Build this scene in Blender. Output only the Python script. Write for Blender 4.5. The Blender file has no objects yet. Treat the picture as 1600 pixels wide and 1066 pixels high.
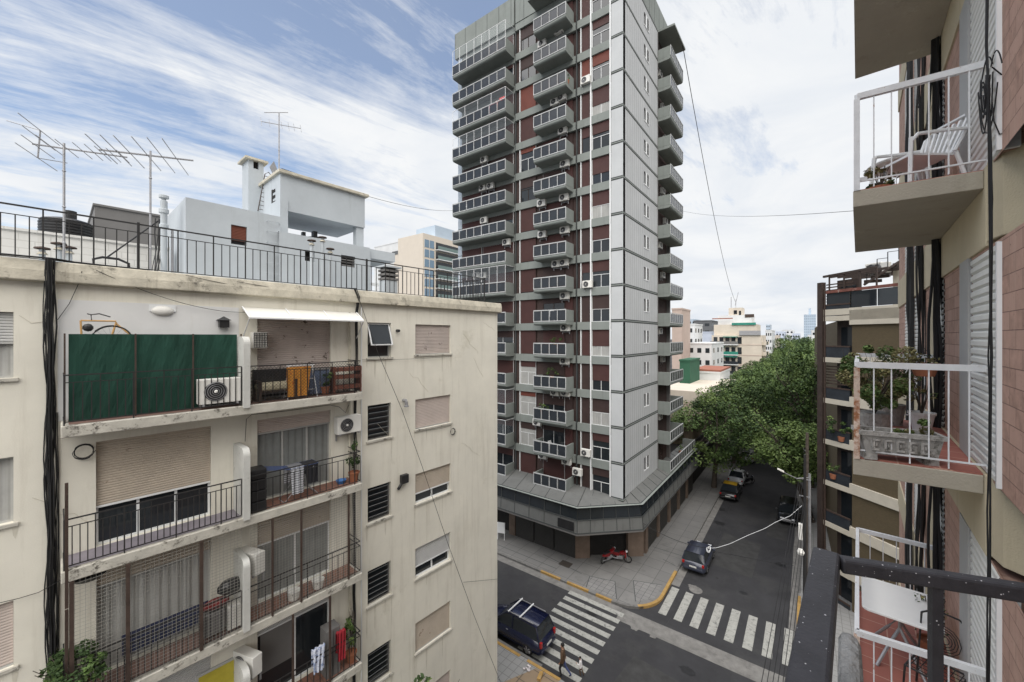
import bpy, bmesh, math, random
from mathutils import Vector, Matrix
rad = math.radians
S = bpy.context.scene
COL = S.collection
PI = math.pi
# ------------------------------------------------------------------ camera
H, FP, YH = 17.5, 615.0, 526.0          # eye height (m), focal length and horizon row of the 1600 px photograph
cam_d = bpy.data.cameras.new('camera'); cam = bpy.data.objects.new('camera', cam_d); COL.objects.link(cam)
cam.location = (0, 0, H); cam.rotation_euler = (rad(90), 0, math.atan2(.6, .8))
cam_d.sensor_width = 36; cam_d.lens = 36*FP/1600; cam_d.shift_y = -7/1600
cam_d.clip_start = .05; cam_d.clip_end = 6000
S.camera = cam
S.render.resolution_x = 1024; S.render.resolution_y = 682
# ------------------------------------------------------------------ light
SUN_EL, SUN_AZ = 62, 160       # elevation, direction the light comes from (deg clockwise from +Y)
sd = bpy.data.lights.new('sun', 'SUN'); sun = bpy.data.objects.new('sun', sd); COL.objects.link(sun)
sd.energy = 3.3; sd.angle = rad(90); sd.color = (1, .95, .88)
dv = Vector((math.sin(rad(SUN_AZ))*math.cos(rad(SUN_EL)), math.cos(rad(SUN_AZ))*math.cos(rad(SUN_EL)), math.sin(rad(SUN_EL))))
sun.rotation_euler = dv.to_track_quat('Z', 'Y').to_euler()
W = bpy.data.worlds.new("World"); S.world = W; W.use_nodes = True
nt = W.node_tree; nt.nodes.clear()
def N(nt, t, **k):
    n = nt.nodes.new(t)
    for a, b in k.items():
        if a == 'i':
            for x, y in b.items(): n.inputs[x].default_value = y
        else: setattr(n, a, b)
    return n
out = N(nt, 'ShaderNodeOutputWorld'); sky = N(nt, 'ShaderNodeTexSky')
sky.sky_type = 'NISHITA'; sky.sun_disc = False; sky.sun_elevation = rad(SUN_EL); sky.sun_rotation = rad(SUN_AZ)
sky.air_density = 1.0; sky.dust_density = .6; sky.ozone_density = 2.0
bg = N(nt, 'ShaderNodeBackground', i={'Strength': .10}); nt.links.new(sky.outputs[0], bg.inputs[0])
cl = N(nt, 'ShaderNodeBackground', i={'Color': (.93, .96, 1, 1), 'Strength': .55})
tc = N(nt, 'ShaderNodeTexCoord'); sp = N(nt, 'ShaderNodeSeparateXYZ'); nt.links.new(tc.outputs['Generated'], sp.inputs[0])
def M(op, a, b=None, nt=nt, clamp=False):
    m = N(nt, 'ShaderNodeMath', operation=op, use_clamp=clamp)
    for i, x in enumerate((a, b)):
        if x is None: continue
        if isinstance(x, (int, float)): m.inputs[i].default_value = x
        else: nt.links.new(x, m.inputs[i])
    return m.outputs[0]
zz = M('ADD', M('MAXIMUM', sp.outputs[2], 0.0), .18)
cx = N(nt, 'ShaderNodeCombineXYZ'); nt.links.new(M('DIVIDE', sp.outputs[0], zz), cx.inputs[0]); nt.links.new(M('DIVIDE', sp.outputs[1], zz), cx.inputs[1])
mr_ = N(nt, 'ShaderNodeMapping'); mr_.inputs['Rotation'].default_value = (0, 0, rad(-78)); nt.links.new(cx.outputs[0], mr_.inputs[0])
mp = N(nt, 'ShaderNodeMapping'); mp.inputs['Scale'].default_value = (.7, 2.9, 1)
mp.inputs['Location'].default_value = (3.3, 1.2, 0)
nt.links.new(mr_.outputs[0], mp.inputs[0])
n1 = N(nt, 'ShaderNodeTexNoise', i={'Scale': .9, 'Detail': 15, 'Roughness': .68, 'Distortion': .55}); nt.links.new(mp.outputs[0], n1.inputs[0])
n2 = N(nt, 'ShaderNodeTexNoise', i={'Scale': .55, 'Detail': 2, 'Roughness': .5}); nt.links.new(cx.outputs[0], n2.inputs[0])
n4 = N(nt, 'ShaderNodeTexNoise', i={'Scale': 3.2, 'Detail': 10, 'Roughness': .62, 'Distortion': .6}); nt.links.new(cx.outputs[0], n4.inputs[0])
# more cloud to the right of the view (towards +X) and low over the horizon
side = M('ADD', M('MULTIPLY', sp.outputs[0], .20), M('MULTIPLY', sp.outputs[1], .06))
low = M('MULTIPLY', M('SUBTRACT', .42, sp.outputs[2]), .55)
sumv = M('ADD', M('ADD', M('MULTIPLY', n1.outputs[0], 1.0), M('ADD', M('MULTIPLY', n2.outputs[0], .30), M('MULTIPLY', n4.outputs[0], .22))), M('ADD', side, low))
rp = N(nt, 'ShaderNodeValToRGB'); rp.color_ramp.elements[0].position = .54; rp.color_ramp.elements[0].color = (.16, .16, .16, 1)
rp.color_ramp.elements[1].position = .74; rp.color_ramp.elements[1].color = (1, 1, 1, 1)
nt.links.new(sumv, rp.inputs[0])
n3 = N(nt, 'ShaderNodeTexNoise', i={'Scale': 1.6, 'Detail': 9, 'Roughness': .6, 'Distortion': .5}); nt.links.new(cx.outputs[0], n3.inputs[0])
r3 = N(nt, 'ShaderNodeValToRGB'); r3.color_ramp.elements[0].color = (.80, .85, .92, 1); r3.color_ramp.elements[0].position = .3
r3.color_ramp.elements[1].color = (.97, .985, 1, 1); r3.color_ramp.elements[1].position = .62
nt.links.new(n3.outputs[0], r3.inputs[0]); nt.links.new(r3.outputs[0], cl.inputs[0])
mx = N(nt, 'ShaderNodeMixShader'); nt.links.new(rp.outputs[0], mx.inputs[0]); nt.links.new(bg.outputs[0], mx.inputs[1]); nt.links.new(cl.outputs[0], mx.inputs[2])
nt.links.new(mx.outputs[0], out.inputs[0])
S.view_settings.view_transform = 'Standard'; S.view_settings.look = 'None'; S.view_settings.exposure = .8; S.view_settings.gamma = 1
# ------------------------------------------------------------------ materials
def mat(name, col, rough=.8, var=.12, scale=2.5, bump=.0, bscale=30, metal=0, spec=.4, streak=None, spots=None, brick=None, stripe=None, coat=0, flecks=None, bdist=.02):
    m = bpy.data.materials.new(name); m.use_nodes = True; t = m.node_tree
    b = t.nodes['Principled BSDF']; b.inputs['Roughness'].default_value = rough; b.inputs['Metallic'].default_value = metal
    b.inputs['Specular IOR Level'].default_value = spec; b.inputs['Coat Weight'].default_value = coat
    c = N(t, 'ShaderNodeTexCoord').outputs['Object']; L = t.links.new
    n = N(t, 'ShaderNodeTexNoise', i={'Scale': scale, 'Detail': 7, 'Roughness': .65}); L(c, n.inputs[0])
    r = N(t, 'ShaderNodeValToRGB'); r.color_ramp.elements[0].position = .3; r.color_ramp.elements[1].position = .7
    r.color_ramp.elements[0].color = [x*(1-var) for x in col]+[1]; r.color_ramp.elements[1].color = [min(1, x*(1+var)) for x in col]+[1]
    L(n.outputs[0], r.inputs[0]); cur = r.outputs[0]; hgt = None
    def mixc(fac, a, bcol, mode='MIX'):
        x = N(t, 'ShaderNodeMix', data_type='RGBA', blend_type=mode); L(fac, x.inputs[0])
        L(a, x.inputs[6])
        if isinstance(bcol, tuple): x.inputs[7].default_value = (*bcol, 1)
        else: L(bcol, x.inputs[7])
        return x.outputs[2]
    if brick:        # (mortar colour, width, height, mortar size, second colour)
        s = N(t, 'ShaderNodeSeparateXYZ'); L(c, s.inputs[0]); q = N(t, 'ShaderNodeCombineXYZ')
        L(M('ADD', s.outputs[0], s.outputs[1], nt=t), q.inputs[0]); L(s.outputs[2] if len(brick) < 6 else s.outputs[1], q.inputs[1])
        if len(brick) > 5: t.links.remove(q.inputs[0].links[0]); L(s.outputs[0], q.inputs[0])
        k = N(t, 'ShaderNodeTexBrick', i={'Scale': 1, 'Brick Width': brick[1], 'Row Height': brick[2], 'Mortar Size': brick[3], 'Bias': 0, 'Mortar Smooth': .3})
        k.offset = 0 if len(brick) > 5 else .5
        L(q.outputs[0], k.inputs[0]); L(cur, k.inputs['Color1']); k.inputs['Color2'].default_value = (*brick[4], 1); k.inputs['Mortar'].default_value = (*brick[0], 1)
        cur = k.outputs[0]; hgt = M('SUBTRACT', 1, k.outputs['Fac'], nt=t)
    if stripe:       # (axis, period, line fraction): relief; a line fraction also paints darker lines (groove shade, cloth stripes)
        s = N(t, 'ShaderNodeSeparateXYZ'); L(c, s.inputs[0])
        fr = M('FRACT', M('DIVIDE', s.outputs[stripe[0]], stripe[1], nt=t), nt=t)
        hgt = M('MINIMUM', M('MULTIPLY', M('PINGPONG', fr, .5, nt=t), 4, nt=t), 1, nt=t)
        if len(stripe) > 2: cur = mixc(M('LESS_THAN', fr, stripe[2], nt=t), cur, tuple(x*.35 for x in col))
    if streak:       # (colour, threshold, softness)
        mpn = N(t, 'ShaderNodeMapping'); mpn.inputs['Scale'].default_value = (3.2, 3.2, .28); L(c, mpn.inputs[0])
        a = N(t, 'ShaderNodeTexNoise', i={'Scale': 1.0, 'Detail': 8, 'Roughness': .7}); L(mpn.outputs[0], a.inputs[0])
        w = N(t, 'ShaderNodeValToRGB'); w.color_ramp.elements[0].position = streak[1]; w.color_ramp.elements[1].position = streak[1]+streak[2]
        w.color_ramp.elements[1].color = (.75, .75, .75, 1); L(a.outputs[0], w.inputs[0]); cur = mixc(w.outputs[0], cur, streak[0])
    if spots:        # (colour, scale, threshold, softness)
        a = N(t, 'ShaderNodeTexNoise', i={'Scale': spots[1], 'Detail': 9, 'Roughness': .75}); L(c, a.inputs[0])
        w = N(t, 'ShaderNodeValToRGB'); w.color_ramp.elements[0].position = spots[2]; w.color_ramp.elements[1].position = spots[2]+spots[3]
        L(a.outputs[0], w.inputs[0]); cur = mixc(w.outputs[0], cur, spots[0])
    if flecks:       # (colour, scale, radius, share)
        v = N(t, 'ShaderNodeTexVoronoi', i={'Scale': flecks[1]}); L(c, v.inputs[0]); sc_ = N(t, 'ShaderNodeSeparateColor'); L(v.outputs['Color'], sc_.inputs[0])
        cur = mixc(M('MULTIPLY', M('LESS_THAN', v.outputs['Distance'], M('MULTIPLY', sc_.outputs[1], flecks[2], nt=t), nt=t), M('LESS_THAN', sc_.outputs[0], flecks[3], nt=t), nt=t), cur, flecks[0])
    L(cur, b.inputs['Base Color'])
    if bump or hgt is not None:
        bn = N(t, 'ShaderNodeBump', i={'Strength': min(1, (bump if bump else .5)), 'Distance': bdist})
        if hgt is None:
            a = N(t, 'ShaderNodeTexNoise', i={'Scale': bscale, 'Detail': 5}); L(c, a.inputs[0]); L(a.outputs[0], bn.inputs['Height'])
        else: L(hgt, bn.inputs['Height'])
        L(bn.outputs[0], b.inputs['Normal'])
    return m
m_asphalt = mat('asphalt', (.030, .030, .0325), .85, .22, .6, .25, 60, spots=((.044, .044, .044), .28, .50, .16), flecks=((.02, .02, .02), 1.1, .12, .5))
m_patch = mat('old_asphalt', (.040, .040, .0395), .88, .28, 1.5, .2, 50)
m_walk = mat('pavement_slabs', (.165, .162, .155), .85, .16, .7, .1, brick=((.085, .083, .08), 1.25, 1.25, .02, (.145, .143, .138), 1), spots=((.10, .098, .092), .8, .56, .2))
m_tile = mat('pavement_tiles', (.22, .22, .215), .85, .14, .9, .1, brick=((.14, .14, .135), .42, .42, .018, (.235, .235, .23), 1), spots=((.17, .165, .155), 1.2, .6, .2))
m_tan = mat('tan_paving', (.26, .19, .12), .85, .2, 1.2, .1, brick=((.10, .08, .06), .9, .9, .03, (.22, .165, .11), 1))
m_gutter = mat('gutter_concrete', (.17, .165, .155), .9, .25, 2.2, .15, 40, spots=((.11, .105, .10), 1.4, .52, .16))
m_kerb = mat('kerb_stone', (.14, .137, .13), .9, .3, 3, .2, 30)
m_yellow = mat('kerb_yellow', (.34, .21, .065), .8, .22, 3, .1, 40, spots=((.22, .19, .15), 6, .55, .12))
m_white_road = mat('road_paint', (.31, .31, .285), .8, .15, 3, .05, 60, spots=((.10, .10, .098), 3.5, .52, .14))
m_cream = mat('cream_render', (.70, .672, .585), .92, .07, .8, .12, 45, streak=((.50, .465, .385), .51, .25), spots=((.55, .52, .43), .5, .58, .12))
m_cream2 = mat('white_render', (.66, .66, .65), .92, .06, 1.2, .1, 45, streak=((.5, .48, .43), .60, .2))
m_cornice = mat('weathered_concrete', (.50, .465, .38), .95, .25, 3, .35, 25, spots=((.13, .12, .10), 2.6, .56, .12), streak=((.28, .25, .20), .58, .15))
m_slab = mat('balcony_edge_concrete', (.46, .44, .385), .95, .18, 3, .25, 25, spots=((.11, .10, .085), 3.4, .545, .08), streak=((.22, .2, .165), .60, .15))
m_roofwhite = mat('pale_blue_limewash', (.44, .475, .50), .93, .07, 1.0, .25, 12, streak=((.33, .355, .365), .56, .2), spots=((.17, .18, .175), 2.6, .66, .03))
m_roofterr = mat('roof_membrane', (.45, .47, .48), .9, .15, 1)
m_grey = mat('grey_render', (.165, .16, .155), .92, .08, 1.2, .1, 30)
m_panel = mat('tower_panel', (.43, .44, .445), .75, .06, .5, .8, stripe=(0, .47, .035), streak=((.34, .355, .355), .51, .25))  # groove shade painted into the colour as thin darker lines
m_panel2 = mat('tower_panel_plain', (.46, .475, .48), .75, .06, .6, .1, 20, streak=((.40, .42, .42), .56, .25))
m_pod = mat('podium_panel', (.13, .133, .128), .7, .12, .6, .1, 20, streak=((.08, .08, .077), .52, .25))
m_band = mat('grey_green_concrete', (.21, .23, .215), .85, .1, .7, .1, 20, streak=((.11, .12, .11), .55, .3))
m_bandd = mat('dark_joint', (.05, .055, .055), .8, .1)
m_tbrick = mat('dark_red_brick', (.060, .036, .031), .85, .2, 3, .5, brick=((.06, .045, .04), .24, .08, .012, (.052, .03, .027)))
m_sh_red = [mat('red_brown_blind', (.058, .021, .018), .6, .12, 1.5, .6, stripe=(2, .08)),
            mat('dark_brown_blind', (.040, .021, .018), .6, .15, 1.5, .6, stripe=(2, .08)),
            mat('rust_red_blind', (.14, .036, .022), .6, .12, 1.5, .6, stripe=(2, .08))]
m_white = mat('white_paint', (.72, .73, .73), .5, .05, 3)
m_whiter = mat('white_metal_worn', (.62, .63, .64), .5, .10, 5, .1, 30, spots=((.30, .17, .10), 8, .62, .05))
m_rust = mat('rusty_paint', (.50, .40, .33), .8, .25, 8, .3, 40, spots=((.26, .11, .05), 9, .46, .12))
m_glass = mat('dark_glass', (.018, .022, .026), .06, .1, 1, spec=.6)
m_glassb = mat('smoked_panel', (.030, .035, .042), .25, .25, 1.2, spec=.3)
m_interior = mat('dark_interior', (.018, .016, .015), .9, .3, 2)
m_black = mat('black_iron', (.022, .021, .021), .55, .2, 9)
m_cable = mat('black_cable', (.014, .014, .015), .6, .2, 5)
m_iron_br = mat('brown_iron', (.055, .036, .028), .7, .35, 8, .1, 40)
m_steel = mat('galvanised_steel', (.33, .33, .34), .45, .15, 6, metal=.4)
m_acw = mat('ac_casing', (.68, .67, .63), .5, .06, 4, spots=((.45, .43, .38), 3, .62, .1))
m_blk_pl = mat('black_plastic', (.02, .02, .021), .4, .2, 3)
m_leaf = [mat('leaf_mid', (.072, .118, .032), .65, .35, 3, spec=.3), mat('leaf_dark', (.036, .066, .020), .7, .35, 3, spec=.3), mat('leaf_light', (.125, .18, .052), .6, .3, 3, spec=.3)]
m_leafdry = mat('leaf_dry', (.20, .18, .085), .8, .35, 6, spec=.2)
m_bark = mat('bark', (.075, .06, .048), .95, .35, 4, .6, 18)
# ------------------------------------------------------------------ mesh builder
class MB:
    def __init__(s): s.v = []; s.f = []; s.m = []; s.k = 0; s.X = None
    def add(s, vs, fs):
        o = len(s.v)
        s.v += [tuple(s.X @ Vector(p)) for p in vs] if s.X else [tuple(p) for p in vs]
        s.f += [tuple(o+i for i in f) for f in fs]; s.m += [s.k]*len(fs); return s
    def box(s, x0, x1, y0, y1, z0, z1):
        x0, x1 = min(x0, x1), max(x0, x1); y0, y1 = min(y0, y1), max(y0, y1); z0, z1 = min(z0, z1), max(z0, z1)
        return s.add([(x0, y0, z0), (x1, y0, z0), (x1, y1, z0), (x0, y1, z0), (x0, y0, z1), (x1, y0, z1), (x1, y1, z1), (x0, y1, z1)],
                     [(0, 3, 2, 1), (4, 5, 6, 7), (0, 1, 5, 4), (1, 2, 6, 5), (2, 3, 7, 6), (3, 0, 4, 7)])
    def quad(s, a, b, c, d): return s.add([a, b, c, d], [(0, 1, 2, 3)])
    def prism(s, poly, z0, z1):
        n = len(poly); z0 = z0 if isinstance(z0, (list, tuple)) else [z0]*n; z1 = z1 if isinstance(z1, (list, tuple)) else [z1]*n
        return s.add([(p[0], p[1], z0[i]) for i, p in enumerate(poly)]+[(p[0], p[1], z1[i]) for i, p in enumerate(poly)],
                     [tuple(range(n))[::-1], tuple(range(n, 2*n))]+[(i, (i+1) % n, n+(i+1) % n, n+i) for i in range(n)])
    def xprism(s, prof, x0, x1):   # profile in (y,z), extruded along x
        n = len(prof)
        return s.add([(x0, p[0], p[1]) for p in prof]+[(x1, p[0], p[1]) for p in prof],
                     [tuple(range(n)), tuple(range(n, 2*n))[::-1]]+[(i, n+i, n+(i+1) % n, (i+1) % n) for i in range(n)])
    def tube(s, pts, r, n=6, cap=True):
        pts = [Vector(p) for p in pts]; rs = r if isinstance(r, (list, tuple)) else [r]*len(pts)
        vs = []; fs = []
        for i, p in enumerate(pts):
            d = (pts[min(i+1, len(pts)-1)]-pts[max(i-1, 0)]).normalized()
            up = Vector((0, 0, 1)) if abs(d.z) < .9 else Vector((1, 0, 0))
            a = d.cross(up).normalized(); b = a.cross(d).normalized()
            for k in range(n): t = 2*PI*k/n+PI/n; vs.append(p+rs[i]*(math.cos(t)*a+math.sin(t)*b))
        for i in range(len(pts)-1):
            for k in range(n): fs.append((i*n+k, i*n+(k+1) % n, (i+1)*n+(k+1) % n, (i+1)*n+k))
        if cap: fs += [tuple(range(n))[::-1], tuple(range((len(pts)-1)*n, len(pts)*n))]
        return s.add(vs, fs)
    def bar(s, p0, p1, w=.02): return s.tube([p0, p1], w*.7071, 4)
    def cyl(s, c, r0, r1, z0, z1, n=20): return s.tube([(c[0], c[1], z0), (c[0], c[1], z1)], [r0, r1], n)
    def lathe(s, c, prof, n=20):
        vs = []; fs = []
        for r, z in prof:
            for k in range(n): t = 2*PI*k/n; vs.append((c[0]+r*math.cos(t), c[1]+r*math.sin(t), c[2]+z))
        for i in range(len(prof)-1):
            for k in range(n): fs.append((i*n+k, i*n+(k+1) % n, (i+1)*n+(k+1) % n, (i+1)*n+k))
        return s.add(vs, fs)
    def ball(s, c, r, n=10, sq=(1, 1, 1)):
        vs = []; fs = []; m = n//2
        for i in range(m+1):
            a = PI*i/m
            for k in range(n): b = 2*PI*k/n; vs.append((c[0]+r*sq[0]*math.sin(a)*math.cos(b), c[1]+r*sq[1]*math.sin(a)*math.sin(b), c[2]+r*sq[2]*math.cos(a)))
        for i in range(m):
            for k in range(n): fs.append((i*n+k, (i+1)*n+k, (i+1)*n+(k+1) % n, i*n+(k+1) % n))
        return s.add(vs, fs)
    def loft(s, secs, closed=True):   # list of equal-length point rings
        n = len(secs[0]); vs = [p for r in secs for p in r]; fs = []
        for i in range(len(secs)-1):
            for k in range(n if closed else n-1): fs.append((i*n+k, i*n+(k+1) % n, (i+1)*n+(k+1) % n, (i+1)*n+k))
        if closed: fs += [tuple(range(n))[::-1], tuple(range((len(secs)-1)*n, len(secs)*n))]
        return s.add(vs, fs)
    def walls(s, u0, u1, z0, z1, holes, yf, yr, back=True):   # wall front at yf with openings whose reveals run back to yr
        us = sorted({u0, u1, *[h[0] for h in holes], *[h[1] for h in holes]}); zs = sorted({z0, z1, *[h[2] for h in holes], *[h[3] for h in holes]})
        us = [u for u in us if u0 <= u <= u1]; zs = [z for z in zs if z0 <= z <= z1]
        for i in range(len(us)-1):
            for j in range(len(zs)-1):
                cu, cz = (us[i]+us[i+1])/2, (zs[j]+zs[j+1])/2
                if any(h[0] < cu < h[1] and h[2] < cz < h[3] for h in holes): continue
                s.quad((us[i], yf, zs[j]), (us[i+1], yf, zs[j]), (us[i+1], yf, zs[j+1]), (us[i], yf, zs[j+1]))
        for a, b, c, d in holes:
            s.quad((a, yf, c), (a, yr, c), (b, yr, c), (b, yf, c)); s.quad((a, yf, d), (b, yf, d), (b, yr, d), (a, yr, d))
            s.quad((a, yf, c), (a, yf, d), (a, yr, d), (a, yr, c)); s.quad((b, yf, c), (b, yr, c), (b, yr, d), (b, yf, d))
        return s
    def slats(s, u0, u1, z0, z1, y, p=.05, d=.012):   # roller blind of rounded slats as real relief
        n = max(1, round((z1-z0)/p)); h = (z1-z0)/n; pr = []
        for i in range(n):
            z = z0+i*h; pr += [(y+d, z), (y, z+h*.25), (y, z+h*.75), (y+d, z+h*.97)]
        vs = [(u0, a, b) for a, b in pr]+[(u1, a, b) for a, b in pr]; k = len(pr)
        return s.add(vs, [(i, k+i, k+i+1, i+1) for i in range(k-1)])
    def drape(s, u0, u1, z0, z1, y, p=.16, a=.035, seed=1):   # hanging curtain folds
        r = random.Random(seed); n = max(4, int((u1-u0)/p*6)); vs = []
        for i in range(n+1):
            u = u0+(u1-u0)*i/n; yy = y+a*math.sin(2*PI*i/6+r.uniform(-.5, .5)); vs += [(u, yy, z0), (u, yy*1.0, z1)]
        return s.add(vs, [(2*i, 2*i+2, 2*i+3, 2*i+1) for i in range(n)])
    def leaves(s, c, R, n, size, seed=0, mats=3, shell=.45, clump=0, droop=.3):
        r = random.Random(seed); cs = []
        for i in range(clump):
            d = Vector((r.gauss(0, 1), r.gauss(0, 1), r.gauss(0, 1))).normalized(); q = r.uniform(.5, 1.0)
            cs.append((Vector((c[0]+R[0]*d.x*q, c[1]+R[1]*d.y*q, c[2]+R[2]*d.z*q)), r.uniform(.12, .30), r.random()))
        for i in range(n):
            if clump:
                cc, k, tone = cs[r.randrange(clump)]
                d = Vector((r.gauss(0, 1), r.gauss(0, 1), r.gauss(0, .8))).normalized()*r.uniform(.5, 1.1)**.6
                p = cc+Vector((d.x*R[0]*k, d.y*R[1]*k, d.z*R[2]*k))
            else:
                tone = r.random(); d = Vector((r.gauss(0, 1), r.gauss(0, 1), r.gauss(0, 1))).normalized()*(shell+(1-shell)*r.random())
                p = Vector((c[0]+d.x*R[0], c[1]+d.y*R[1], c[2]+d.z*R[2]))
            a = Vector((r.gauss(0, 1), r.gauss(0, 1), r.gauss(0, .5)-droop)).normalized()
            b = a.cross(Vector((r.gauss(0, .6), r.gauss(0, .6), 1))).normalized(); q = size*r.uniform(.6, 1.25)
            s.k = (0 if tone < .45 else 1 if tone < .75 else 2) % mats if r.random() < .8 else r.randrange(mats)
            s.add([p-a*q*.5, p+b*q*.28-a*q*.05, p+a*q*.5, p-b*q*.28-a*q*.05], [(0, 1, 2, 3)])
        s.k = 0; return s
    def build(s, name, m, parent=None, smooth=False, bevel=0):
        me = bpy.data.meshes.new(name); me.from_pydata(s.v, [], s.f)
        ms = m if isinstance(m, (list, tuple)) else [m]
        for x in ms: me.materials.append(x)
        if len(ms) > 1: me.polygons.foreach_set('material_index', s.m)
        if smooth: me.polygons.foreach_set('use_smooth', [True]*len(me.polygons))
        me.update(); o = bpy.data.objects.new(name, me); COL.objects.link(o)
        if parent: o.parent = parent
        if bevel:
            b = o.modifiers.new('bevel', 'BEVEL'); b.width = bevel; b.segments = 2; b.limit_method = 'ANGLE'
        return o
def thing(name, label, cat, loc=(0, 0, 0), rz=0, group=None):
    o = bpy.data.objects.new(name, None); o.empty_display_size = .2; COL.objects.link(o)
    o.location = loc; o.rotation_euler = (0, 0, rz); o['label'] = label; o['category'] = cat
    if group: o['group'] = group
    return o
def tag(o, label, cat, group=None):
    o['label'] = label; o['category'] = cat
    if group: o['group'] = group
    return o
def struct(o): o['kind'] = 'structure'; return o
def dup(o, loc=None, rz=None, label=None, parent=None, sc=None):
    kids = list(o.children)
    r = o.copy(); COL.objects.link(r)
    if parent is not None: r.parent = parent
    if loc is not None: r.location = loc
    if rz is not None: r.rotation_euler = (0, 0, rz)
    if sc is not None: r.scale = (sc, sc, sc) if isinstance(sc, (int, float)) else sc
    if label: r['label'] = label
    for c in kids: dup(c, parent=r)
    return r
def ray(px): t = (px-800)/FP; return (-.6+.8*t, .8+.6*t)
def at(px, py, d): x, y = ray(px); return Vector((x*d, y*d, H-d*(py-YH)/FP))
def ground(px, py, z=0): return at(px, py, (H-z)*FP/(py-YH))
class Fr:      # a vertical facade plane: local x along it (rightwards seen from the street), y into the building
    def __init__(s, P0, D):
        s.P = Vector(P0[:2]); D = Vector(D[:2]).normalized(); s.D = D; s.Y = Vector((-D.y, D.x)); s.rz = math.atan2(D.y, D.x); s.loc = (s.P.x, s.P.y, 0)
    def lam(s, px, y=0):
        r = Vector(ray(px)); q = s.P+s.Y*y
        den = r.x*s.D.y-r.y*s.D.x
        return (q.x*s.D.y-q.y*s.D.x)/den
    def u(s, px, y=0): return (Vector(ray(px))*s.lam(px, y)-s.P-s.Y*y).dot(s.D)
    def z(s, px, py, y=0): return H-s.lam(px, y)*(py-YH)/FP
    def p(s, px, py, y=0): return (s.u(px, y), y, s.z(px, py, y))
    def w(s, u, y, z): q = s.P+s.D*u+s.Y*y; return Vector((q.x, q.y, z))
def catenary(a, b, sag, n=14):
    a, b = Vector(a), Vector(b)
    return [a.lerp(b, i/n)-Vector((0, 0, sag*4*(i/n)*(1-i/n))) for i in range(n+1)]
# ------------------------------------------------------------------ ground, streets, pavements
XL, XR, YN, YS = -7.7, -.5, 24.6, 17.45       # kerbs: left and right of the street, far and near side of the cross street
def sheet(name, polys, z, m):
    b = MB()
    for p in polys: b.add([(x, y, z) for x, y in p], [tuple(range(len(p)))])
    return struct(b.build(name, m))
sheet('ground', [[(-1500, -600), (1500, -600), (1500, 2500), (-1500, 2500)]], -.012, m_asphalt)
sheet('road', [[(-60, YS-.2), (60, YS-.2), (60, YN+.2), (-60, YN+.2)], [(XL-.1, -40), (XR+.1, -40), (XR+.1, YS-.2), (XL-.1, YS-.2)], [(XL-.1, YN+.2), (XR+.1, YN+.2), (XR+.1, 400), (XL-.1, 400)]], -.004, m_asphalt)
# concrete gutter along the far side of the cross street, patches of older asphalt
sheet('gutter', [[(-9.51, YN-.62), (-60, YN-.62), (-60, YN-.02), (-9.51, YN-.02)], [(-9.5, 23.35), (40, 23.55), (40, 24.75), (-9.5, 24.55)],
                 [(XL, 29), (XL+.55, 29), (XL+.55, 200), (XL, 200)], [(XR-.4, 28.8), (XR, 28.8), (XR, 200), (XR-.4, 200)]], .004, m_gutter)
def arc(cx_, cy_, r, a0, a1, n=10): return [(cx_+r*math.cos(rad(a0+(a1-a0)*i/n)), cy_+r*math.sin(rad(a0+(a1-a0)*i/n))) for i in range(n+1)]
def kerbed(name, poly, m, z=.13):
    return struct(MB().prism(poly, -.1, z).build(name, m))
kerbed('pavement_tower_corner', [(-60, YN)]+arc(-10.2, YN+2.5, 2.5, -90, 0)+[(XL, 200), (-12, 200), (-12, 32), (-15, 28.6), (-60, 28.6)], m_walk)
kerbed('pavement_near_corner', [(-60, YS)]+arc(-10.0, YS-2.3, 2.3, 90, 0)[:]+[(XL, -40), (-12.5, -40), (-12.5, 14), (-60, 14)], m_tile)
kerbed('pavement_right_near', [(60, YS)]+arc(XR+2.2, YS-2.2, 2.2, 90, 180)+[(XR, -40), (6, -40), (6, 12), (60, 12)], m_walk)
kerbed('pavement_right_far', [(60, YN)]+arc(XR+2.2, YN+2.2, 2.2, 270, 180)+[(XR, 200), (5, 200), (5, 30), (60, 30)], m_tile)
# kerb stones and painted kerbs
def kerb(name, pts, m, w=.16, z=.15, gap=0):
    b = MB()
    for i in range(len(pts)-1):
        p, q = Vector(pts[i]), Vector(pts[i+1]); d = (q-p).normalized(); n = Vector((-d.y, d.x))*w
        if gap and i % gap == gap-1: continue
        b.prism([p, q, q+n, p+n], -.05, z)
    return struct(b.build(name, m))
def seg(a, b, L): n = max(1, int((Vector(b)-Vector(a)).length/L)); return [tuple(Vector(a).lerp(Vector(b), i/n)) for i in range(n+1)]
cA = arc(-10.2, YN+2.5, 2.515, -90, 0, 12)
kerb('kerb_cross_street_far', seg((-60, YN-.012), (-15.8, YN-.012), 1.5), m_kerb)
kerb('kerb_yellow_corner', seg((-15.8, YN-.014), (-10.3, YN-.014), .55), m_yellow, z=.152, gap=4)
kerb('kerb_corner_arc', cA[:7], m_kerb, z=.15)
kerb('kerb_yellow_arc', cA[5:]+seg((XL+.015, YN+2.6), (XL+.015, 30.6), .7), m_yellow, w=.2, z=.156)
kerb('kerb_left_street', seg((XL+.012, 31), (XL+.012, 200), 2), m_kerb)
cB = arc(-10.0, YS-2.3, 2.315, 90, 0, 10)
kerb('kerb_near_side', [(-11.2, YS+.012), (-60, YS+.012)], m_kerb, w=-.16)
kerb('kerb_yellow_near_corner', [p for p in seg((-14.5, YS+.014), (-10.0, YS+.014), .5)]+cB[1:5], m_yellow, w=-.17, z=.155, gap=5)
kerb('kerb_right', seg((XR-.012, 33), (XR-.012, 200), 2), m_kerb, w=-.16)
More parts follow.
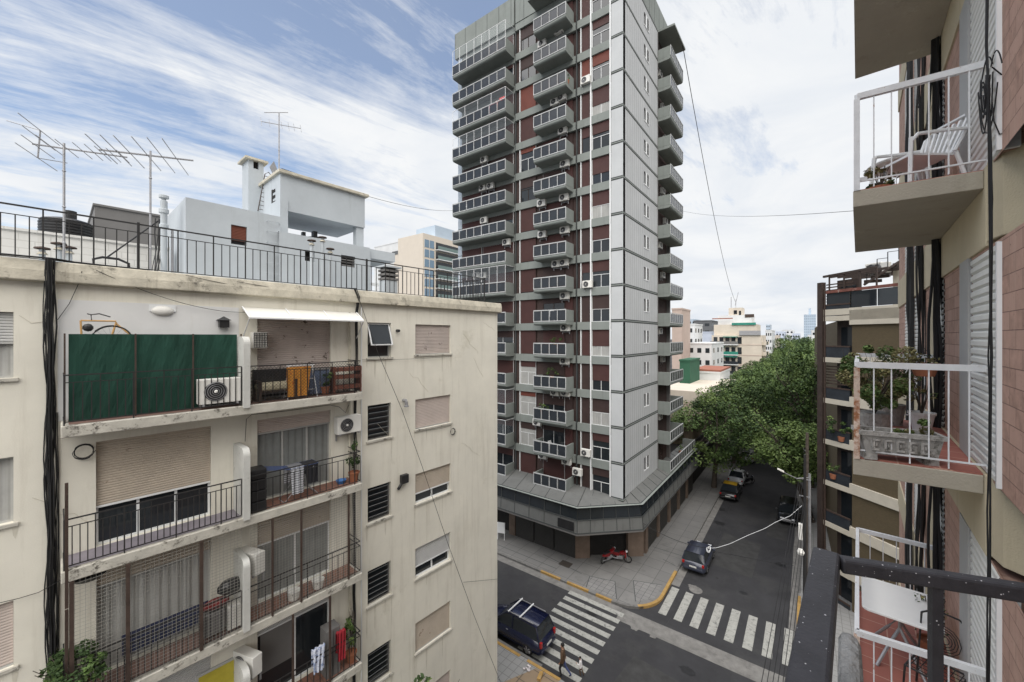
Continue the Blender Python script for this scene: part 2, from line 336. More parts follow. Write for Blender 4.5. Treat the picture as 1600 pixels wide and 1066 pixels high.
kerb('kerb_yellow_right', seg((XR-.014, 26.9), (XR-.014, 32.6), .8), m_yellow, w=-.18, z=.155)
sheet('tan_paving_near_corner', [[(-12.2, 15.6), (-11.35, YS-.2), (-10.1, YS-.16), (-9.2, 16.9), (-8.4, 16.0), (-7.95, 14.8), (-9.4, 13.0)]], .134, m_tan)
sheet('drop_kerb_panels', [[(-12.6, 26.2), (-10.9, 26.7), (-10.1, 25.0), (-12.2, 24.9)], [(-9.9, 27.6), (-8.1, 28.3), (-8.1, 26.6), (-9.0, 25.5)]], .134, mat('lighter_paving', (.20, .197, .19), .85, .1, 2, .1, brick=((.10, .098, .095), .4, .4, .02, (.175, .172, .168), 1)))
gb = MB()
for x0, y0, x1, y1 in ((-12.6, 26.2, -10.9, 26.7), (-10.9, 26.7, -10.1, 25.0), (-12.6, 26.2, -12.25, 24.9), (-9.9, 27.6, -8.1, 28.3), (-9.9, 27.6, -9.0, 25.5), (-16.8, 26.6, -13.2, 26.1), (-60, 25.55, -15, 25.55), (-9, 31.6, -8, 31.3), (-10.2, 33, -7.9, 33)):
    a, b_ = Vector((x0, y0)), Vector((x1, y1)); n = (b_-a).normalized(); n = Vector((-n.y, n.x))*.025
    gb.add([(*(a-n), .139), (*(b_-n), .139), (*(b_+n), .139), (*(a+n), .139)], [(0, 1, 2, 3)])
struct(gb.build('pavement_joints', m_bandd))
# zebra stripes
b = MB()
for i in range(9):
    y = 24.0-i*.735+.0; x0, x1 = (-13.05, -9.22)
    if i == 0: y = 23.95
    b.add([(x0, y-.22, .008), (x1, y-.22, .008), (x1, y+.16, .008), (x0, y+.16, .008)], [(0, 1, 2, 3)])
struct(b.build('crosswalk_cross_street', m_white_road))
b = MB()
for i in range(8):
    x = -7.32+i*.925; b.add([(x-.24, 25.5, .008), (x+.24, 25.5, .008), (x+.24, 28.75, .008), (x-.24, 28.75, .008)], [(0, 1, 2, 3)])
struct(b.build('crosswalk_street', m_white_road))
b = MB()
R = random.Random(4)
for x0, y0, x1, y1, w in ((-60, 20.9, -13.5, 21.1, .02), (-8.5, 23.9, 5, 24.1, .02), (-6.2, 30.5, -6.4, 60, .015), (-4.9, 29, -7.2, 29.6, .03), (-3, 36, -1.2, 39.5, .02), (-7.0, 23.2, -6.5, 30, .02)):
    p = [Vector((x0+(x1-x0)*i/16, y0+(y1-y0)*i/16, .003)) + Vector((R.uniform(-.06, .06), R.uniform(-.06, .06), 0)) for i in range(17)]
    for q, r_ in zip(p, p[1:]):
        n = (r_-q).normalized().cross(Vector((0, 0, 1)))*w; b.add([q-n, r_-n, r_+n, q+n], [(0, 1, 2, 3)])
struct(b.build('road_cracks', mat('tar_seam', (.025, .025, .026), .6)))
mh = MB().cyl((-16.05+.0, 25.9), .01, .01, .1, .11); mh = MB().box(-15.2, -14.3, 26.15, 26.85, .133, .142).build('manhole_cover', mat('rusty_iron_cover', (.045, .038, .032), .7, .3, 20, .5, 60)); tag(mh, 'square dark iron cover set in the pavement beside the corner shop', 'manhole cover')
mh2 = MB().cyl((-6.15, 29.35), .42, .42, -.02, .012).build('manhole_cover', m_gutter); tag(mh2, 'round pale patch of a drain cover in the road behind the grey hatchback', 'manhole cover')
# ------------------------------------------------------------------ apartment tower on the far corner
TX, TY, Z0, ST, NF = -11.0, 28.5, 5.25, 2.69, 15
XW, YB = -28.2, 41.2
tower = thing('apartment_tower', 'tall grey apartment tower with dark red blinds and stacked balconies on the far street corner', 'apartment tower', (TX, TY, 0))
tp = lambda b, n, m, par=None, **k: b.build(n, m, par or tower, **k)
ztop = Z0+NF*ST; x = lambda px: Fr((TX, TY), (1, 0)).u(px)
XF = {p: x(p) for p in (715, 791, 804, 811.6, 836, 838, 847, 879, 896, 900, 907, 922, 924.5, 952, 955)}
xl = XF[715]
b = MB(); b.box(xl, -.28, .26, YB-TY, Z0-.6, ztop+2.2); tp(b, 'brick_core', m_tbrick)
b = MB()       # concrete bands under every floor line, corner pier caps
for n in range(NF+1):
    z = Z0+n*ST
    b.box(XF[900]+.12, XF[955]-.02, -.02, .30, z-.66, z-.04); b.box(XF[804]+.12, XF[900]-.05, -.02, .30, z-.66, z-.04)
    b.box(xl-.003, XF[804]-.05, .12, .30, z-.66, z-.03)
tp(b, 'floor_band', m_band)
b = MB()
for n in range(NF):
    z = Z0+n*ST; b.box(XF[955], 0, 0, .4, z+.07, z+ST-.07)
tp(b, 'corner_pier', m_panel2)
SP = 8.45      # length of the ribbed side wall
b = MB()
for n in range(NF):
    z = Z0+n*ST; b.walls(0, SP, z+.07, z+ST-.07, [(4.72, 5.12, z+.95, z+2.0), (5.5, 5.9, z+.95, z+2.0)], 0, .22)
    b.quad((0, 0, z+ST-.07), (SP, 0, z+ST-.07), (SP, .2, z+ST-.07), (0, .2, z+ST-.07)); b.quad((0, 0, z+.07), (0, .2, z+.07), (SP, .2, z+.07), (SP, 0, z+.07))
sw = tp(b, 'ribbed_side_wall', m_panel); sw.rotation_euler = (0, 0, rad(90))
b = MB()
for n in range(NF+1):
    z = Z0+n*ST; b.box(XF[955]-.02, -.03, -.004, .45, z-.12, z+.12); b.box(-.03, .004, .02, SP, z-.12, z+.12)
    MB().box(XF[955]+.0, .012, -.02, .0, z-.035, z+.035).build('joint_lip', m_band, tower); MB().box(-.02, .022, .0, SP, z-.035, z+.035).build('joint_lip', m_band, tower)
b.box(XF[804]-.03, XF[804]+.1, .1, .3, Z0-.5, ztop+2.3); b.box(XF[900]-.05, XF[900]+.06, .1, .28, Z0-.5, ztop)
tp(b, 'joint', m_bandd)
b = MB(); b.box(XF[804]+.14, .0, -.06, .32, ztop+.0, ztop+2.5); b.box(xl-.3, XF[804]-.03, -.06, .32, ztop-.05, ztop+2.5); b.box(-.3, 0, .33, SP+4, ztop+.0, ztop+2.5); b.box(xl-.3, 0, YB-TY-.2, YB-TY, ztop, ztop+2.5)
for k in range(0): pass
pr = tp(b, 'roof_parapet', m_band)
b = MB()
for k in range(13): xx = xl-.3+k*1.42; MB().box(xx-.02, xx+.02, -.068, -.055, ztop+.05, ztop+2.48).build('panel_joint', m_bandd, pr)
for k in range(9): MB().box(-.005, .006, .5+k*1.4, .54+k*1.4, ztop+.05, ztop+2.48).build('panel_joint', m_bandd, pr)
tp(MB().box(-1.0, 1.45, SP+.2, YB-TY-.1, ztop-.02, ztop+.16), 'roof_slab', m_band); tp(MB().box(XF[838], XF[896]+.05, -1.35, .2, ztop-.02, ztop+.2), 'roof_slab', m_band)
b = MB(); b.box(-1.0, -.35, SP, YB-TY, Z0-.5, ztop); tp(b, 'side_recess_wall', mat('brown_grey_render', (.15, .13, .115), .9, .1, 1))
b = MB(); b.box(-.9, .02, SP+.0, SP+.12, Z0, ztop); b.box(-.9, -.0, YB-TY-.35, YB-TY+.01, Z0-3, ztop+.1); tp(b, 'side_fin', m_grey)
b = MB()
for p in (811.6, 907): b.box(x(p)-.035, x(p)+.035, .05, .24, Z0, ztop-.05)
for p, w in ((923.2, .05), (953.5, .05)): b.box(x(p)-w, x(p)+w, -.035, .3, Z0-.3, ztop-.05)
tp(b, 'white_mullion', m_white)
b = MB(); b.box(XF[838], XF[847], .2, .27, Z0, ztop-.7); b.box(XF[804]+.1, XF[811.6]-.04, .2, .27, Z0, ztop-.7); tp(b, 'brick_pier', m_tbrick)
R = random.Random(11)
def win(par, name, u0, u1, z0, z1, y, blind=None, drop=1.0, bars=1, rail=None, fm=m_white, seed=0, out=-1, cur=None, t=.035):
    """window or glazed door: frame > pane, blind, curtain (local facade coordinates)"""
    b = MB(); b.box(u0, u0+t, y, y+.06, z0, z1).box(u1-t, u1, y, y+.06, z0, z1).box(u0+t, u1-t, y, y+.06, z0, z0+t).box(u0+t, u1-t, y, y+.06, z1-t, z1)
    for k in range(1, bars+1): uu = u0+(u1-u0)*k/(bars+1); b.box(uu-t/2, uu+t/2, y+.002, y+.058, z0+t, (rail or z1)-t)
    if rail: b.box(u0+t, u1-t, y-.005, y+.055, rail-t/2, rail+t/2)
    f = b.build(name, fm, par)
    MB().quad((u0+.01, y+.04, z0+.01), (u1-.01, y+.04, z0+.01), (u1-.01, y+.04, z1-.01), (u0+.01, y+.04, z1-.01)).build('pane', m_glass, f)
    if blind:
        zb = z1-(z1-z0)*drop
        MB().box(u0+t*.6, u1-t*.6, y-.012, y+.03, max(zb, z0+t), z1-t*.3).build('blind', blind, f)
    if cur: MB().drape(u0+t, u1-t, z0+t, z1-t, y+.02, .2, .012, seed).build('curtain', cur, f)
    return f
m_curt = mat('net_curtain', (.34, .34, .325), .9, .1, 2)
right_blind = [0, 0, 1, 2, 0, 1, 0, 0, 0, 1, 0, 0, 0, 1, 1]
for n in range(NF):
    z = Z0+n*ST; lo, hi = z-.04, z+ST-.66; k = NF-1-n
    # right bay: blind over a white-framed twin pane
    bl = m_sh_red[R.choice((0, 0, 1, 1))] if k != 2 else m_sh_red[2]
    win(tower, 'window', XF[924.5], XF[952]+.02, lo, hi, .12, bl, R.choice((.52, .5, .5, .4, .3, .62)), 1, lo+.98, cur=m_curt if k in (3, 6, 10, 12) else None, seed=n)
    win(tower, 'window', XF[907]+.05, XF[922]-.06, lo, hi, .16, m_sh_red[2] if k == 2 else m_sh_red[R.choice((0, 1))], 1.0 if k not in (4, 8) else .4, 0, None, m_iron_br)
    red = k in (2,); lw = {0: (.45, 1), 1: (.45, 1), 2: (1, 2), 3: (1, 0), 4: (.2, 2), 5: (.4, 1), 11: (.25, 0), 12: (.2, 2), 13: (.3, 1)}.get(k, (R.choice((1, 1, .95)), R.choice((0, 1))))
    wl = win(tower, 'window', XF[811.6]+.05, XF[836], lo, hi, .14, m_sh_red[lw[1]], lw[0], 1, lo+1.1, m_white if k in (4, 11, 12, 13) else m_iron_br, cur=m_curt if k in (11, 12, 13) else None, seed=n)
    dm = win(tower, 'door', XF[847], XF[879]+.1, z+.02, z+2.0, .17, m_sh_red[R.choice((0, 1, 1))], R.choice((.2, .45, .55, .9)), 1, None, m_iron_br if R.random() < .6 else m_white, seed=n)
    MB().box(XF[879]+.16, XF[896]-.15, .15, .23, z, z+2.0).build('blind', m_sh_red[R.choice((0, 1))], tower)
    dl = win(tower, 'door', xl+.5, xl+3.1, z+.02, z+2.02, .15, m_sh_red[R.choice((0, 1, 0))], R.choice((.25, .5, .95, .6)), 2, None, m_white)
    dl = win(tower, 'door', xl+3.3, XF[804]-.25, z+.02, z+2.02, .15, m_sh_red[R.choice((0, 0, 1))], R.choice((.15, .3, .95, .6)), 2, None, m_white)
    for a in (4.74, 5.52): # pairs of slit windows in the ribbed wall
        MB().box(-.14, -.1, a, a+.36, z+.97, z+1.98).build('window', m_glass, tower)
    MB().box(-.06, .015, 5.12, 5.18, z+.93, z+2.02).box(-.06, .015, 5.44, 5.50, z+.93, z+2.02).box(-.06, .015, 5.19, 5.43, z+.95, z+2.0).box(-.1, .03, 5.9, 5.96, z+.9, z+2.05).box(-.1, .035, 4.7, 5.95, z+.88, z+.945).build('window_frame', m_white, tower)
    o = MB().box(-.34, -.3, SP+.5, SP+2.0, z+.05, z+2.0).build('door', m_glass, tower)
    MB().box(-.345, -.28, SP+.42, SP+.5, z+.05, z+2.05).box(-.345, -.28, SP+1.2, SP+1.26, z+.05, z+2.0).box(-.345, -.28, SP+2.0, SP+2.08, z+.05, z+2.05).build('door_frame', m_iron_br if n % 3 else m_white, o)
    MB().box(-.34, -.3, SP+2.5, SP+4.4, z+.05, z+2.0).build('blind', m_sh_red[R.choice((0, 1))], tower)
m_trail = mat('dull_white_railing', (.46, .47, .47), .6, .15, 3)
# balconies: solid cheeks and slab, white frame in front of smoked panels
def balcony(name, u0, u1, y0, z, npan, parent, solid_right=True):
    e = bpy.data.objects.new(name, None); COL.objects.link(e); e.parent = parent; e.location = (0, 0, z)
    b = MB(); r_ = .16; 
    b.xprism([(y0, -.14), (y0+r_*.35, -.22), (y0+r_, -.27), (.12, -.27), (.12, .0), (y0, .0)], u0, u1)
    for a, c in ((u1-.1, u1),) + (((u0, u0+.1),) if solid_right else ()):
        b.xprism([(y0+.03, .0), (.12, .0), (.12, .93), (y0+.09, .93), (y0+.03, .88)], a, c)
    b.build('slab', m_band, e, bevel=.02)
    f = MB(); w = .035
    f.box(u0, u1, y0-.03, y0+.03, .90, .97).box(u0, u1, y0-.03, y0+.02, .02, .08)
    for k in range(npan+1): uu = u0+w/2+(u1-u0-w)*k/npan; f.box(uu-w/2-.006, uu+w/2+.006, y0-.026, y0+.018, .08, .90)
    f.build('railing', m_trail, e)
    g = MB()
    for k in range(npan): a = u0+(u1-u0)*k/npan; g.box(a+.07, a+(u1-u0)/npan-.07, y0-.006, y0+.006, .13, .86)
    g.build('panel', m_glassb, e)
    return e
bl0 = balcony('balcony', XF[715]-.35, XF[791]+.0 if 0 else -11.02+0, -1.2, Z0, 7, tower); L1 = x(791)
for o in list(bl0.children): bpy.data.objects.remove(o)
bpy.data.objects.remove(bl0)
XM0, XM1, XLB0, XLB1 = -18.34-TX+.0, XF[896]-.02, -27.75-TX, XF[804]-.1
protoL = balcony('balcony', XLB0, XLB1, -1.2, Z0, 7, tower)
protoM = balcony('balcony', XM0+.1, XM1, -1.2, Z0, 4, tower)
for n in range(1, NF):
    dup(protoL, (0, 0, Z0+n*ST), parent=tower); dup(protoM, (0, 0, Z0+n*ST), parent=tower)
def side_balcony(n, L):
    e = balcony('balcony', SP+.08, SP+.08+L, -1.12, Z0+n*ST, round(L/.72), tower); e.rotation_euler = (0, 0, rad(90)); return e
protoS = side_balcony(1, 4.45)
for n in range(2, NF): dup(protoS, (0, 0, Z0+n*ST), rad(90), parent=tower)
side_balcony(0, 9.6)
# glazed-in balconies (clear enclosures) near the top and lower down
m_clear = bpy.data.materials.new('clear_glazing'); m_clear.use_nodes = True
t_ = m_clear.node_tree; bs = t_.nodes['Principled BSDF']; bs.inputs['Roughness'].default_value = .05; bs.inputs['Alpha'].default_value = .10; bs.inputs['Base Color'].default_value = (.5, .55, .6, 1)
for k, hgt in ((0, 1.45), (2, .95), (3, .95), (8, 1.42), (12, 1.2), (13, 1.2)):
    z = Z0+(NF-1-k)*ST+.97; b = MB(); g = MB(); n_ = 7 if k != 2 else 4
    for i in range(n_+1): a = XLB0+.03+(XLB1-XLB0-.06)*i/n_; b.box(a-.015, a+.015, -1.2, -1.17, z, z+hgt)
    b.box(XLB0, XLB1, -1.2, -1.17, z+hgt, z+hgt+.03); b.box(XLB1-.03, XLB1, -1.17, .1, z+hgt, z+hgt+.03)
    g.quad((XLB0, -1.185, z), (XLB1, -1.185, z), (XLB1, -1.185, z+hgt), (XLB0, -1.185, z+hgt)); g.quad((XLB1-.02, -1.17, z), (XLB1-.02, .1, z), (XLB1-.02, .1, z+hgt), (XLB1-.02, -1.17, z+hgt))
    f = tp(b, 'balcony_glazing', m_white); g.build('pane', m_clear, f)
b = MB(); b.box(xl-.03, xl+.5, .1, 3, Z0, ztop-.1); tp(b, 'end_glazing', mat('pale_glazed_strip', (.40, .45, .50), .25, .15, 2, stripe=(2, 1.345, .06)))
# podium: shops, canopy, first-floor glass band with sloping panels
pod = tower
A0, B0 = Vector((-14.5, 27.6)), Vector((-10.35, 31.15)); CA, CB = Vector((-13.35, 25.65)), Vector((-9.72, 29.2))
PYE = 68.0
loc2 = lambda v: (v[0]-TX, v[1]-TY)
outl = [(-60, 27.6), tuple(A0), tuple(B0), (-10.35, PYE), (-60, PYE)]
b = MB(); b.prism([loc2((-60, 28.0)), loc2((-14.7, 28.0)), loc2((-10.75, 31.4)), loc2((-10.75, PYE)), loc2((-60, PYE))], .1, 4.9); tp(b, 'ground_floor', m_interior)
can = [(-60, 25.65), tuple(CA), tuple(CB), (-9.72, 47.5), (-12, 47.5), (-14.8, 31), (-60, 29)]
b = MB(); b.prism([loc2(p) for p in can], 3.02, 3.22); tp(b, 'canopy', m_grey)
def strip(pts, z0, z1, off0=0, off1=0):
    b = MB()
    for p, q in zip(pts, pts[1:]): b.add([(*p, z0), (*q, z0), (*q, z1), (*p, z1)], [(0, 1, 2, 3)])
    return b
def offs(d): return [loc2((-60, 25.67+d)), loc2((-13.35-.0+(-.4*d), 25.67+d)), loc2((-9.74-d, 29.2+.4*d)), loc2((-9.74-d, 47.5))]
def band2(P, Q, z0, z1):
    b = MB()
    for i in range(len(P)-1): b.add([(*P[i], z0), (*P[i+1], z0), (*Q[i+1], z1), (*Q[i], z1)], [(0, 1, 2, 3)])
    return b
P0_, P1_, P2_ = offs(0), offs(.25), offs(.55)
fas = tp(band2(P0_, offs(.08), 3.22, 4.12), 'canopy_fascia', m_pod)
tp(band2(offs(.14), offs(.3), 4.12, 5.02), 'podium_glass_band', m_glass)
tp(band2(offs(.02), offs(.3), 5.02, 5.06), 'canopy_edge', m_band)
top = [loc2((-60, TY+.2)), (XF[922], .2), (-.2, 2.6), (-.2, 19)]
tp(band2(offs(.24), [loc2((-60, TY+.2)), (XF[907]+.4, .25), (.0-.25, 1.6), (-.25, 19)], 5.06, 5.5), 'sloping_panels', m_pod)
b = MB()
def jn(P, Q, z0, z1, i, f, r=.02):
    p = Vector(P[i]).lerp(Vector(P[i+1]), f); q = Vector(Q[i]).lerp(Vector(Q[i+1]), f)
    b.tube([(*p, z0), (*q, z1)], r, 4)
for i, n_ in ((0, 33), (1, 5), (2, 13)):
    for k in range(n_+1):
        jn(offs(-.01), offs(.07), 3.22, 4.12, i, k/n_); jn(offs(.12), offs(.28), 4.12, 5.04, i, k/n_, .035)
        jn(offs(.24), [loc2((-60, TY+.2)), (XF[907]+.4, .25), (-.25, 1.6), (-.25, 19)], 5.07, 5.51, i, k/n_)
for P, z in ((offs(0.05), 4.12), (offs(-.03), 3.2), (offs(.2), 5.05)):
    for p, q in zip(P, P[1:]): b.tube([(*p, z), (*q, z)], .035, 4)
tp(b, 'panel_joint', m_bandd, fas)
m_pill = mat('brown_stone_pillar', (.15, .11, .085), .8, .22, 1.6, .1, 20, streak=((.12, .085, .065), .5, .3))
m_shop = mat('dark_roller_shutter', (.032, .030, .027), .6, .12, 1.5, .8, stripe=(2, .1))
dch = (B0-A0).normalized(); nch = Vector((dch.y, -dch.x))
def chbox(f0, f1, d0, d1, z0, z1):
    L_ = (B0-A0).length; p = [A0+dch*L_*f0-nch*d0, A0+dch*L_*f1-nch*d0, A0+dch*L_*f1-nch*d1, A0+dch*L_*f0-nch*d1]
    return MB().prism([loc2(q) for q in p], z0, z1)
for i, (f0, f1) in enumerate(((0, .21), (.77, 1))): tp(chbox(f0, f1, 0, .5, .12, 3.02), 'pillar', m_pill)
tp(chbox(.21, .77, .9, 1.0, .12, 3.02), 'shop_opening', m_interior)
for k in range(3):
    a = -20.3+k*1.95; tp(MB().box(*[v for v in (a-TX, a+1.85-TX)], 27.62-TY, 27.7-TY, .12, 2.75), 'roller_shutter', m_shop)
for xx in (-21.0, -34, -41): tp(MB().box(xx-TX, xx+.65-TX, 27.58-TY, 28.1-TY, .12, 3.02), 'pillar', m_pill)
tp(MB().box(-20.35-TX, -14.5-TX, 27.6-TY, 27.75-TY, 2.75, 3.02), 'lintel', m_bandd)
for k, yy in enumerate((31.6, 34.8, 38.2, 41.6, 45.0)):
    tp(MB().box(-10.5-TX, -10.3-TX, yy-TY, yy+.5-TY, .12, 3.02), 'pillar', m_pill)
    tp(MB().box(-10.45-TX, -10.4-TX, yy+.55-TY, yy+3.1-TY, .12, 2.8), 'roller_shutter', m_shop)
tp(MB().box(-14.95-TX, -13.6-TX, 25.62-TY, 25.66-TY, 3.3, 3.95), 'shop_sign', m_blk_pl)
sg = MB()
for k in range(3): sg.lathe((-14.7+k*.42-TX, 25.59-TY, 3.62), [(.02, 0), (.13, 0)], 10)
# motorised door lights, terracotta floor of the terrace
tp(MB().box(-.3, .98, SP+.3, SP+9.5, Z0+.0, Z0+.02), 'terrace_floor', mat('terracotta_floor', (.36, .14, .07), .8, .1, 2))
tp(MB().box(-.35, .1, SP+4.6, SP+9.7, Z0-.3, Z0), 'terrace_slab', m_band)
# ------------------------------------------------------------------ air conditioners
def make_ac(label, cat='air conditioner', group='air conditioner units hung on the tower', w=.8, h=.56, d=.28):
    t = thing('air_conditioner', label, cat, group=group)
    MB().box(-w/2, w/2, -d, 0, 0, h).build('casing', m_acw, t, bevel=.015)
    g = MB(); c = (-w*.12, -d-.012, h/2); 
    vs = []; n = 20
    for rr, yy in ((.02, -.02), (h*.36, -.02), (h*.39, .0)):
        for k in range(n): a = 2*PI*k/n; vs.append((c[0]+rr*math.cos(a), c[1]+yy*.5, c[2]+rr*math.sin(a)))
    g.add(vs, [tuple(range(n))[::-1]]+[(i*n+k, i*n+(k+1) % n, (i+1)*n+(k+1) % n, (i+1)*n+k) for i in range(2) for k in range(n)])
    gr = g.build('fan_grille', m_blk_pl, t)
    r = MB()
    for q in (.36, .28, .2, .12):
        pts = [(c[0]+h*q*math.cos(2*PI*k/16), c[1]-.014, c[2]+h*q*math.sin(2*PI*k/16)) for k in range(17)]; r.tube(pts, .006, 3, False)
    r.build('guard_ring', m_steel, gr)
    MB().lathe((c[0], c[1]-.02, c[2]), [(0, -.04), (.035, -.02), (.035, .02), (0, .04)], 10).build('fan_hub', m_acw, gr)
    MB().box(-w/2+.06, -w/2+.1, -d-.02, .02, -.04, 0).box(w/2-.1, w/2-.06, -d-.02, .02, -.04, 0).box(-w/2+.06, -w/2+.1, -.02, .02, -.25, 0).box(w/2-.1, w/2-.06, -.02, .02, -.25, 0).box(-w/2+.06, w/2-.06, -.015, .0, -.1, -.06).build('bracket', m_steel, t)
    return t
ac0 = make_ac('x'); first_ac = True
def place_ac(loc, rz, label, group='air conditioner units hung on the tower', sc=None):
    global first_ac
    if first_ac: ac0.location = loc; ac0.rotation_euler = (0, 0, rz); ac0['label'] = label; ac0['group'] = group; first_ac = False; o = ac0
    else:
        o = dup(ac0, loc, rz, label); o['group'] = group
    if sc: o.scale = (sc,)*3
    return o
ordn = ['top', 'second', 'third', 'fourth', 'fifth', 'sixth', 'seventh', 'eighth', 'ninth', 'tenth', 'eleventh', 'twelfth', 'thirteenth', 'fourteenth', 'lowest']
def onm(k): return ordn[k] + (' balcony' if k in (0, 14) else ' balcony from the top')
FT = Fr((TX, TY), (1, 0))
for px, py, nm in ((872, 46, 0), (846, 67, 0), (877, 151, 2), (866, 158, 2), (878, 203, 3), (881, 255, 4), (880, 308, 5), (845, 317, 5), (881, 359, 6), (846, 366, 6), (880, 410, 7), (868, 412, 7), (881, 462, 8), (882, 512, 9), (881, 564, 10), (866, 613, 11), (882, 614, 11), (838, 660, 12), (847, 712, 13), (884, 721, 13), (901, 738, 14)):
    z = FT.z(px, py, -.3)-.28
    sd_ = 'left-hand' if px < 870 else 'right-hand'
    place_ac((FT.w(FT.u(px, -.3), -.02, 0).x, TY-.02, z), 0, f'{sd_} air conditioner under the {onm(nm)} of the tower\'s narrow column')
for px, py, nm in ((755, 249, 3), (753, 293, 4), (765, 290, 4), (755, 344, 5), (790, 378, 6), (743, 430, 7), (754, 430, 7)):
    z = FT.z(px, py, -.3)-.28
    sd_ = {765: 'right-hand ', 753: 'left-hand ', 743: 'left-hand ', 754: 'right-hand '}.get(px, '')
    place_ac((FT.w(FT.u(px, -.3), -.02, 0).x, TY-.02, z), 0, f'{sd_}air conditioner under the {onm(nm)} of the tower\'s wide column')
for px, py, nm, lb in ((914, 124, 2, 'boxy white window air conditioner beside the bright rust-red blind near the tower top'), (917, 444, 8, 'boxy white window air conditioner beside the right-hand windows at mid height of the tower'), (914, 708, 13, 'white window air conditioner on the band beside the right-hand windows low on the tower')):
    place_ac((FT.w(FT.u(px, -.3), -.02, 0).x, TY-.02, FT.z(px, py, -.3)-.28), 0, lb)
FS = Fr((TX, TY), (0, 1))
for k in range(0, 14, 1):
    if k in (3, 8, 11, 13): continue
    place_ac((TX-.28, TY+SP+1.2+.9*(k % 3), Z0+(NF-2-k)*ST+1.75), rad(90), f'air conditioner above the {onm(k+1)} of the tower\'s street side', 'air conditioner units above the side balconies')
# ------------------------------------------------------------------ cream apartment building on the near corner (left)
FC = Fr(at(705, 526, 15.5), Vector(ray(1330)))
def cthing(name, label, cat, u, y, z, group=None, rz=0): w = FC.w(u, y, z); return thing(name, label, cat, w, FC.rz+rz, group)
cb = thing('cream_apartment_building', 'weathered cream apartment building with balconies and black cables at the left', 'apartment building', FC.loc, FC.rz)
CU1 = FC.u(777); CU0 = FC.u(0)-9; RZ = 18.55
cp = lambda b, n, m, par=None, **k: b.build(n, m, par or cb, **k)
FZ = [15.82, 13.1, 10.4, 7.7, 5.0, 2.3]
holes = []; U = FC.u
farw = []; midw = []; lefw = []
for i, f in enumerate(FZ[:6]):
    farw.append((U(649), U(704), f+1.02, f+2.12)); midw.append((U(574.5), U(611), f+.98, f+2.14)); lefw.append((CU0+3.0, U(21), f+.9, f+2.14))
ldoor = []; rdoor = []
for i, f in enumerate(FZ[:5]):
    ldoor.append((U(150), U(330), f+.0, f+2.2)); rdoor.append((U(402), U(517), f+.0, f+2.18))
holes = farw+midw+lefw+ldoor+rdoor
b = MB(); b.walls(CU0, CU1, .1, RZ, holes, 0, .22); cp(b, 'facade_wall', m_cream)
b = MB(); b.box(CU0, CU1-.005, .5, 12, .1, RZ-.02); b.quad((CU1, 0, .1), (CU1, 12, .1), (CU1, 12, RZ), (CU1, 0, RZ)); cp(b, 'side_wall', m_cream)
cp(MB().box(CU0+.1, CU1-.1, .23, .5, .1, RZ-.1), 'room_interior', m_interior)
b = MB(); b.xprism([(-.16, RZ+.02), (-.16, RZ+.22), (-.12, RZ+.42), (.22, RZ+.42), (.22, RZ-.0), (-.0, RZ-.0)], CU0, CU1+.14)
cp(b, 'parapet', m_cornice, bevel=.02)
cp(MB().box(CU1-.2, CU1+.1, .22, 12, RZ-.0, RZ+.4), 'parapet', m_cornice)
cp(MB().box(CU0, CU1-.2, .22, 12, RZ-.02, RZ+.06), 'roof_deck', m_roofterr)
cp(MB().box(U(90)+.0, U(373), -.012, .0, FZ[0], FZ[0]+2.42), 'painted_wall', m_cream2)
m_shut = [mat('pale_pink_shutter', (.50, .43, .39), .7, .08, 2, .1, 30, spots=((.30, .25, .21), 5, .62, .05)), mat('grey_shutter', (.47, .47, .46), .6, .08, 2), mat('beige_shutter', (.44, .38, .31), .7, .1, 2, spots=((.22, .17, .13), 4, .62, .07)), mat('worn_pink_shutter', (.46, .40, .365), .8, .1, 2, spots=((.10, .075, .06), 3.2, .60, .02))]
m_frame = mat('grey_window_frame', (.40, .40, .385), .6, .1, 3)
def cwin(h, shut, drop, name='window', frame=m_frame, cur=None, bars=1, sill=True, slp=.055, seed=1, extra=0):
    u0, u1, z0, z1 = h; t = .04; y = .12
    b = MB(); b.box(u0, u0+t, y, y+.06, z0, z1).box(u1-t, u1, y, y+.06, z0, z1).box(u0+t, u1-t, y, y+.06, z0, z0+t).box(u0+t, u1-t, y, y+.06, z1-t, z1)
    for k in range(1, bars+1): uu = u0+(u1-u0)*k/(bars+1); b.box(uu-t*.6, uu+t*.6, y, y+.058, z0+t, z1-t)
    f = cp(b, name, frame)
    MB().quad((u0+.01, y+.035, z0+.01), (u1-.01, y+.035, z0+.01), (u1-.01, y+.035, z1-.01), (u0+.01, y+.035, z1-.01)).build('pane', m_glass, f)
    if cur: MB().drape(u0+t, u1-t, z0+t, z1-t, y+.02, .19, .014, seed).build('curtain', cur, f)
    if shut is not None and drop > 0:
        MB().slats(u0+.005, u1-.005, z1-(z1-z0)*drop, z1-.005, y-.05, slp, .014).build('roller_shutter', shut, f)
        MB().box(u0+.005, u1-.005, y-.06, y-.03, z1-(z1-z0)*drop-.04, z1-(z1-z0)*drop).build('shutter_rail', frame, f)
    if sill: MB().box(u0-.06, u1+.06, -.05, .14, z0-.06, z0-.002).build('sill', m_slab, f)
    return f
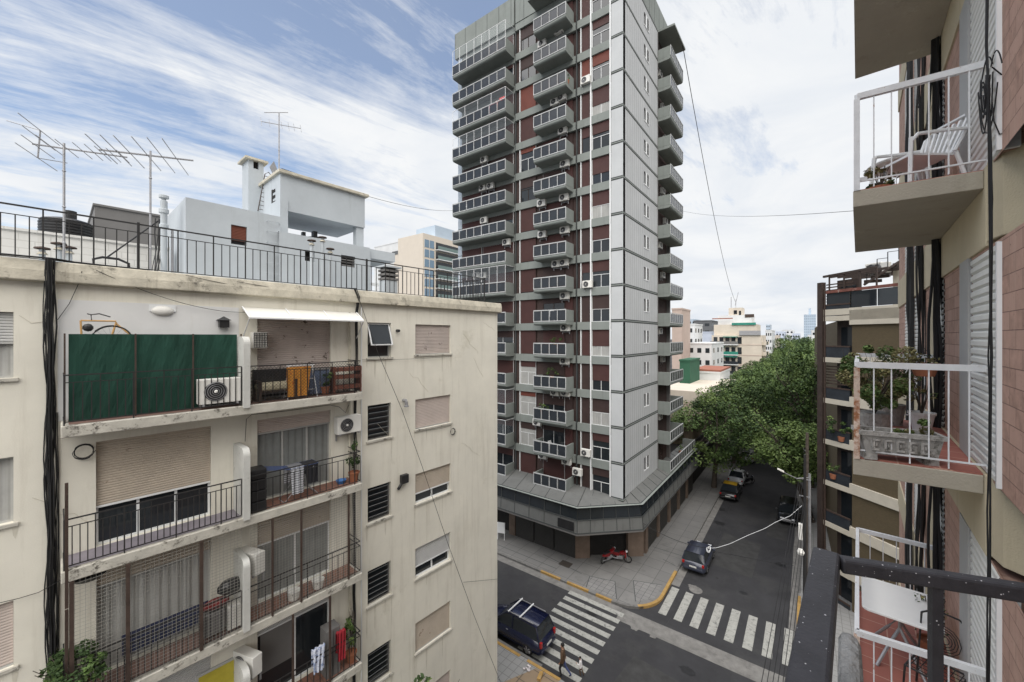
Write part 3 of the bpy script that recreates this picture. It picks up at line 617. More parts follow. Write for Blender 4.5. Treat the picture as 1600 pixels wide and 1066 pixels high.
for i in range(6):
    cwin(farw[i], [m_shut[3], m_shut[0], m_shut[2], m_shut[1], m_shut[2], m_shut[0]][i], [.98, .97, .66, .62, .98, .9][i], seed=i, frame=m_white if i in (2, 3) else m_frame)
    cwin(lefw[i], [m_shut[1], None, m_shut[0], m_shut[1], m_shut[1], m_shut[1]][i], [.45, 0, .97, .5, .9, .9][i], cur=m_curt if i < 2 else None, seed=i+9)
    u0, u1, z0, z1 = midw[i]
    if i == 0:
        f = cwin(midw[0], None, 0, bars=0, frame=m_frame, sill=True)
        b = MB(); zt = z1-.02; zb = z0+.45; yb = -.14
        for a, c in ((u0+.03, u0+.07), (u1-.07, u1-.03)): b.add([(a, .1, zt), (c, .1, zt), (c, yb, zb), (a, yb, zb), (a, .06, zt-.04), (c, .06, zt-.04), (c, yb-.04, zb-.02), (a, yb-.04, zb-.02)], [(0, 1, 2, 3), (4, 7, 6, 5), (0, 3, 7, 4), (1, 5, 6, 2)])
        b.box(u0+.03, u1-.03, yb-.03, yb, zb-.04, zb).box(u0+.03, u1-.03, .06, .1, zt-.04, zt)
        cs = b.build('open_casement', m_white, f)
        MB().add([(u0+.06, .09, zt-.02), (u1-.06, .09, zt-.02), (u1-.06, yb, zb+.01), (u0+.06, yb, zb+.01)], [(0, 1, 2, 3)]).build('pane', m_glass, cs)
        cv = MB()
        for a, c, m_ in ((u0+.08, u0+.42, 0), (u1-.08, u1-.42, 1)): cv.add([(a, .09, z1-.06), ((u0+u1)/2, .09, z1-.06), (a, .085, z0+.42)], [(0, 1, 2)])
        cv.build('curtain', m_curt, f)
    else:
        f = cwin(midw[i], None, 0, bars=0, frame=m_grey)
        b = MB(); n_ = 6
        for k in range(n_):
            zc = z0+.06+(z1-z0-.1)*(k+.5)/n_; op = .075
            b.add([(u0+.05, .10, zc-.02), (u1-.05, .10, zc-.02), (u1-.05, .10-op, zc+.035), (u0+.05, .10-op, zc+.035), (u0+.05, .11, zc-.01), (u1-.05, .11, zc-.01), (u1-.05, .11-op, zc+.047), (u0+.05, .11-op, zc+.047)], [(0, 1, 2, 3), (4, 7, 6, 5), (0, 4, 5, 1), (3, 2, 6, 7)])
        b.build('louvre', mat('louvre_glass', (.13, .135, .135), .25, .15, 3), f)
m_dark_curt = mat('grey_green_curtain', (.20, .21, .205), .9, .12, 3)
cwin(ldoor[0], m_shut[1], .9, 'door', m_white, slp=.06); cwin(ldoor[1], m_shut[2], .62, 'door', m_white, bars=2); cwin(ldoor[2], m_shut[2], .16, 'door', m_frame, cur=m_curt, bars=3, seed=4); cwin(ldoor[3], m_shut[1], .4, 'door', m_frame, cur=m_curt); cwin(ldoor[4], m_shut[1], .9, 'door')
cwin(rdoor[0], m_shut[3], .93, 'door', m_frame, slp=.06); cwin(rdoor[1], m_shut[0], .17, 'door', m_frame, cur=m_dark_curt, bars=2, seed=6); cwin(rdoor[2], m_shut[2], .30, 'door', m_white, cur=m_dark_curt, seed=3); cwin(rdoor[3], m_shut[1], .16, 'door', m_white, cur=None); cwin(rdoor[4], m_shut[1], .5, 'door')
MB().box(rdoor[3][0]+.1, (rdoor[3][0]+rdoor[3][1])/2-.05, .1, .12, FZ[3]+.7, FZ[3]+2.0).build('screen', m_grey, cb)
# balconies
BY = -.80; BU0, BU1 = U(95, BY), U(566, BY); DU = U(385, BY)
m_div = mat('grey_white_divider', (.50, .50, .47), .9, .1, 2, .15, 30, spots=((.25, .24, .21), 3, .60, .12), streak=((.34, .33, .30), .55, .2))
m_bfloor = [mat('purple_grey_floor', (.22, .20, .225), .8, .15, 3), mat('terracotta_tiles', (.24, .12, .085), .8, .15, 2, brick=((.14, .09, .07), .2, .2, .012, (.21, .105, .075), 1)), mat('red_brown_floor', (.17, .10, .08), .8, .2, 3)]
def railing(b, u0, u1, y, z, h=.95, n=None, gap=.13, r=.008, lowtop=.14, ret=None):
    n = n or round((u1-u0)/gap)
    b.bar((u0, y, z+h), (u1, y, z+h), .024); b.bar((u0, y, z+h-lowtop), (u1, y, z+h-lowtop), .016); b.bar((u0, y, z+.07), (u1, y, z+.07), .018)
    for k in range(n+1): a = u0+(u1-u0)*k/n; big = k % 4 == 0; b.bar((a, y, z+(.0 if big and k % 8 == 0 else .07)), (a, y, z+(h if big else h-lowtop)), .016 if not (k % 8 == 0) else .022)
for i, f in enumerate(FZ[:4]):
    e = bpy.data.objects.new('balcony', None); COL.objects.link(e); e.parent = cb; e.location = (0, 0, f)
    b = MB().box(BU0, BU1, BY, -.013, -.22, 0); b.build('slab', m_slab, e, bevel=.015)
    b = MB().quad((BU0+.1, BY+.12, .004), (DU-.05, BY+.12, .004), (DU-.05, -.01, .004), (BU0+.1, -.01, .004)); b.build('floor', m_bfloor[0 if i == 1 else 2], e)
    b = MB().quad((DU+.05, BY+.12, .004), (BU1-.06, BY+.12, .004), (BU1-.06, -.01, .004), (DU+.05, -.01, .004)); b.build('floor', m_bfloor[1 if i != 0 else 2], e)
    pr = [(BY-.05, -.05), (BY-.05, 1.50)]+[(BY+.13-.18*math.cos(rad(a)), 1.50+.18*math.sin(rad(a))) for a in range(15, 91, 15)]+[(-.013, 1.68), (-.013, -.0), (BY+.02, 0)]
    MB().xprism(pr[::-1], DU-.07, DU+.07).build('divider', m_div, e)
    for a, c, nn in ((BU0+.04, DU-.09, 28), (DU+.09, BU1-.04, 17)):
        if i == 0 and a < DU-1: nn = 24
        b = MB(); railing(b, a, c, BY+.05, 0, .95, nn)
        if c > DU+1:   # return at the open right-hand end
            for zz_ in (.95, .81, .07): b.bar((c, BY+.05, zz_), (c, -.0, zz_), .02)
            for k in range(1, 6): b.bar((c, BY+.05+.75*k/6, .07), (c, BY+.05+.75*k/6, .81), .013)
        else:
            for zz_ in (.95, .07): b.bar((a, BY+.05, zz_), (a, -.0, zz_), .02)
        b.build('railing', m_black, e)
# safety netting and posts
m_net = mat('safety_net', (.30, .29, .26), .8, .1, 3)
def net(u0, u1, z0, z1, y, p=.07, r=.0022):
    b = MB(); n = int((u1-u0)/p); m = int((z1-z0)/p)
    for k in range(n+1): a = u0+(u1-u0)*k/n; b.bar((a, y, z0), (a, y, z1), r*2)
    for k in range(m+1): a = z0+(z1-z0)*k/m; b.bar((u0, y, a), (u1, y, a), r*2)
    return b
cp(net(BU0+.1, DU-.1, FZ[2], FZ[1]-.22, BY+.03), 'safety_net', m_net)
cp(net(DU+.1, BU1-.05, FZ[2], FZ[1]-.22, BY+.03), 'safety_net', m_net)
for px in (112, 200, 315): cp(MB().box(U(px, BY)-.03, U(px, BY)+.03, BY-.02, BY+.06, FZ[2], FZ[1]-.22), 'post', m_iron_br)
for px in (426, 471, 545): cp(MB().box(U(px, BY)-.018, U(px, BY)+.018, BY-.02, BY+.04, FZ[2], FZ[1]-.22), 'post', m_iron_br)
for px in (458, 516): cp(MB().box(U(px, BY)-.02, U(px, BY)+.02, BY-.02, BY+.04, FZ[3], FZ[2]-.22), 'post', m_iron_br)
# diamond mesh over the upper right railing
b = MB(); u0, u1, z0, z1 = DU+.1, BU1-.06, FZ[0]+.05, FZ[0]+.93; p = .085; k = -int((z1-z0)/p)
while u0+k*p < u1:
    for sgn in (1, -1):
        a = Vector((u0+k*p, 0, z0)) if sgn > 0 else Vector((u0+k*p, 0, z1)); L_ = z1-z0; t0 = max(0, (u0-a.x)/L_); t1 = min(1, (u1-a.x)/L_)
        if t1 > t0: b.bar((a.x+L_*t0, BY+.03, a.z+sgn*L_*t0), (a.x+L_*t1, BY+.03, a.z+sgn*L_*t1), .005)
    k += 1
cp(b, 'diamond_mesh', m_blk_pl)
# green shade cloth on the top left balcony
t = cthing('shade_cloth_screen', 'dark green shade cloth screen stretched along the top left cream balcony', 'privacy screen', 0, 0, FZ[0])
g = MB(); nx, nz = 60, 12; rr = random.Random(3); u0, u1 = BU0+.1, DU-.1
vs = [(u0+(u1-u0)*i/nx, BY+.37+.012*math.sin(i*.9)*math.sin(j*.7)+rr.uniform(-.004, .004), .03+1.70*j/nz) for j in range(nz+1) for i in range(nx+1)]
fs = [(j*(nx+1)+i, j*(nx+1)+i+1, (j+1)*(nx+1)+i+1, (j+1)*(nx+1)+i) for j in range(nz) for i in range(nx)]
g.add(vs, fs).build('cloth', mat('green_shade_cloth', (.008, .045, .030), .85, .18, 1.6, .35, 160, streak=((.014, .06, .042), .55, .2)), t)
for px in (101, 212, 302, 377):
    MB().box(U(px, BY+.3)-.013, U(px, BY+.3)+.013, BY+.30, BY+.33, .0, 1.74).build('post', m_iron_br, t)
# awning over the right balcony
t = cthing('awning', 'flat white awning in three panels over the top right cream balcony', 'awning', 0, 0, 0)
au0, au1 = U(378), U(556); zt, zf, yf = FZ[0]+2.44, FZ[0]+2.14, -.82; aw0, aw1 = U(390, yf)-.0, U(568, yf)
for k in range(3):
    a, c = k/3+.006, (k+1)/3-.006; w_ = lambda f, e0, e1: e0+(e1-e0)*f
    MB().add([(w_(a, au0, au1), -.02, zt), (w_(c, au0, au1), -.02, zt), (w_(c, aw0, aw1), yf, zf), (w_(a, aw0, aw1), yf, zf)]+[(w_(a, au0, au1), -.02, zt-.02), (w_(c, au0, au1), -.02, zt-.02), (w_(c, aw0, aw1), yf, zf-.02), (w_(a, aw0, aw1), yf, zf-.02)], [(0, 1, 2, 3), (4, 7, 6, 5), (0, 4, 5, 1), (1, 5, 6, 2), (2, 6, 7, 3), (3, 7, 4, 0)]).build('panel', mat('awning_fabric', (.60, .59, .54), .7, .06, 2, spots=((.42, .40, .34), 2, .6, .15)), t)
b = MB()
for f in (0, 1/3, 2/3, 1): b.bar((au0+(au1-au0)*f, -.02, zt+.015), (aw0+(aw1-aw0)*f, yf, zf+.015), .025)
b.bar((aw0, yf, zf), (aw1, yf, zf), .035); b.bar((aw0, yf, zf-.01), (au0, -.02, zf-.55), .02); b.bar((aw1, yf, zf-.01), (au1, -.02, zf-.55), .02); b.build('frame', m_white, t)
# things on the cream facade and balconies
def cac(px, py, y, label, sc=1, rz=0, dz=0): w = FC.w(U(px, y), y+.28, FC.z(px, py, y)+dz); return place_ac(w, FC.rz+rz, label, 'air conditioners on the cream building', sc)
cac(345, 630, -.73, 'large air conditioner with a black fan in front of the green screen', 1.02)
cac(547, 677, -.32, 'air conditioner hung above the plants at the right end of the cream balconies', .93)
cac(404, 894, -.55, 'air conditioner turned sideways on the third cream balcony down', .95, rad(-70))
cac(400, 1052, -.55, 'air conditioner half hidden by leaves on the lowest cream balcony in view', .9, rad(-70))
# lantern and oval lamp
t = cthing('wall_lantern', 'small black lantern lamp on the white wall above the green screen', 'wall lamp', U(348), 0, FC.z(348, 512))
MB().box(-.10, .10, -.17, -.03, .0, .18).build('lamp_glass', m_blk_pl, t); MB().add([(-.14, -.2, .18), (.14, -.2, .18), (.14, 0, .18), (-.14, 0, .18), (0, -.1, .28)], [(3, 2, 1, 0), (0, 1, 4), (1, 2, 4), (2, 3, 4), (3, 0, 4)]).build('cap', m_blk_pl, t); MB().box(-.03, .03, -.03, .0, .05, .25).build('wall_plate', m_blk_pl, t)
t = cthing('bulkhead_lamp', 'oval white bulkhead lamp above the wide white shutter', 'wall lamp', U(254), 0, FC.z(254, 486))
MB().ball((0, -.03, 0), .2, 14, (1, .35, .55)).build('diffuser', m_acw, t, smooth=True); MB().box(-.23, .23, -.03, -.0, -.02, .13).build('base', m_white, t)
# bicycle hung behind the green screen
t = cthing('bicycle', 'bicycle hung above the green screen with one wheel and yellow frame showing', 'bicycle', U(160, -.35), -.35, FC.z(160, 520, -.35)+.04)
def wheel_mb(c, R_, r_=.018, n=28, ax='y'):
    b = MB(); b.tube([(c[0]+R_*math.cos(2*PI*k/n), c[1], c[2]+R_*math.sin(2*PI*k/n)) for k in range(n+1)], r_, 6, False); return b
def spokes(c, R_, n=18):
    b = MB()
    for k in range(n): b.bar(c, (c[0]+R_*math.cos(2*PI*k/n), c[1], c[2]+R_*math.sin(2*PI*k/n)), .004)
    return b
wc = (.14, 0, -.2); w1 = wheel_mb(wc, .30).build('wheel', m_blk_pl, t); spokes(wc, .29).build('spokes', m_steel, w1)
wc2 = (1.15, .0, -.42); w2 = wheel_mb(wc2, .30).build('wheel', m_blk_pl, t); spokes(wc2, .29).build('spokes', m_steel, w2)
m_yel = mat('orange_wood', (.50, .30, .12), .6, .2, 5)
b = MB(); 
for p, q in (((-.3, 0, .2), (.2, 0, .2)), ((-.3, 0, .2), (-.28, 0, -.35)), ((-.28, 0, -.1), (.15, 0, -.14)), ((.2, 0, .18), (.12, 0, -.16)), ((.2, 0, .15), (.7, .0, -.4))): b.tube([p, q], .016, 6)
b.build('frame', m_yel, t)
MB().tube([(-.15, 0, .2), (-.16, 0, .32), (-.05, -.12, .34), (.1, -.2, .28)], .012, 6).tube([(-.16, 0, .32), (-.2, .12, .34)], .012, 6).build('handlebar', m_blk_pl, t); MB().ball((-.2, 0, .06), .08, 10, (1, .6, 1)).build('lamp', m_blk_pl, t)
# left coil of cable, vents, plate, hoses
def coil(px, py, r, label, y=-.04):
    t = MB(); c = FC.w(U(px), y, FC.z(px, py)); rr = random.Random(px)
    for k in range(4): t.tube([tuple(c+FC_X*(r*(1+.1*k*rr.random())*math.cos(a))+Vector((0, 0, r*(1+.08*k)*math.sin(a)))+FC_Y*(-.01*k)) for a in [2*PI*i/18 for i in range(19)]], .006, 5, False)
    return tag(t.build('cable_coil', m_cable), label, 'cable coil')
FC_X = Vector((*FC.D, 0)); FC_Y = Vector((*FC.Y, 0))
coil(131, 705, .13, 'small coil of black cable on the wall left of the wide beige shutter'); coil(706, 674, .11, 'small coil of black cable below the right-hand pink shutter')
t = cthing('flue_vent', 'black gas heater flue on the cream wall beside the louvred windows', 'flue vent', U(629), 0, FC.z(629, 752))
MB().box(-.12, .16, -.16, 0, -.05, .25).build('cowl', m_blk_pl, t, bevel=.02); MB().tube([(-.05, -.05, -.02), (-.15, -.06, -.14), (-.2, -.03, -.22)], .05, 8).build('pipe', m_blk_pl, t)
t = cthing('flue_vent', 'bent grey metal flue pipe below the open casement window', 'flue vent', U(630), 0, FC.z(630, 628))
MB().tube([(.0, 0, .06), (.0, -.15, .06), (0, -.19, .02), (0, -.19, -.12)], .055, 10).build('pipe', m_steel, t); MB().lathe((0, -.19, -.15), [(.02, .06), (.085, .03), (.085, 0), (.02, -.02)], 12).build('cowl', m_steel, t)
t = cthing('flue_vent', 'short dark round flue stub right of the open casement window', 'flue vent', U(620), 0, FC.z(620, 517)); MB().tube([(0, 0, 0), (0, -.14, 0)], .05, 10).build('pipe', m_blk_pl, t)
# caged white box on the upper right balcony
t = cthing('caged_heater', 'white caged unit on the wall above the right balcony divider', 'wall unit', U(402), 0, FC.z(402, 544))
MB().box(-.16, .16, -.25, 0, 0, .42).build('casing', m_acw, t); cg = MB()
for k in range(6): cg.bar((-.15+.06*k, -.27, .02), (-.15+.06*k, -.27, .40), .01)
for k in range(7): cg.bar((-.15, -.272, .03+.06*k), (.15, -.272, .03+.06*k), .01)
cg.build('cage', m_blk_pl, t)
def foliage(par, c, R_, n, size, seed, name='foliage', ms=None, clump=8): return MB().leaves(c, R_, n, size, seed, clump=max(clump, n//45)).build(name, ms or m_leaf, par)
def potplant(label, w, rz, h, pot=.14, seed=1, n=260, size=.09, R_=None, potm=None, cat='potted plant', group=None, ms=None):
    t = thing('potted_plant', label, cat, w, rz, group)
    MB().lathe((0, 0, 0), [(0, 0), (pot*.7, 0), (pot, pot*1.7), (pot*1.1, pot*1.72), (pot*1.1, pot*1.95), (pot*.95, pot*1.95), (pot*.9, pot*1.7), (0, pot*1.7)], 16).build('pot', potm or m_terra, t, smooth=False)
    r = random.Random(seed); st = MB()
    for k in range(7): a = r.uniform(0, 6.3); q = r.uniform(.1, .8); st.tube([(0, 0, pot*1.6), (q*.4*math.cos(a)*(R_ or (h*.4,))[0], q*.4*math.sin(a)*(R_ or (h*.4,))[0], h*.6), (q*math.cos(a)*(R_ or (h*.4,))[0], q*math.sin(a)*(R_ or (h*.4,))[0], h)], .006, 4)
    st.build('stem', m_bark, t); foliage(t, (0, 0, pot*1.9+(h-pot*1.9)*.55), R_ or (h*.38, h*.38, (h-pot*1.9)*.55), n, size, seed, ms=ms)
    return t
m_terra = mat('terracotta', (.30, .115, .06), .8, .15, 4)
cw = lambda px, y, z: FC.w(U(px, y), y, z)
potplant('leggy potted plant in a terracotta pot at the right end of the cream balcony', cw(553, -.5, FZ[1]+.01), 0, 1.15, .15, 3, 420, .08, (.22, .22, .45))
potplant('bushy potted plant behind the mesh of the top right cream balcony', cw(508, -.45, FZ[0]+.01), 0, .62, .12, 4, 300, .07)
potplant('big leafy plant spilling over the lower left end of the cream balconies', cw(118, -.62, FZ[2]+.0), 0, 1.0, .2, 5, 2600, .08, (.70, .38, .40), ms=[m_leaf[1], m_leaf[0], m_leaf[1]])
potplant('pale green bush in front of the yellow window on the lowest left balcony', cw(352, -.6, FZ[3]), 0, .95, .16, 6, 520, .09, (.35, .25, .4), ms=[m_leaf[2], m_leaf[0], m_leafdry])
potplant('dark climbing plant beside the hanging washing on the lower right balcony', cw(549, -.5, FZ[3]), 0, 1.5, .15, 7, 520, .08, (.25, .2, .6))
# blue basin, stool planters, drying racks, washing
tag(MB().lathe(tuple(cw(533, -.35, FZ[1]+.005)), [(0, 0), (.1, 0), (.15, .1), (.14, .1), (.09, .015), (0, .015)], 18).build('basin', mat('blue_plastic', (.05, .17, .42), .4, .1, 3)), 'blue plastic basin on the floor beside the terracotta pot', 'basin')
m_blued = mat('blue_enamel', (.06, .09, .20), .5, .1, 4)
t = cthing('drying_rack', 'folding laundry rack with blue wings and washing on the cream balcony', 'drying rack', U(468, -.42), -.42, FZ[1]+.01)
b = MB()
for yy in (-.2, .2): b.tube([(-.45, yy, .0), (.35, yy, .85)], .01, 6); b.tube([(.42, yy, .0), (-.35, yy, .85)], .01, 6)
for xx, zz2 in ((-.45, 0), (.42, 0)): b.tube([(xx, -.2, zz2), (xx, .2, zz2)], .01, 6)
b.build('legs', m_steel, t); b = MB()
for k in range(8): yy = -.22+.44*k/7; b.tube([(-.9, yy, .98), (-.35, yy, .86), (.38, yy, .86), (.42, yy, .87)], .006, 5)
for xx, zz2 in ((-.9, .98), (-.35, .86), (.4, .86)): b.tube([(xx, -.22, zz2), (xx, .22, zz2)], .009, 5)
b.build('rack', m_blued, t)
def cloth(name, label, cat, w, rz, wid, h, m, d=.05, seed=1, fold=.02):
    r = random.Random(seed); n = 14; vs = []
    for side, yy in ((0, -d), (1, d)):
        hh = h*(1 if side == 0 else .8)
        for j in range(6):
            for i in range(n+1): vs.append((-wid/2+wid*i/n*(1-.03*j), yy*(1+.1*j)+fold*math.sin(i*1.3+seed+j*.3), -hh*j/5+ (0)))
    fs = [(s_*6*(n+1)+j*(n+1)+i, s_*6*(n+1)+j*(n+1)+i+1, s_*6*(n+1)+(j+1)*(n+1)+i+1, s_*6*(n+1)+(j+1)*(n+1)+i) for s_ in (0, 1) for j in range(5) for i in range(n)]+[(i, i+1, 6*(n+1)+i+1, 6*(n+1)+i) for i in range(n)]
    b = MB().add(vs, fs); o = b.build(name, m); o.location = w; o.rotation_euler = (0, 0, rz); return tag(o, label, cat)
m_stripe = mat('striped_cloth', (.48, .49, .52), .9, .1, 4, .1, stripe=(2, .06, .4)); m_blackc = mat('black_cloth', (.02, .02, .024), .95, .2, 4)
cloth('hanging_cloth', 'pale striped towel hanging over the left half of the laundry rack', 'towel', FC.w(U(468, -.42)-.12, -.42, FZ[1]+.88), FC.rz, .34, .68, m_stripe, .2)
cloth('hanging_cloth', 'black garment hanging over the right half of the laundry rack', 'garment', FC.w(U(468, -.42)+.24, -.42, FZ[1]+.88), FC.rz, .36, .5, m_blackc, .2, 3)
m_orange = mat('orange_towel', (.62, .27, .05), .95, .25, 9, spots=((.42, .12, .03), 9, .55, .05))
cloth('hanging_cloth', 'bright orange patterned towel draped on the top right balcony railing', 'towel', cw(467, BY+.18, FZ[0]+.86), FC.rz, .60, .78, m_orange, .03, 5, .008)
t = cthing('airer', 'pale striped clothes airer behind the orange towel on the top right balcony', 'clothes airer', U(470, -.5), -.5, FZ[0]+.01)
b = MB()
for sx in (-.38, .38): b.tube([(sx, -.15, 0), (sx*.8, 0, .9)], .012, 6); b.tube([(sx, .15, 0), (sx*.8, 0, .9)], .012, 6)
for zz2 in (.2, .5, .88): b.tube([(-.36, 0, zz2), (.36, 0, zz2)], .012, 6)
b.build('frame', m_whiter, t)
m_bcush = mat('cream_cushion', (.45, .40, .28), .8, .1, 3)
t = cthing('garden_chair', 'wooden garden armchair with a cream cushion behind the diamond mesh', 'armchair', U(430, -.4), -.4, FZ[0]+.01)
MB().box(-.42, .42, -.25, .25, .28, .46).build('cushion', m_bcush, t, bevel=.05); MB().box(-.45, .45, .2, .28, .3, .8).build('backrest', m_blk_pl, t); 
for sx in (-.42, .42):
    MB().box(sx-.03, sx+.03, -.28, .28, .46, .54).build('armrest', m_iron_br, t)
    for sy in (-.24, .24): MB().box(sx-.03, sx+.03, sy-.03, sy+.03, 0, .46).build('leg', m_iron_br, t)
t = cthing('storage_shelf', 'red-brown slatted shelf at the right end of the top cream balcony', 'shelf', U(541, -.45), -.45, FZ[0]+.01)
m_redw = mat('red_brown_wood', (.20, .075, .05), .7, .25, 6)
for zz2 in (.12, .42, .64): MB().box(-.42, .42, -.14, .14, zz2, zz2+.11).build('shelf_board', m_redw, t)
for sx in (-.4, .4): MB().box(sx-.02, sx+.02, -.13, .13, 0, .78).build('side_post', m_redw, t)
t = cthing('storage_cabinet', 'blue-grey cabinet between the orange towel and the bushy plant', 'cabinet', U(496, -.3), -.3, FZ[0]+.01)
MB().box(-.28, .28, -.16, .16, .05, .72).build('body', mat('slate_blue_paint', (.11, .14, .21), .6, .15, 3), t, bevel=.01); MB().box(-.3, .3, -.18, .18, .72, .76).build('top', m_grey, t); MB().box(-.02, .02, -.175, -.16, .3, .4).build('handle', m_steel, t)
t = cthing('storage_crate', 'tall stack of black plastic crates beside the divider, second balcony down', 'crate stack', U(401, -.5), -.5, FZ[1]+.01)
for k in range(4): MB().box(-.17, .17, -.2, .2, k*.27, k*.27+.25).build('crate', m_blk_pl, t, bevel=.02)
for px, lab in ((459, 'left of two round white stools on the third balcony down'), (497, 'right of two round white stools on the third balcony down')):
    t = cthing('stool', lab, 'stool', U(px, -.5), -.5, FZ[2]+.01)
    MB().lathe((0, 0, 0), [(.13, 0), (.15, .18), (.17, .22), (.155, .225), (0, .17)], 16).build('seat', m_acw, t)
    for k in range(3): a = 2*PI*k/3; MB().tube([(.1*math.cos(a), .1*math.sin(a), .0), (.15*math.cos(a), .15*math.sin(a), .2)], .01, 5).build('leg', m_blk_pl, t)
tag(MB().box(-.95, .55, -.02, .02, .0, .42).build('mat', mat('navy_mat', (.018, .024, .06), .9, .2, 3)), 'navy blue mat leaning against the wall behind the netted balcony', 'mat')
o = bpy.data.objects['mat']; o.location = cw(280, -.2, FZ[2]+.3); o.rotation_euler = (rad(-6), 0, FC.rz)
t = cthing('barbecue_trolley', 'cluttered trolley with grey bin and red cloth at the right of the netted balcony', 'trolley', U(345, -.45), -.45, FZ[2]+.01)
MB().box(-.4, .05, -.2, .2, .1, .6).build('bin', m_grey, t, bevel=.05); MB().box(.1, .38, -.2, .2, .05, .55).build('cabinet', m_acw, t); MB().ball((-.1, 0, .72), .22, 10, (1.3, .8, .5)).build('cloth_bundle', mat('dark_red_cloth', (.16, .02, .02), .9, .3, 6), t); MB().ball((.2, .0, 1.0), .24, 10, (1.2, .7, .8)).build('black_bag', m_blk_pl, t)
t = cthing('ceiling_lamp', 'dark upturned dish hanging under the second cream balcony slab', 'dish', U(138, -.45), -.45, FZ[1]-.45)
MB().lathe((0, 0, 0), [(0, 0), (.2, .05), (.32, .16), (.3, .17), (0, .08)], 20).build('bowl', m_blk_pl, t); MB().tube([(0, 0, .05), (0, 0, .23)], .01, 5).build('stem', m_blk_pl, t)
cloth('hanging_cloth', 'white and blue shirts drying on the lowest right balcony in view', 'washing', cw(498, BY+.1, FZ[3]+1.15), FC.rz, .34, .62, mat('white_blue_shirt', (.55, .58, .66), .9, .1, 6, spots=((.2, .26, .42), 9, .5, .06)), .05, 2, .03)
cloth('hanging_cloth', 'dark red shirt drying beside the white and blue shirts', 'washing', cw(532, BY+.1, FZ[3]+1.25), FC.rz, .26, .8, mat('crimson_shirt', (.30, .02, .03), .9, .2, 6), .05, 4, .03)
for px_, lab in ((516, 'tall dark grey cupboard between the washing on the lowest right balcony'),):
    t = cthing('cupboard', lab, 'cupboard', U(px_, -.4), -.4, FZ[3]); MB().box(-.2, .2, -.2, .2, 0, 1.35).build('body', m_grey, t); MB().box(-.005, .005, -.205, -.2, .05, 1.3).build('door_seam', m_blk_pl, t)
t = cthing('yellow_window_box', 'yellow framed window panel on the wall of the lowest left balcony', 'window panel', U(338), 0, FZ[3]+.65)
MB().box(-.42, .42, -.05, 0, 0, 1.0).build('frame', m_frame, t, bevel=.02); MB().box(-.36, .36, -.06, -.045, .06, .94).build('pane', mat('yellow_glass', (.45, .38, .05), .4, .2, 3), t)
# vertical drain pipes and cable bundles on the facade
def bundle(name, label, paths, r=.012, m=None, cat='cable bundle', wob=.03, seed=1, n=9):
    rr = random.Random(seed); b = MB()
    for k in range(n):
        off = Vector((rr.uniform(-wob, wob), rr.uniform(-wob, wob), 0)); ph = rr.uniform(0, 6)
        pts = []
        for i in range(len(paths)-1):
            a, c = Vector(paths[i]), Vector(paths[i+1]); m_ = max(2, int((c-a).length/.35))
            for j in range(m_): t_ = j/m_; q = a.lerp(c, t_); pts.append(q+off*(1+.6*math.sin(q.z*2.2+ph))+Vector((rr.uniform(-1, 1), rr.uniform(-1, 1), 0))*.005)
        pts.append(Vector(paths[-1])+off)
        b.tube(pts, r*rr.uniform(.7, 1.3), 5)
    return tag(b.build(name, m or m_cable), label, cat)
zc = RZ+.45
bundle('cable_bundle', 'thick bundle of black cables running down the left of the cream facade', [FC.w(U(77), -.22, zc), FC.w(U(78), -.2, RZ-.05), FC.w(U(78), -.08, 16.5), FC.w(U(80), -.08, 13), FC.w(U(81), -.08, 9.6)], n=16, wob=.055)
bundle('cable_bundle', 'pair of thin black cables right of the thick bundle on the cream wall', [FC.w(U(90), -.06, 16.0), FC.w(U(92), -.05, 13), FC.w(U(90), -.05, 9.6)], n=3, wob=.03, seed=3, r=.009)
bundle('cable_bundle', 'tangle of black cables lying along the left end of the cream parapet', [FC.w(CU0+.2, -.2, RZ+.40), FC.w(U(30), -.12, RZ+.47), FC.w(U(77), -.16, RZ+.47), FC.w(U(110), -.0, RZ+.46), FC.w(U(160), .0, RZ+.45), FC.w(U(230), -.05, RZ+.44)], n=9, wob=.05, seed=5)
bundle('cable_bundle', 'black cables over the parapet down past the right end of the awning', [FC.w(U(530), .1, RZ+.46), FC.w(U(552), -.12, RZ+.46), FC.w(U(556), -.17, RZ+.2), FC.w(U(557), -.05, RZ-.3), FC.w(U(555), -.05, 15.9), FC.w(U(553), -.05, 13), FC.w(U(553), -.05, 5)], n=6, wob=.03, seed=6)
tag(MB().tube([FC.w(U(545), -.06, RZ-.3), FC.w(U(545), -.06, 3)], .035, 8).build('drain_pipe', m_cornice), 'pale drain pipe down the cream wall behind the right balcony ends', 'drain pipe')
tag(MB().tube([FC.w(U(563.5), -.05, RZ-.1), FC.w(U(563.5), -.05, 15.9), FC.w(U(563.5), -.05, 3)], .022, 8).build('drain_pipe', m_cream2), 'thin white pipe beside the black cables right of the awning', 'pipe')
tag(MB().box(-.022, .022, -.022, .022, -1.1, 1.25).build('balcony_corner_post', m_iron_br), 'rusty brown post at the left end of the second cream balcony', 'post')
bpy.data.objects['balcony_corner_post'].location = FC.w(U(104, BY), BY+.02, FZ[1]+.4)
tag(MB().box(-.022, .022, -.022, .022, 0, 1.97).build('balcony_corner_post', m_iron_br), 'rusty brown post at the left end of the netted balcony', 'post')
bpy.data.objects['balcony_corner_post.001'].location = FC.w(U(104, BY), BY+.02, FZ[2])
def wire(label, pts, r=.008, name='cable', m=None, cat='cable', group=None):
    return tag(MB().tube(pts, r, 5).build(name, m or m_cable), label, cat, group)
fw = lambda px, py, y=-.06: FC.w(U(px, y), y, FC.z(px, py, y))
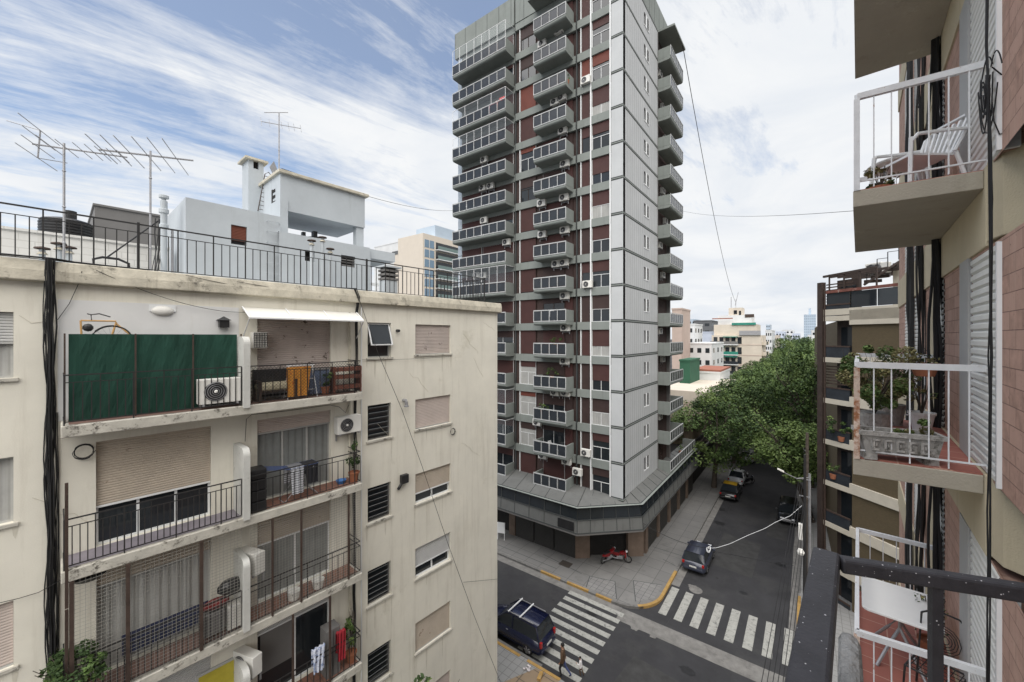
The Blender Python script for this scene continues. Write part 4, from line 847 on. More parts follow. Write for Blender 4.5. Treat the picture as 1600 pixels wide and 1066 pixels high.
wire('loose cable drooping across the white wall towards the awning', catenary(fw(150, 422, -.17), fw(345, 486), .12)[:]+catenary(fw(345, 486), fw(384, 488), .01)[1:], .006)
wire('thin cable curling down the wall from the parapet to the bicycle', [fw(128, 424, -.17), fw(122, 445), fw(108, 475), fw(90, 500)], .006)
wire('cable sagging under the parapet from mid roof to the awning cables', catenary(fw(290, 430, -.17), fw(548, 470), .10), .006)
wire('second cable sagging under the parapet just above the awning', catenary(fw(370, 440, -.17), fw(552, 462), .06), .006)
wire('cable run under the second window row linking the shutter to the railing', catenary(fw(566, 562), fw(705, 557), .04), .005)
wire('cable looping below the right-hand pink shutter to the coil', catenary(fw(650, 670), fw(704, 665), .10), .006)
wire('long cable hanging diagonally from the roof across the right wall windows', [fw(562, 470, -.17), fw(590, 550, -.6), fw(628, 640, -1.0), fw(660, 730, -1.2), fw(700, 850, -1.5), fw(740, 960, -1.6), fw(782, 1066, -1.6), fw(800, 1120, -1.6)], .008)
wire('cable along the wall above the right window of the second balcony', [fw(383, 690), fw(385, 655), fw(393, 648), fw(450, 642), fw(515, 633), fw(530, 636), fw(540, 645), fw(546, 630), fw(547, 612)], .007)
wire('thin cable crossing the lower left wall beside the thick bundle', [fw(0, 942), fw(30, 935), fw(60, 926), fw(98, 905, -.4)], .006)
wire('cable nailed along the right side wall end near the corner', [fw(724, 910), fw(777, 905)], .006)
# roof railing
t = cthing('roof_railing', 'long black iron railing along the cream building roof edge', 'railing', 0, .05, RZ+.42)
b = MB(); L0 = CU0; L1 = U(758); n = round((L1-L0)/.17)
b.bar((L0, 0, 1.02), (L1, 0, 1.02), .03); b.build('handrail', m_black, t); b = MB(); b.bar((L0, 0, .84), (L1, 0, .84), .016); b.bar((L0, 0, .04), (L1, 0, .04), .016); b.build('rail', m_black, t)
b = MB()
for k in range(n+1):
    a = L0+(L1-L0)*k/n; b.bar((a, 0, .04), (a, 0, 1.02 if k % 4 == 0 else .84), .017 if k % 4 else .024)
b.build('baluster', m_black, t)['kind'] = 'stuff'
b = MB()
for k in range(4): b.bar((L0+2+(L1-L0-2.2)*k/3, 0, -.1), (L0+2+(L1-L0-2.2)*k/3, 0, 1.05), .045)
bpy.data.objects.remove(bpy.data.objects['baluster']) if False else None
for k in range(5): a = L0+(L1-L0)*k/4; MB().bar((a, 0, -.05), (a, 0, 1.06), .045).build('post', m_black, t)
t = cthing('roof_railing', 'end section of the roof railing turning back at the corner', 'railing', 0, 0, RZ+.42)
b = MB(); b.bar((L1, .05, 1.0), (L1, 3, 1.0), .03)
for k in range(14): b.bar((L1, .05+.22*k, .04), (L1, .05+.22*k, 1.0), .016)
b.build('rail', m_black, t)
# white roof house, tank room, chimney
HY = 1.9; hu0, hu1 = U(290, HY), U(438, HY); hz = FC.z(290, 308, HY)
rh = cthing('roof_house', 'pale blue whitewashed stair house on the cream building roof', 'roof house', 0, 0, 0)
rp_ = lambda b, n, m, **k: b.build(n, m, rh, **k)
w0, w1, wz0, wz1 = U(361, HY), U(386, HY), FC.z(375, 383, HY), FC.z(375, 353, HY)
b = MB().walls(hu0, hu1, RZ, hz, [(w0, w1, wz0, wz1)], HY, HY+.12); b.quad((hu0, HY, RZ), (hu0, HY, hz), (hu0, HY+4, hz), (hu0, HY+4, RZ)); b.quad((hu0, HY, hz), (hu1, HY, hz), (hu1, HY+4, hz), (hu0, HY+4, hz)); b.quad((hu1, HY, hz-1), (hu1, HY+4, hz-1), (hu1, HY+4, hz), (hu1, HY, hz)); rp_(b, 'stair_house_wall', m_roofwhite)
f = MB().box(w0, w1, HY+.1, HY+.13, wz0, wz1).build('window', m_glass, rh); MB().slats(w0+.01, w1-.01, wz0+.12, wz1, HY+.05, .045, .01).build('blind', mat('brown_wood_blind', (.16, .05, .03), .7, .2, 4), f)
ru = U(428, HY)
for py in (348.5, 364, 380.5, 398, 413, 429):
    z = FC.z(430, py, HY); MB().tube([(ru-.2, HY, z), (ru-.2, HY-.12, z), (ru+.14, HY-.12, z), (ru+.14, HY, z)], .011, 5).build('ladder_rung', m_roofwhite, rh)
# low annex wall to the right with two openings
au0, au1, az = U(436, HY-.15), U(578, HY-.15), FC.z(440, 362, HY-.15)
o1 = (U(476.5, HY-.15), U(492, HY-.15), FC.z(480, 408, HY-.15), FC.z(480, 391, HY-.15)); o2 = (U(533, HY-.15), U(555, HY-.15), FC.z(545, 417, HY-.15), FC.z(545, 400, HY-.15))
rp_(MB().walls(au0, au1, RZ, az, [o1, o2], HY-.15, HY+.05).quad((au0, HY-.15, az), (au1, HY-.15, az), (au1, HY+3, az), (au0, HY+3, az)).quad((au1, HY-.15, RZ), (au1, HY+3, RZ), (au1, HY+3, az), (au1, HY-.15, az)), 'annex_wall', m_roofwhite)
rp_(MB().box(au0+.05, au1-.05, HY+.05, HY+.15, RZ, az-.05), 'annex_interior', m_interior)
for o_ in (o2,):
    b = MB()
    for k in range(4): z = o_[2]+(o_[3]-o_[2])*(k+.5)/4; b.box(o_[0], o_[1], HY-.1, HY-.06, z-.02, z+.02)
    rp_(b, 'grille', m_grey)
au2 = U(613, HY+.2)
rp_(MB().box(au1, au2, HY+.0, HY+3, az-.35, az-.0), 'porch_roof', m_roofwhite)
rp_(MB().box(au1, au1+.12, HY+.0, HY+3, RZ, az-.35), 'porch_wall', m_roofwhite)
rp_(MB().box(au1+.15, au2-.0, HY+2.6, HY+2.7, RZ, az-.36), 'porch_opening', m_interior)
rp_(MB().box(au1+.12, au2, HY-.0, HY+.06, RZ+.9, RZ+1.0), 'porch_rail', m_white)
# tank room: box on posts
TYY = HY+.6; tu0, tu1 = U(438, TYY), U(570, TYY); tzt = FC.z(440, 268, TYY); tzb = FC.z(447, 329, TYY)
rp_(MB().box(tu0, tu1, TYY, TYY+2.3, tzb, tzt-.06), 'tank_room_wall', m_roofwhite)
rp_(MB().box(tu0-.08, tu1+.12, TYY-.12, TYY+2.42, tzt-.06, tzt+.04), 'tank_room_roof', m_cornice, bevel=.01)
rp_(MB().box(tu1-.32, tu1-.02, TYY+.05, TYY+.3, az-.2, tzb), 'post', m_roofwhite)
rp_(MB().box(tu0-.02, tu0+.22, TYY-.05, TYY+2.2, az-.3, tzb+.35), 'post', m_roofwhite)
rp_(MB().box(tu0, tu0+.3, TYY+1.9, TYY+2.2, az-.3, tzb), 'post', m_roofwhite)
# E-shaped cut vent on the side
eu = tu0-.012; ev = MB(); ey, ez = TYY+.45, tzt-1.0
for q in ((0, .5, 0, .09), ): pass
ev.box(eu, eu+.02, ey+.24, ey+.34, ez, ez+.55)
for k in range(3): ev.box(eu-.001, eu+.02, ey+.0, ey+.24, ez+.2*k+.02, ez+.2*k+.12)
rp_(ev, 'vent_opening', m_interior)
t = cthing('water_pump', 'dark machinery standing under the raised roof tank room', 'pump', U(483, TYY+.8), TYY+.8, az)
MB().box(-.3, .3, -.1, .1, .05, .2).box(-.25, -.15, -.08, .08, .2, .5).box(.12, .26, -.1, .1, .2, .6).build('motor', m_blk_pl, t); MB().bar((-.3, 0, .3), (.4, 0, .42), .06).build('pipe', m_black, t)
# chimney
CY = TYY+1.9; cu0, cu1 = U(388, CY), U(412, CY); czt = FC.z(400, 252, CY)
t = cthing('chimney', 'square grey chimney with a flat cap beside the tank room', 'chimney', 0, 0, 0)
MB().box(cu0, cu1, CY, CY+.7, RZ, czt-.28).build('shaft', m_roofwhite, t)
for a in (cu0, cu1-.16): MB().box(a, a+.16, CY, CY+.7, czt-.28, czt).build('vent_pier', m_roofwhite, t)
MB().box(cu0+.16, cu1-.16, CY+.1, CY+.6, czt-.28, czt).build('vent_opening', m_interior, t)
MB().box(cu0-.12, cu1+.12, CY-.12, CY+.82, czt, czt+.07).add([(cu0-.12, CY-.12, czt+.07), (cu1+.12, CY-.12, czt+.07), (cu1+.12, CY+.82, czt+.07), (cu0-.12, CY+.82, czt+.07), ((cu0+cu1)/2, CY+.35, czt+.2)], [(0, 1, 4), (1, 2, 4), (2, 3, 4), (3, 0, 4)]).build('cap', m_cornice, t)
t = cthing('iron_ladder', 'narrow rusty ladder leaning from the roof to the tank room', 'ladder', 0, 0, 0)
la, lb = FC.w(U(405, CY-.3), CY-.3, FC.z(403, 330, CY-.3)), FC.w(U(418, CY-.3), CY-.3, FC.z(415, 272, CY-.3))
la, lb = Vector((U(403, CY-.3), CY-.3, FC.z(403, 330, CY-.3))), Vector((U(414, CY-.3), CY-.3, FC.z(414, 272, CY-.3)))
for dx in (0, .24): MB().tube([la+Vector((dx, 0, 0)), lb+Vector((dx, 0, 0)), lb+Vector((dx+.12, .0, .1)), lb+Vector((dx+.2, 0, 0))], .016, 6).build('rail', m_iron_br, t)
for k in range(9): q = la.lerp(lb, (k+.5)/9); MB().bar(q, q+Vector((.24, 0, 0)), .015).build('rung', m_iron_br, t)
t = cthing('satellite_dish', 'small square antenna panel on the chimney side of the tank room roof', 'antenna', U(427, TYY+.8), TYY+.8, tzt+.04)
MB().tube([(0, 0, 0), (0, 0, .25)], .012, 5).build('mast', m_steel, t); MB().add([(-.12, -.05, .3), (.02, 0, .55), (.14, .05, .32), (0, 0, .1), (-.12, .0, .3), (.02, .05, .55), (.14, .1, .32), (0, .05, .1)], [(0, 3, 2, 1), (4, 5, 6, 7), (0, 1, 5, 4), (1, 2, 6, 5), (2, 3, 7, 6), (3, 0, 4, 7)]).build('panel', m_steel, t)
# terrace rear: neighbour walls, water tank, vents
def blockw(name, label, cat, px0, px1, y, pyt, zb, depth, m, fr=FC, roof=None):
    u0, u1 = fr.u(px0, y), fr.u(px1, y); z = fr.z((px0+px1)/2, pyt, y)
    t = thing(name, label, cat, fr.w(u0, y, 0), fr.rz)
    MB().box(0, u1-u0, 0, depth, zb, z).build('wall', m, t); MB().box(-.04, u1-u0+.04, -.04, depth+.04, z, z+.06).build('coping', roof or m, t)
    return t
m_whitebrick = mat('white_painted_brick', (.62, .61, .58), .9, .08, 1.5, .3, brick=((.52, .51, .48), .5, .18, .012, (.60, .59, .56)), streak=((.4, .38, .33), .6, .2))
blockw('neighbour_wall', 'white painted brick wall behind the roof railing at the left', 'wall', -260, 262, 3.1, 357, RZ-1, .3, m_whitebrick)
blockw('neighbour_building', 'plain dark grey building block behind the water tank and white wall', 'building', 148, 272, 5.2, 332, RZ-4, 5, m_grey)
t = cthing('water_tank', 'black ribbed plastic water tank with a raised lid behind the roof railing', 'water tank', U(104, 4.3), 4.3, FC.z(104, 372, 4.3))
pr = [(0, 0), (.95, 0)]
for k in range(5): z = .04+k*.14; pr += [(.98, z), (.98, z+.07), (.94, z+.09), (.94, z+.12)]
pr += [(.96, .76), (.9, .82), (.55, .92), (0, .95)]
MB().lathe((0, 0, 0), [(r_*1.0, z_*.88) for r_, z_ in pr], 36).build('body', m_blk_pl, t, smooth=False); MB().lathe((0.12, 0, .78), [(.25, 0), (.25, .42), (.0, .44)], 20).build('lid', m_blk_pl, t); t.scale = (.52, .52, .62)
for px, py0, py1, y, lab in ((256, 372, 306, 2.4, 'white clay flue pipe with collars beside the roof house'),):
    z0, z1 = RZ, FC.z(px, py1, y)
    t = cthing('flue_pipe', lab, 'flue pipe', U(px, y), y, z0); h = z1-z0
    MB().lathe((0, 0, 0), [(.07, 0), (.07, h-.9), (.1, h-.88), (.1, h-.8), (.075, h-.78), (.075, h-.5), (.11, h-.48), (.11, h-.38), (.08, h-.36), (.08, h-.15), (.05, h-.13), (.05, h-.08), (.11, h-.07), (.11, h), (0, h)], 14).build('pipe', m_roofwhite, t)
    MB().tube([(.18, 0, 0), (.18, 0, h-.9)], .03, 6).build('conduit', m_steel, t)
for px, y, py, lab in ((66, 1.6, 385, 'leftmost mushroom vent behind the roof railing'), (92, 1.6, 378, 'mushroom vent second from the left behind the railing'), (108, 1.6, 384, 'mushroom vent behind the first antenna mast'), (487, .9, 374, 'left vent cowl in front of the roof annex'), (504, .9, 369, 'tall middle vent cowl in front of the roof annex'), (516, .9, 387, 'short right vent cowl in front of the roof annex')):
    z1 = FC.z(px, py, y); t = cthing('vent_cowl', lab, 'roof vent', U(px, y), y, RZ+.06, 'mushroom vents on the roof'); h = max(.3, z1-RZ-.06)
    MB().lathe((0, 0, 0), [(.05, 0), (.05, h-.08), (.035, h-.06)], 10).build('pipe', m_roofwhite, t); MB().lathe((0, 0, h-.18), [(.09, 0), (.03, .08)], 12).build('collar', m_cornice, t); MB().lathe((0, 0, h-.06), [(.13, 0), (.12, .03), (.0, .06)], 12).build('cap', m_iron_br, t)
t = cthing('brick_flue', 'grey louvred chimney stack with a slab cap near the corner', 'chimney', U(607, .9), .9, RZ+.06)
hh = FC.z(607, 418, .9)-RZ-.06
MB().box(-.25, .25, -.2, .2, 0, hh-.5).build('shaft', m_roofwhite, t)
for k in range(3): MB().box(-.28, .28, -.23, .23, hh-.48+k*.15, hh-.40+k*.15).build('louvre', m_grey, t)
MB().box(-.2, .2, -.15, .15, hh-.5, hh-.03).build('core', m_interior, t); MB().box(-.36, .36, -.3, .3, hh-.04, hh+.02).build('cap', m_roofwhite, t)
# rooftop antennas
def yagi(name, label, px, y, py_top, boom, els, label2=None, mast_r=.022):
    z = FC.z(px, py_top, y); t = cthing(name, label, 'tv antenna', U(px, y), y, RZ+.05); h = z-RZ-.05
    MB().tube([(0, 0, 0), (0, 0, h)], mast_r, 7).build('mast', m_steel, t)
    for k in (.3, .55, .8): MB().lathe((0, 0, h*k), [(.022, 0), (.035, .02), (.022, .04)], 8).build('clamp', m_steel, t)
    return t, h
_e = Vector(ray(475)).normalized(); EL = Vector((_e.dot(FC.D), _e.dot(FC.Y), 0))
def W2(px, py, y): return Vector((U(px, y), y, FC.z(px, py, y)))
t, h = yagi('tv_antenna', 'long low antenna with a corner reflector on the leftmost roof mast', 100, 1.2, 224, None, None)
o_ = Vector((U(100, 1.2), 1.2, RZ+.05))
A_, B_ = W2(50, 225, 1.2)-o_, W2(199, 246, 1.2)-o_
bm = MB().tube([A_, B_], .018, 6).build('boom', m_steel, t)
nb = (B_-A_).normalized()
for i, (f, hl) in enumerate(((.18, .3), (.34, .26), (.5, .24), (.62, .24), (.72, .23), (.84, .22), (.95, .2))):
    q = A_.lerp(B_, f); MB().tube([q-EL*hl*1.9, q+EL*hl*1.9], .008, 5).build('element', m_steel, t)
rt, rb = W2(63, 204, 1.2)-o_, W2(59, 247, 1.2)-o_
MB().tube([rt, rb], .014, 6).build('reflector_post', m_steel, t)
for q, s_ in ((rt, 1), (rt.lerp(rb, .3), .8), (rt.lerp(rb, .62), .8), (rb, 1)): MB().tube([q-EL*s_*.75, q+EL*s_*.75], .008, 5).build('element', m_steel, t)
MB().tube([rt, rt+Vector((-.45, .1, .06))], .008, 5).build('element', m_steel, t); MB().tube([rb, rb+Vector((.42, .1, .06))], .008, 5).build('element', m_steel, t)
t, h = yagi('tv_antenna', 'long-armed antenna with slanting rods on the second roof mast', 235, 1.0, 236, None, None)
o_ = Vector((U(235, 1.0), 1.0, RZ+.05)); A_, B_ = W2(155, 234, 1.0)-o_, W2(302, 251, 1.0)-o_
MB().tube([A_, B_], .022, 6).build('boom', m_steel, t)
for f in (.03, .17, .30, .48, .64, .80):
    q = A_.lerp(B_, f); hl = .8+.45*f; MB().tube([q-EL*hl, q+EL*hl], .01, 5).build('element', m_steel, t)
t, h = yagi('tv_antenna', 'thin tall mast with two small aerials above the tank room', 436, TYY+1, 176, None, None)
o_ = Vector((U(436, TYY+1), TYY+1, RZ+.05))
A_, B_ = W2(408, 190, TYY+1)-o_, W2(470, 201, TYY+1)-o_; MB().tube([A_, B_], .012, 5).build('boom', m_steel, t)
for f in (0, .2, .5, .68, .82, 1): q = A_.lerp(B_, f); MB().tube([q-Vector((0, .06, .16)), q+Vector((0, .06, .16))], .008, 4).build('element', m_steel, t)
A_, B_ = W2(413, 176, TYY+1)-o_, W2(450, 176, TYY+1)-o_; MB().tube([A_, B_], .012, 5).build('boom', m_steel, t)
wire('thin wire from the tank room roof across the sky to the tower', catenary(FC.w(U(440, TYY), TYY, tzt+.1), Vector((TX+xl, TY, 17.5+35*224/615)), .5), .011)
wire('black cable from the grey block down across the railing', [FC.w(U(165, 2.5), 2.5, FC.z(165, 404, 2.5)), FC.w(U(255, 3.0), 3.0, FC.z(255, 340, 3.0))], .02)
bundle('cable_bundle', 'black cable tangle on the flue beside the grey block', [FC.w(U(250, 2.9), 2.9, FC.z(250, 342, 2.9)), FC.w(U(249, 2.7), 2.7, FC.z(249, 390, 2.7)), FC.w(U(240, 1.5), 1.5, RZ+.2)], n=5, wob=.06, seed=9)
wire('black hose coiled in an arch behind the roof railing', [FC.w(U(p, 1.6), 1.6, FC.z(p, q, 1.6)) for p, q in ((146, 420), (146, 405), (160, 402), (185, 405), (201, 412), (202, 424))], .03, cat='hose', name='hose')
# ------------------------------------------------------------------ our own building on the right
_d = Vector(ray(1340)); FO = Fr(at(1544, 526, 3.65), -_d)
def inv(fr, p): q = Vector(p[:2])-fr.P; return (q.dot(fr.D), q.dot(fr.Y))
ob = thing('brick_apartment_building', 'brick apartment building with beige beams, roller shutters and white railed balconies at the right', 'apartment building', FO.loc, FO.rz)
op = lambda b, n, m, par=None, **k: b.build(n, m, par or ob, **k)
m_bei = mat('beige_render', (.47, .41, .29), .92, .08, 1.2, .35, 70, streak=((.33, .28, .19), .56, .25))
m_under = mat('grey_beige_soffit', (.36, .33, .27), .93, .10, .9, .25, 50, spots=((.46, .43, .36), .9, .60, .05), streak=((.24, .215, .17), .56, .2))
m_brk = mat('red_brick_tiles', (.35, .215, .165), .9, .38, 7, .9, brick=((.20, .12, .095), .34, .15, .004, (.44, .28, .22)), streak=((.50, .36, .28), .50, .22), spots=((.15, .085, .065), 16, .58, .12))
m_greyp = mat('grey_pilaster', (.36, .36, .35), .8, .06, 2, .1, 30)
m_wsh = mat('white_roller_shutter', (.60, .60, .57), .55, .06, 3)
UE, UN, F0, FS_ = -10.4, 9.0, 16.2, 2.85
lv = [F0+FS_*k for k in range(-6, 5)]
shut_u = [(-8.35, -7.25), (-6.2, -5.5), (-3.15, -2.42), (-.68, .41), (2.7, 4.6), (6.4, 8.2)]
b = MB()
for z in lv[:-1]: b.walls(UE, UN, z+.0, z+FS_-.72, [(a, c, z+.02, z+FS_-.75) for a, c in shut_u], .0, .2)
op(b, 'brick_wall', m_brk)
op(MB().box(UE+.02, UN, .22, 9, 0, lv[-1]), 'core', m_interior)
op(MB().box(UE, UE+.02, .0, 9, 0, lv[-1]), 'end_wall', m_bei); 
for z in lv[1:]:
    op(MB().box(UE, .06, -.025, .21, z-.72, z+.02), 'beam', m_bei, bevel=.008)
    A, B_, C_ = inv(FO, at(1549, 0, 3.58)), inv(FO, at(1567, 0, 3.375)), inv(FO, at(1640, 0, 3.1))
    op(MB().prism([(.065, -.02), B_, (C_[0]+.0, C_[1]), (UN, C_[1]), (UN, .6), (.065, .6)], z-.68, z+.05), 'spandrel', m_bei, bevel=.01)
for z in lv[:-1]:
    for i, (a, c) in enumerate(shut_u):
        f = MB().quad((a, .18, z), (c, .18, z), (c, .18, z+2.12), (a, .18, z+2.12)).build('window', m_glass, ob)
        MB().slats(a, c, z+.02, z+2.11, -.012, .085, .018).build('roller_shutter', m_wsh, f)
    op(MB().box(-1.14, -.69, -.03, .12, z+.02, z+FS_-.72), 'pilaster', m_greyp)
    op(MB().box(.43, .47, -.03, .1, z+.02, z+2.1), 'shutter_guide', m_white)
    op(MB().box(-3.75, -3.2, -.015, .1, z, z+FS_-.72), 'beige_strip', m_bei)
# balconies with red tile floors and white rails
NC, FCc, WN, WF = (.098, -.946), (-2.926, -.941), (0, -.026), (-2.93, -.026)
m_redtile = mat('red_floor_tiles', (.34, .125, .095), .7, .14, 2, .2, brick=((.45, .26, .2), .30, .30, .008, (.30, .11, .085), 1), spots=((.2, .09, .07), 2, .6, .2))
def wrail(par, z, m, mr):
    zt = z+1.03
    def rail(p, q, h0, h1, w=.03, name='rail', mm=None):
        d = (Vector(q)-Vector(p)).normalized(); n = Vector((-d.y, d.x))*w/2; p, q = Vector(p), Vector(q)
        return MB().prism([p-n, q-n, q+n, p+n], h0, h1).build(name, mm or m, par)
    e = (NC[0]-.02, NC[1]+.03); f = (FCc[0]+.03, FCc[1]+.03)
    we = (WN[0]-.06, .14); wf = (WF[0]+.03, 0)
    rail(e, we, zt-.06, zt, .045); rail(f, wf, zt-.06, zt, .045); rail(e, f, zt-.05, zt, .04)
    rail(e, (WN[0]-.02, 0), z+.09, z+.105, .02); rail(e, f, z+.09, z+.11, .02); rail(f, wf, z+.09, z+.105, .02)
    for k in range(1, 7): t_ = k/7; q = Vector(e).lerp(Vector((WN[0]-.03, .02)), t_); MB().bar((*q, z+.02 if k % 2 else z+.1), (*q, zt-.06), .011).build('baluster', m, par)
    for k in range(1, 24): q = Vector(e).lerp(Vector(f), k/24); MB().bar((*q, z+.1), (*q, zt-.05), .011).build('baluster', m, par)
    for k in range(1, 6): q = Vector(f).lerp(Vector(wf), k/6); MB().bar((*q, z+.1), (*q, zt-.06), .011).build('baluster', m, par)
    for q in (e, f): MB().box(q[0]-.025, q[0]+.025, q[1]-.025, q[1]+.025, z, zt-.06).build('post', mr, par)
for k in (2, 1, 0, -1, -2):
    z = F0+FS_*k
    e = bpy.data.objects.new('balcony', None); COL.objects.link(e); e.parent = ob
    MB().prism([NC, WN, WF, FCc], z-.17, z).build('slab', m_under, e, bevel=.006)
    MB().prism([(NC[0]-.03, NC[1]+.03), (WN[0]-.03, .0), (WF[0]+.03, .0), (FCc[0]+.03, FCc[1]+.03)], z, z+.012).build('floor', m_redtile, e)
    MB().prism([(NC[0]+.012, NC[1]-.012), (WN[0]+.012, -.03), (WN[0]-.03, -.03), (NC[0]-.03, NC[1]+.03), (FCc[0]+.03, FCc[1]+.03), (FCc[0]-.01, FCc[1]-.012)][:6], z-.19, z-.0).build('edge', m_bei, e) if False else None
    wrail(e, z, m_whiter, m_rust if k < 1 else m_whiter)
OZ = {1: F0+FS_, 0: F0, -1: F0-FS_}
def othing(name, label, cat, u, y, z, rz=0, group=None): return thing(name, label, cat, FO.w(u, y, z), FO.rz+rz, group)
def obundle(label, px, z0, z1, n, wob, r, y=-.07, seed=1, name='cable_bundle'):
    u = FO.u(px, y); k = 12; rr = random.Random(seed+77)
    return bundle(name, label, [FO.w(u+rr.uniform(-.02, .02), y+rr.uniform(-.02, .02), z0+(z1-z0)*i/k) for i in range(k+1)], r, n=n, wob=wob, seed=seed)
obundle('nearest black cables running down past the white balcony rails', 1548, 24, 8, 4, .012, .006, y=-.06)
obundle('thickest trunk of tangled black cables on the brick wall behind the balconies', 1463, 24, 4, 16, .055, .014, seed=2)
obundle('dark cable pair left of the thick trunk on the brick wall', 1438, 24, 3, 5, .05, .02, seed=3)
obundle('farthest dark cables by the end of the brick building', 1423, 24, 3, 4, .05, .03, seed=4)
def ow(px, py, d): return at(px, py, d)
rr = random.Random(8)
b = MB()
for j in range(5):
    c = at(1543, 132, 3.4); a0 = rr.uniform(0, 6); pts = []
    for i in range(26):
        a = a0+i*.5; q = rr.uniform(.06, .2); pts.append(c+Vector((.03*math.cos(a*.7), q*math.cos(a)*1.1, q*math.sin(a)*.8)))
    sm = []
    for i in range(len(pts)-1): sm += [pts[i].lerp(pts[i+1], .0), pts[i].lerp(pts[i+1], .5)]
    b.tube(catenary(pts[0], pts[5], .25, 12), .005, 5); b.tube(catenary(pts[3], pts[12], .35, 12), .005, 5); b.tube(catenary(pts[8], pts[20], -.12, 12), .005, 5)
tag(b.build('cable_tangle', m_cable), 'loops of black cable tangled on the upper white balcony rail', 'cable tangle')
wire('big hanging loop of black cable on the brick beside the upper balcony', [at(*p, 3.3) for p in ((1550, 105), (1575, 125), (1587, 150), (1586, 180), (1575, 205), (1562, 210), (1553, 190), (1550, 160))], .005)
# plastic chair on the upper balcony
def chair(label, u, y, z, rz, m):
    t = othing('plastic_chair', label, 'chair', u, y, z, rz)
    b = MB(); b.loft([[(-.22, -.22, .42), (.22, -.22, .42), (.22, -.22, .445), (-.22, -.22, .445)], [(-.22, .2, .40), (.22, .2, .40), (.22, .2, .425), (-.22, .2, .425)]]).build('seat', m, t)
    bk = MB()
    for i in range(7): a = -.19+.38*i/6; bk.bar((a*.9, .22, .44), (a*1.15, .34, .80), .026)
    bk.bar((-.2, .23, .46), (.2, .23, .46), .03); bk.tube([(-.23, .2, .44), (-.27, .34, .78), (-.15, .38, .86), (.15, .38, .86), (.27, .34, .78), (.23, .2, .44)], .018, 6); bk.build('backrest', m, t)
    for s_ in (-1, 1):
        MB().tube([(s_*.27, .3, .66), (s_*.29, .05, .64), (s_*.28, -.2, .62), (s_*.25, -.24, .55)], .02, 6).build('armrest', m, t)
        MB().tube([(s_*.25, -.24, .6), (s_*.27, -.27, 0)], .02, 6).build('leg', m, t); MB().tube([(s_*.22, .22, .44), (s_*.27, .32, 0)], .02, 6).build('leg', m, t)
    return t
chair('white plastic armchair standing on the upper right balcony', -.75, -.42, OZ[1]+.012, rad(35), m_white)
t = othing('garden_table', 'round white plastic table behind the chair on the upper balcony', 'table', -1.6, -.45, OZ[1]+.012); MB().lathe((0, 0, .68), [(.0, 0), (.36, 0), (.38, .02), (.36, .04), (0, .04)], 24).build('tabletop', m_white, t)
for k in range(4): a = PI/4+k*PI/2; MB().tube([(.25*math.cos(a), .25*math.sin(a), .68), (.32*math.cos(a), .32*math.sin(a), 0)], .02, 6).build('leg', m_white, t)
def oplant(label, u, y, z, h, pot, seed, n, size, R_, ms=None, potm=None):
    t = potplant(label, FO.w(u, y, z), 0, h, pot, seed, n, size, R_, potm, ms=ms); return t
oplant('dry bushy plant at the street corner of the upper balcony', -.6, -.72, OZ[1]+.012, .38, .09, 21, 500, .045, (.22, .22, .13), ms=[m_leafdry, m_leaf[1], m_leafdry])
# mid balcony: concrete trough planter and shrubs
m_conc = mat('carved_concrete', (.34, .33, .31), .95, .3, 8, .5, 40, spots=((.12, .115, .10), 7, .52, .1))
_a, _b = at(1350, 700, 4.45), at(1478, 722, 3.86); ua, ub = inv(FO, _a), inv(FO, _b)
pa = Vector((NC[0]-.10, -.88)); pb = Vector((WN[0]-.16, -.33))
t = thing('trough_planter', 'long carved concrete trough planter along the near rail of the middle balcony', 'planter', FO.w(*((pa+pb)/2), OZ[0]+.012), FO.rz+math.atan2(pb.y-pa.y, pb.x-pa.x)); t.scale = (1.04, 1, 1.3)
b = MB(); Lh = (pb-pa).length/2+.02
b.add([(-Lh+.04, -.10, .05), (Lh-.04, -.10, .05), (Lh-.04, .10, .05), (-Lh+.04, .10, .05), (-Lh, -.13, .23), (Lh, -.13, .23), (Lh, .13, .23), (-Lh, .13, .23)], [(0, 3, 2, 1), (0, 1, 5, 4), (1, 2, 6, 5), (2, 3, 7, 6), (3, 0, 4, 7)])
b.box(-Lh-.015, Lh+.015, -.145, -.11, .20, .235).box(-Lh-.015, Lh+.015, .11, .145, .20, .235).box(-Lh-.015, -Lh+.02, -.11, .11, .20, .235).box(Lh-.02, Lh+.015, -.11, .11, .20, .235)
b.build('trough', m_conc, t)
for s_ in (-1, 1):
    b = MB()
    for k in range(5): a0 = -Lh+.08+k*(2*Lh-.16)/5; w_ = (2*Lh-.16)/5-.03; y_ = s_*.128; b.box(a0, a0+w_, y_-.012, y_+.012, .085, .10).box(a0, a0+w_, y_-.012, y_+.012, .16, .175).box(a0, a0+.02, y_-.012, y_+.012, .10, .16).box(a0+w_*.45, a0+w_*.6, y_-.012, y_+.012, .12, .145)
    b.build('relief', m_conc, t)
MB().box(-Lh+.02, Lh-.02, -.1, .1, .17, .19).build('soil', m_bark, t)
for s_ in (-1, 1): MB().box(s_*(Lh-.08)-.05, s_*(Lh-.08)+.05, -.1, .1, 0, .05).build('foot', m_conc, t)
MB().leaves((.05, 0, .3), (Lh*.75, .13, .13), 520, .04, 31, clump=7).build('foliage', [m_leafdry, m_leaf[0], m_leaf[2]], t)
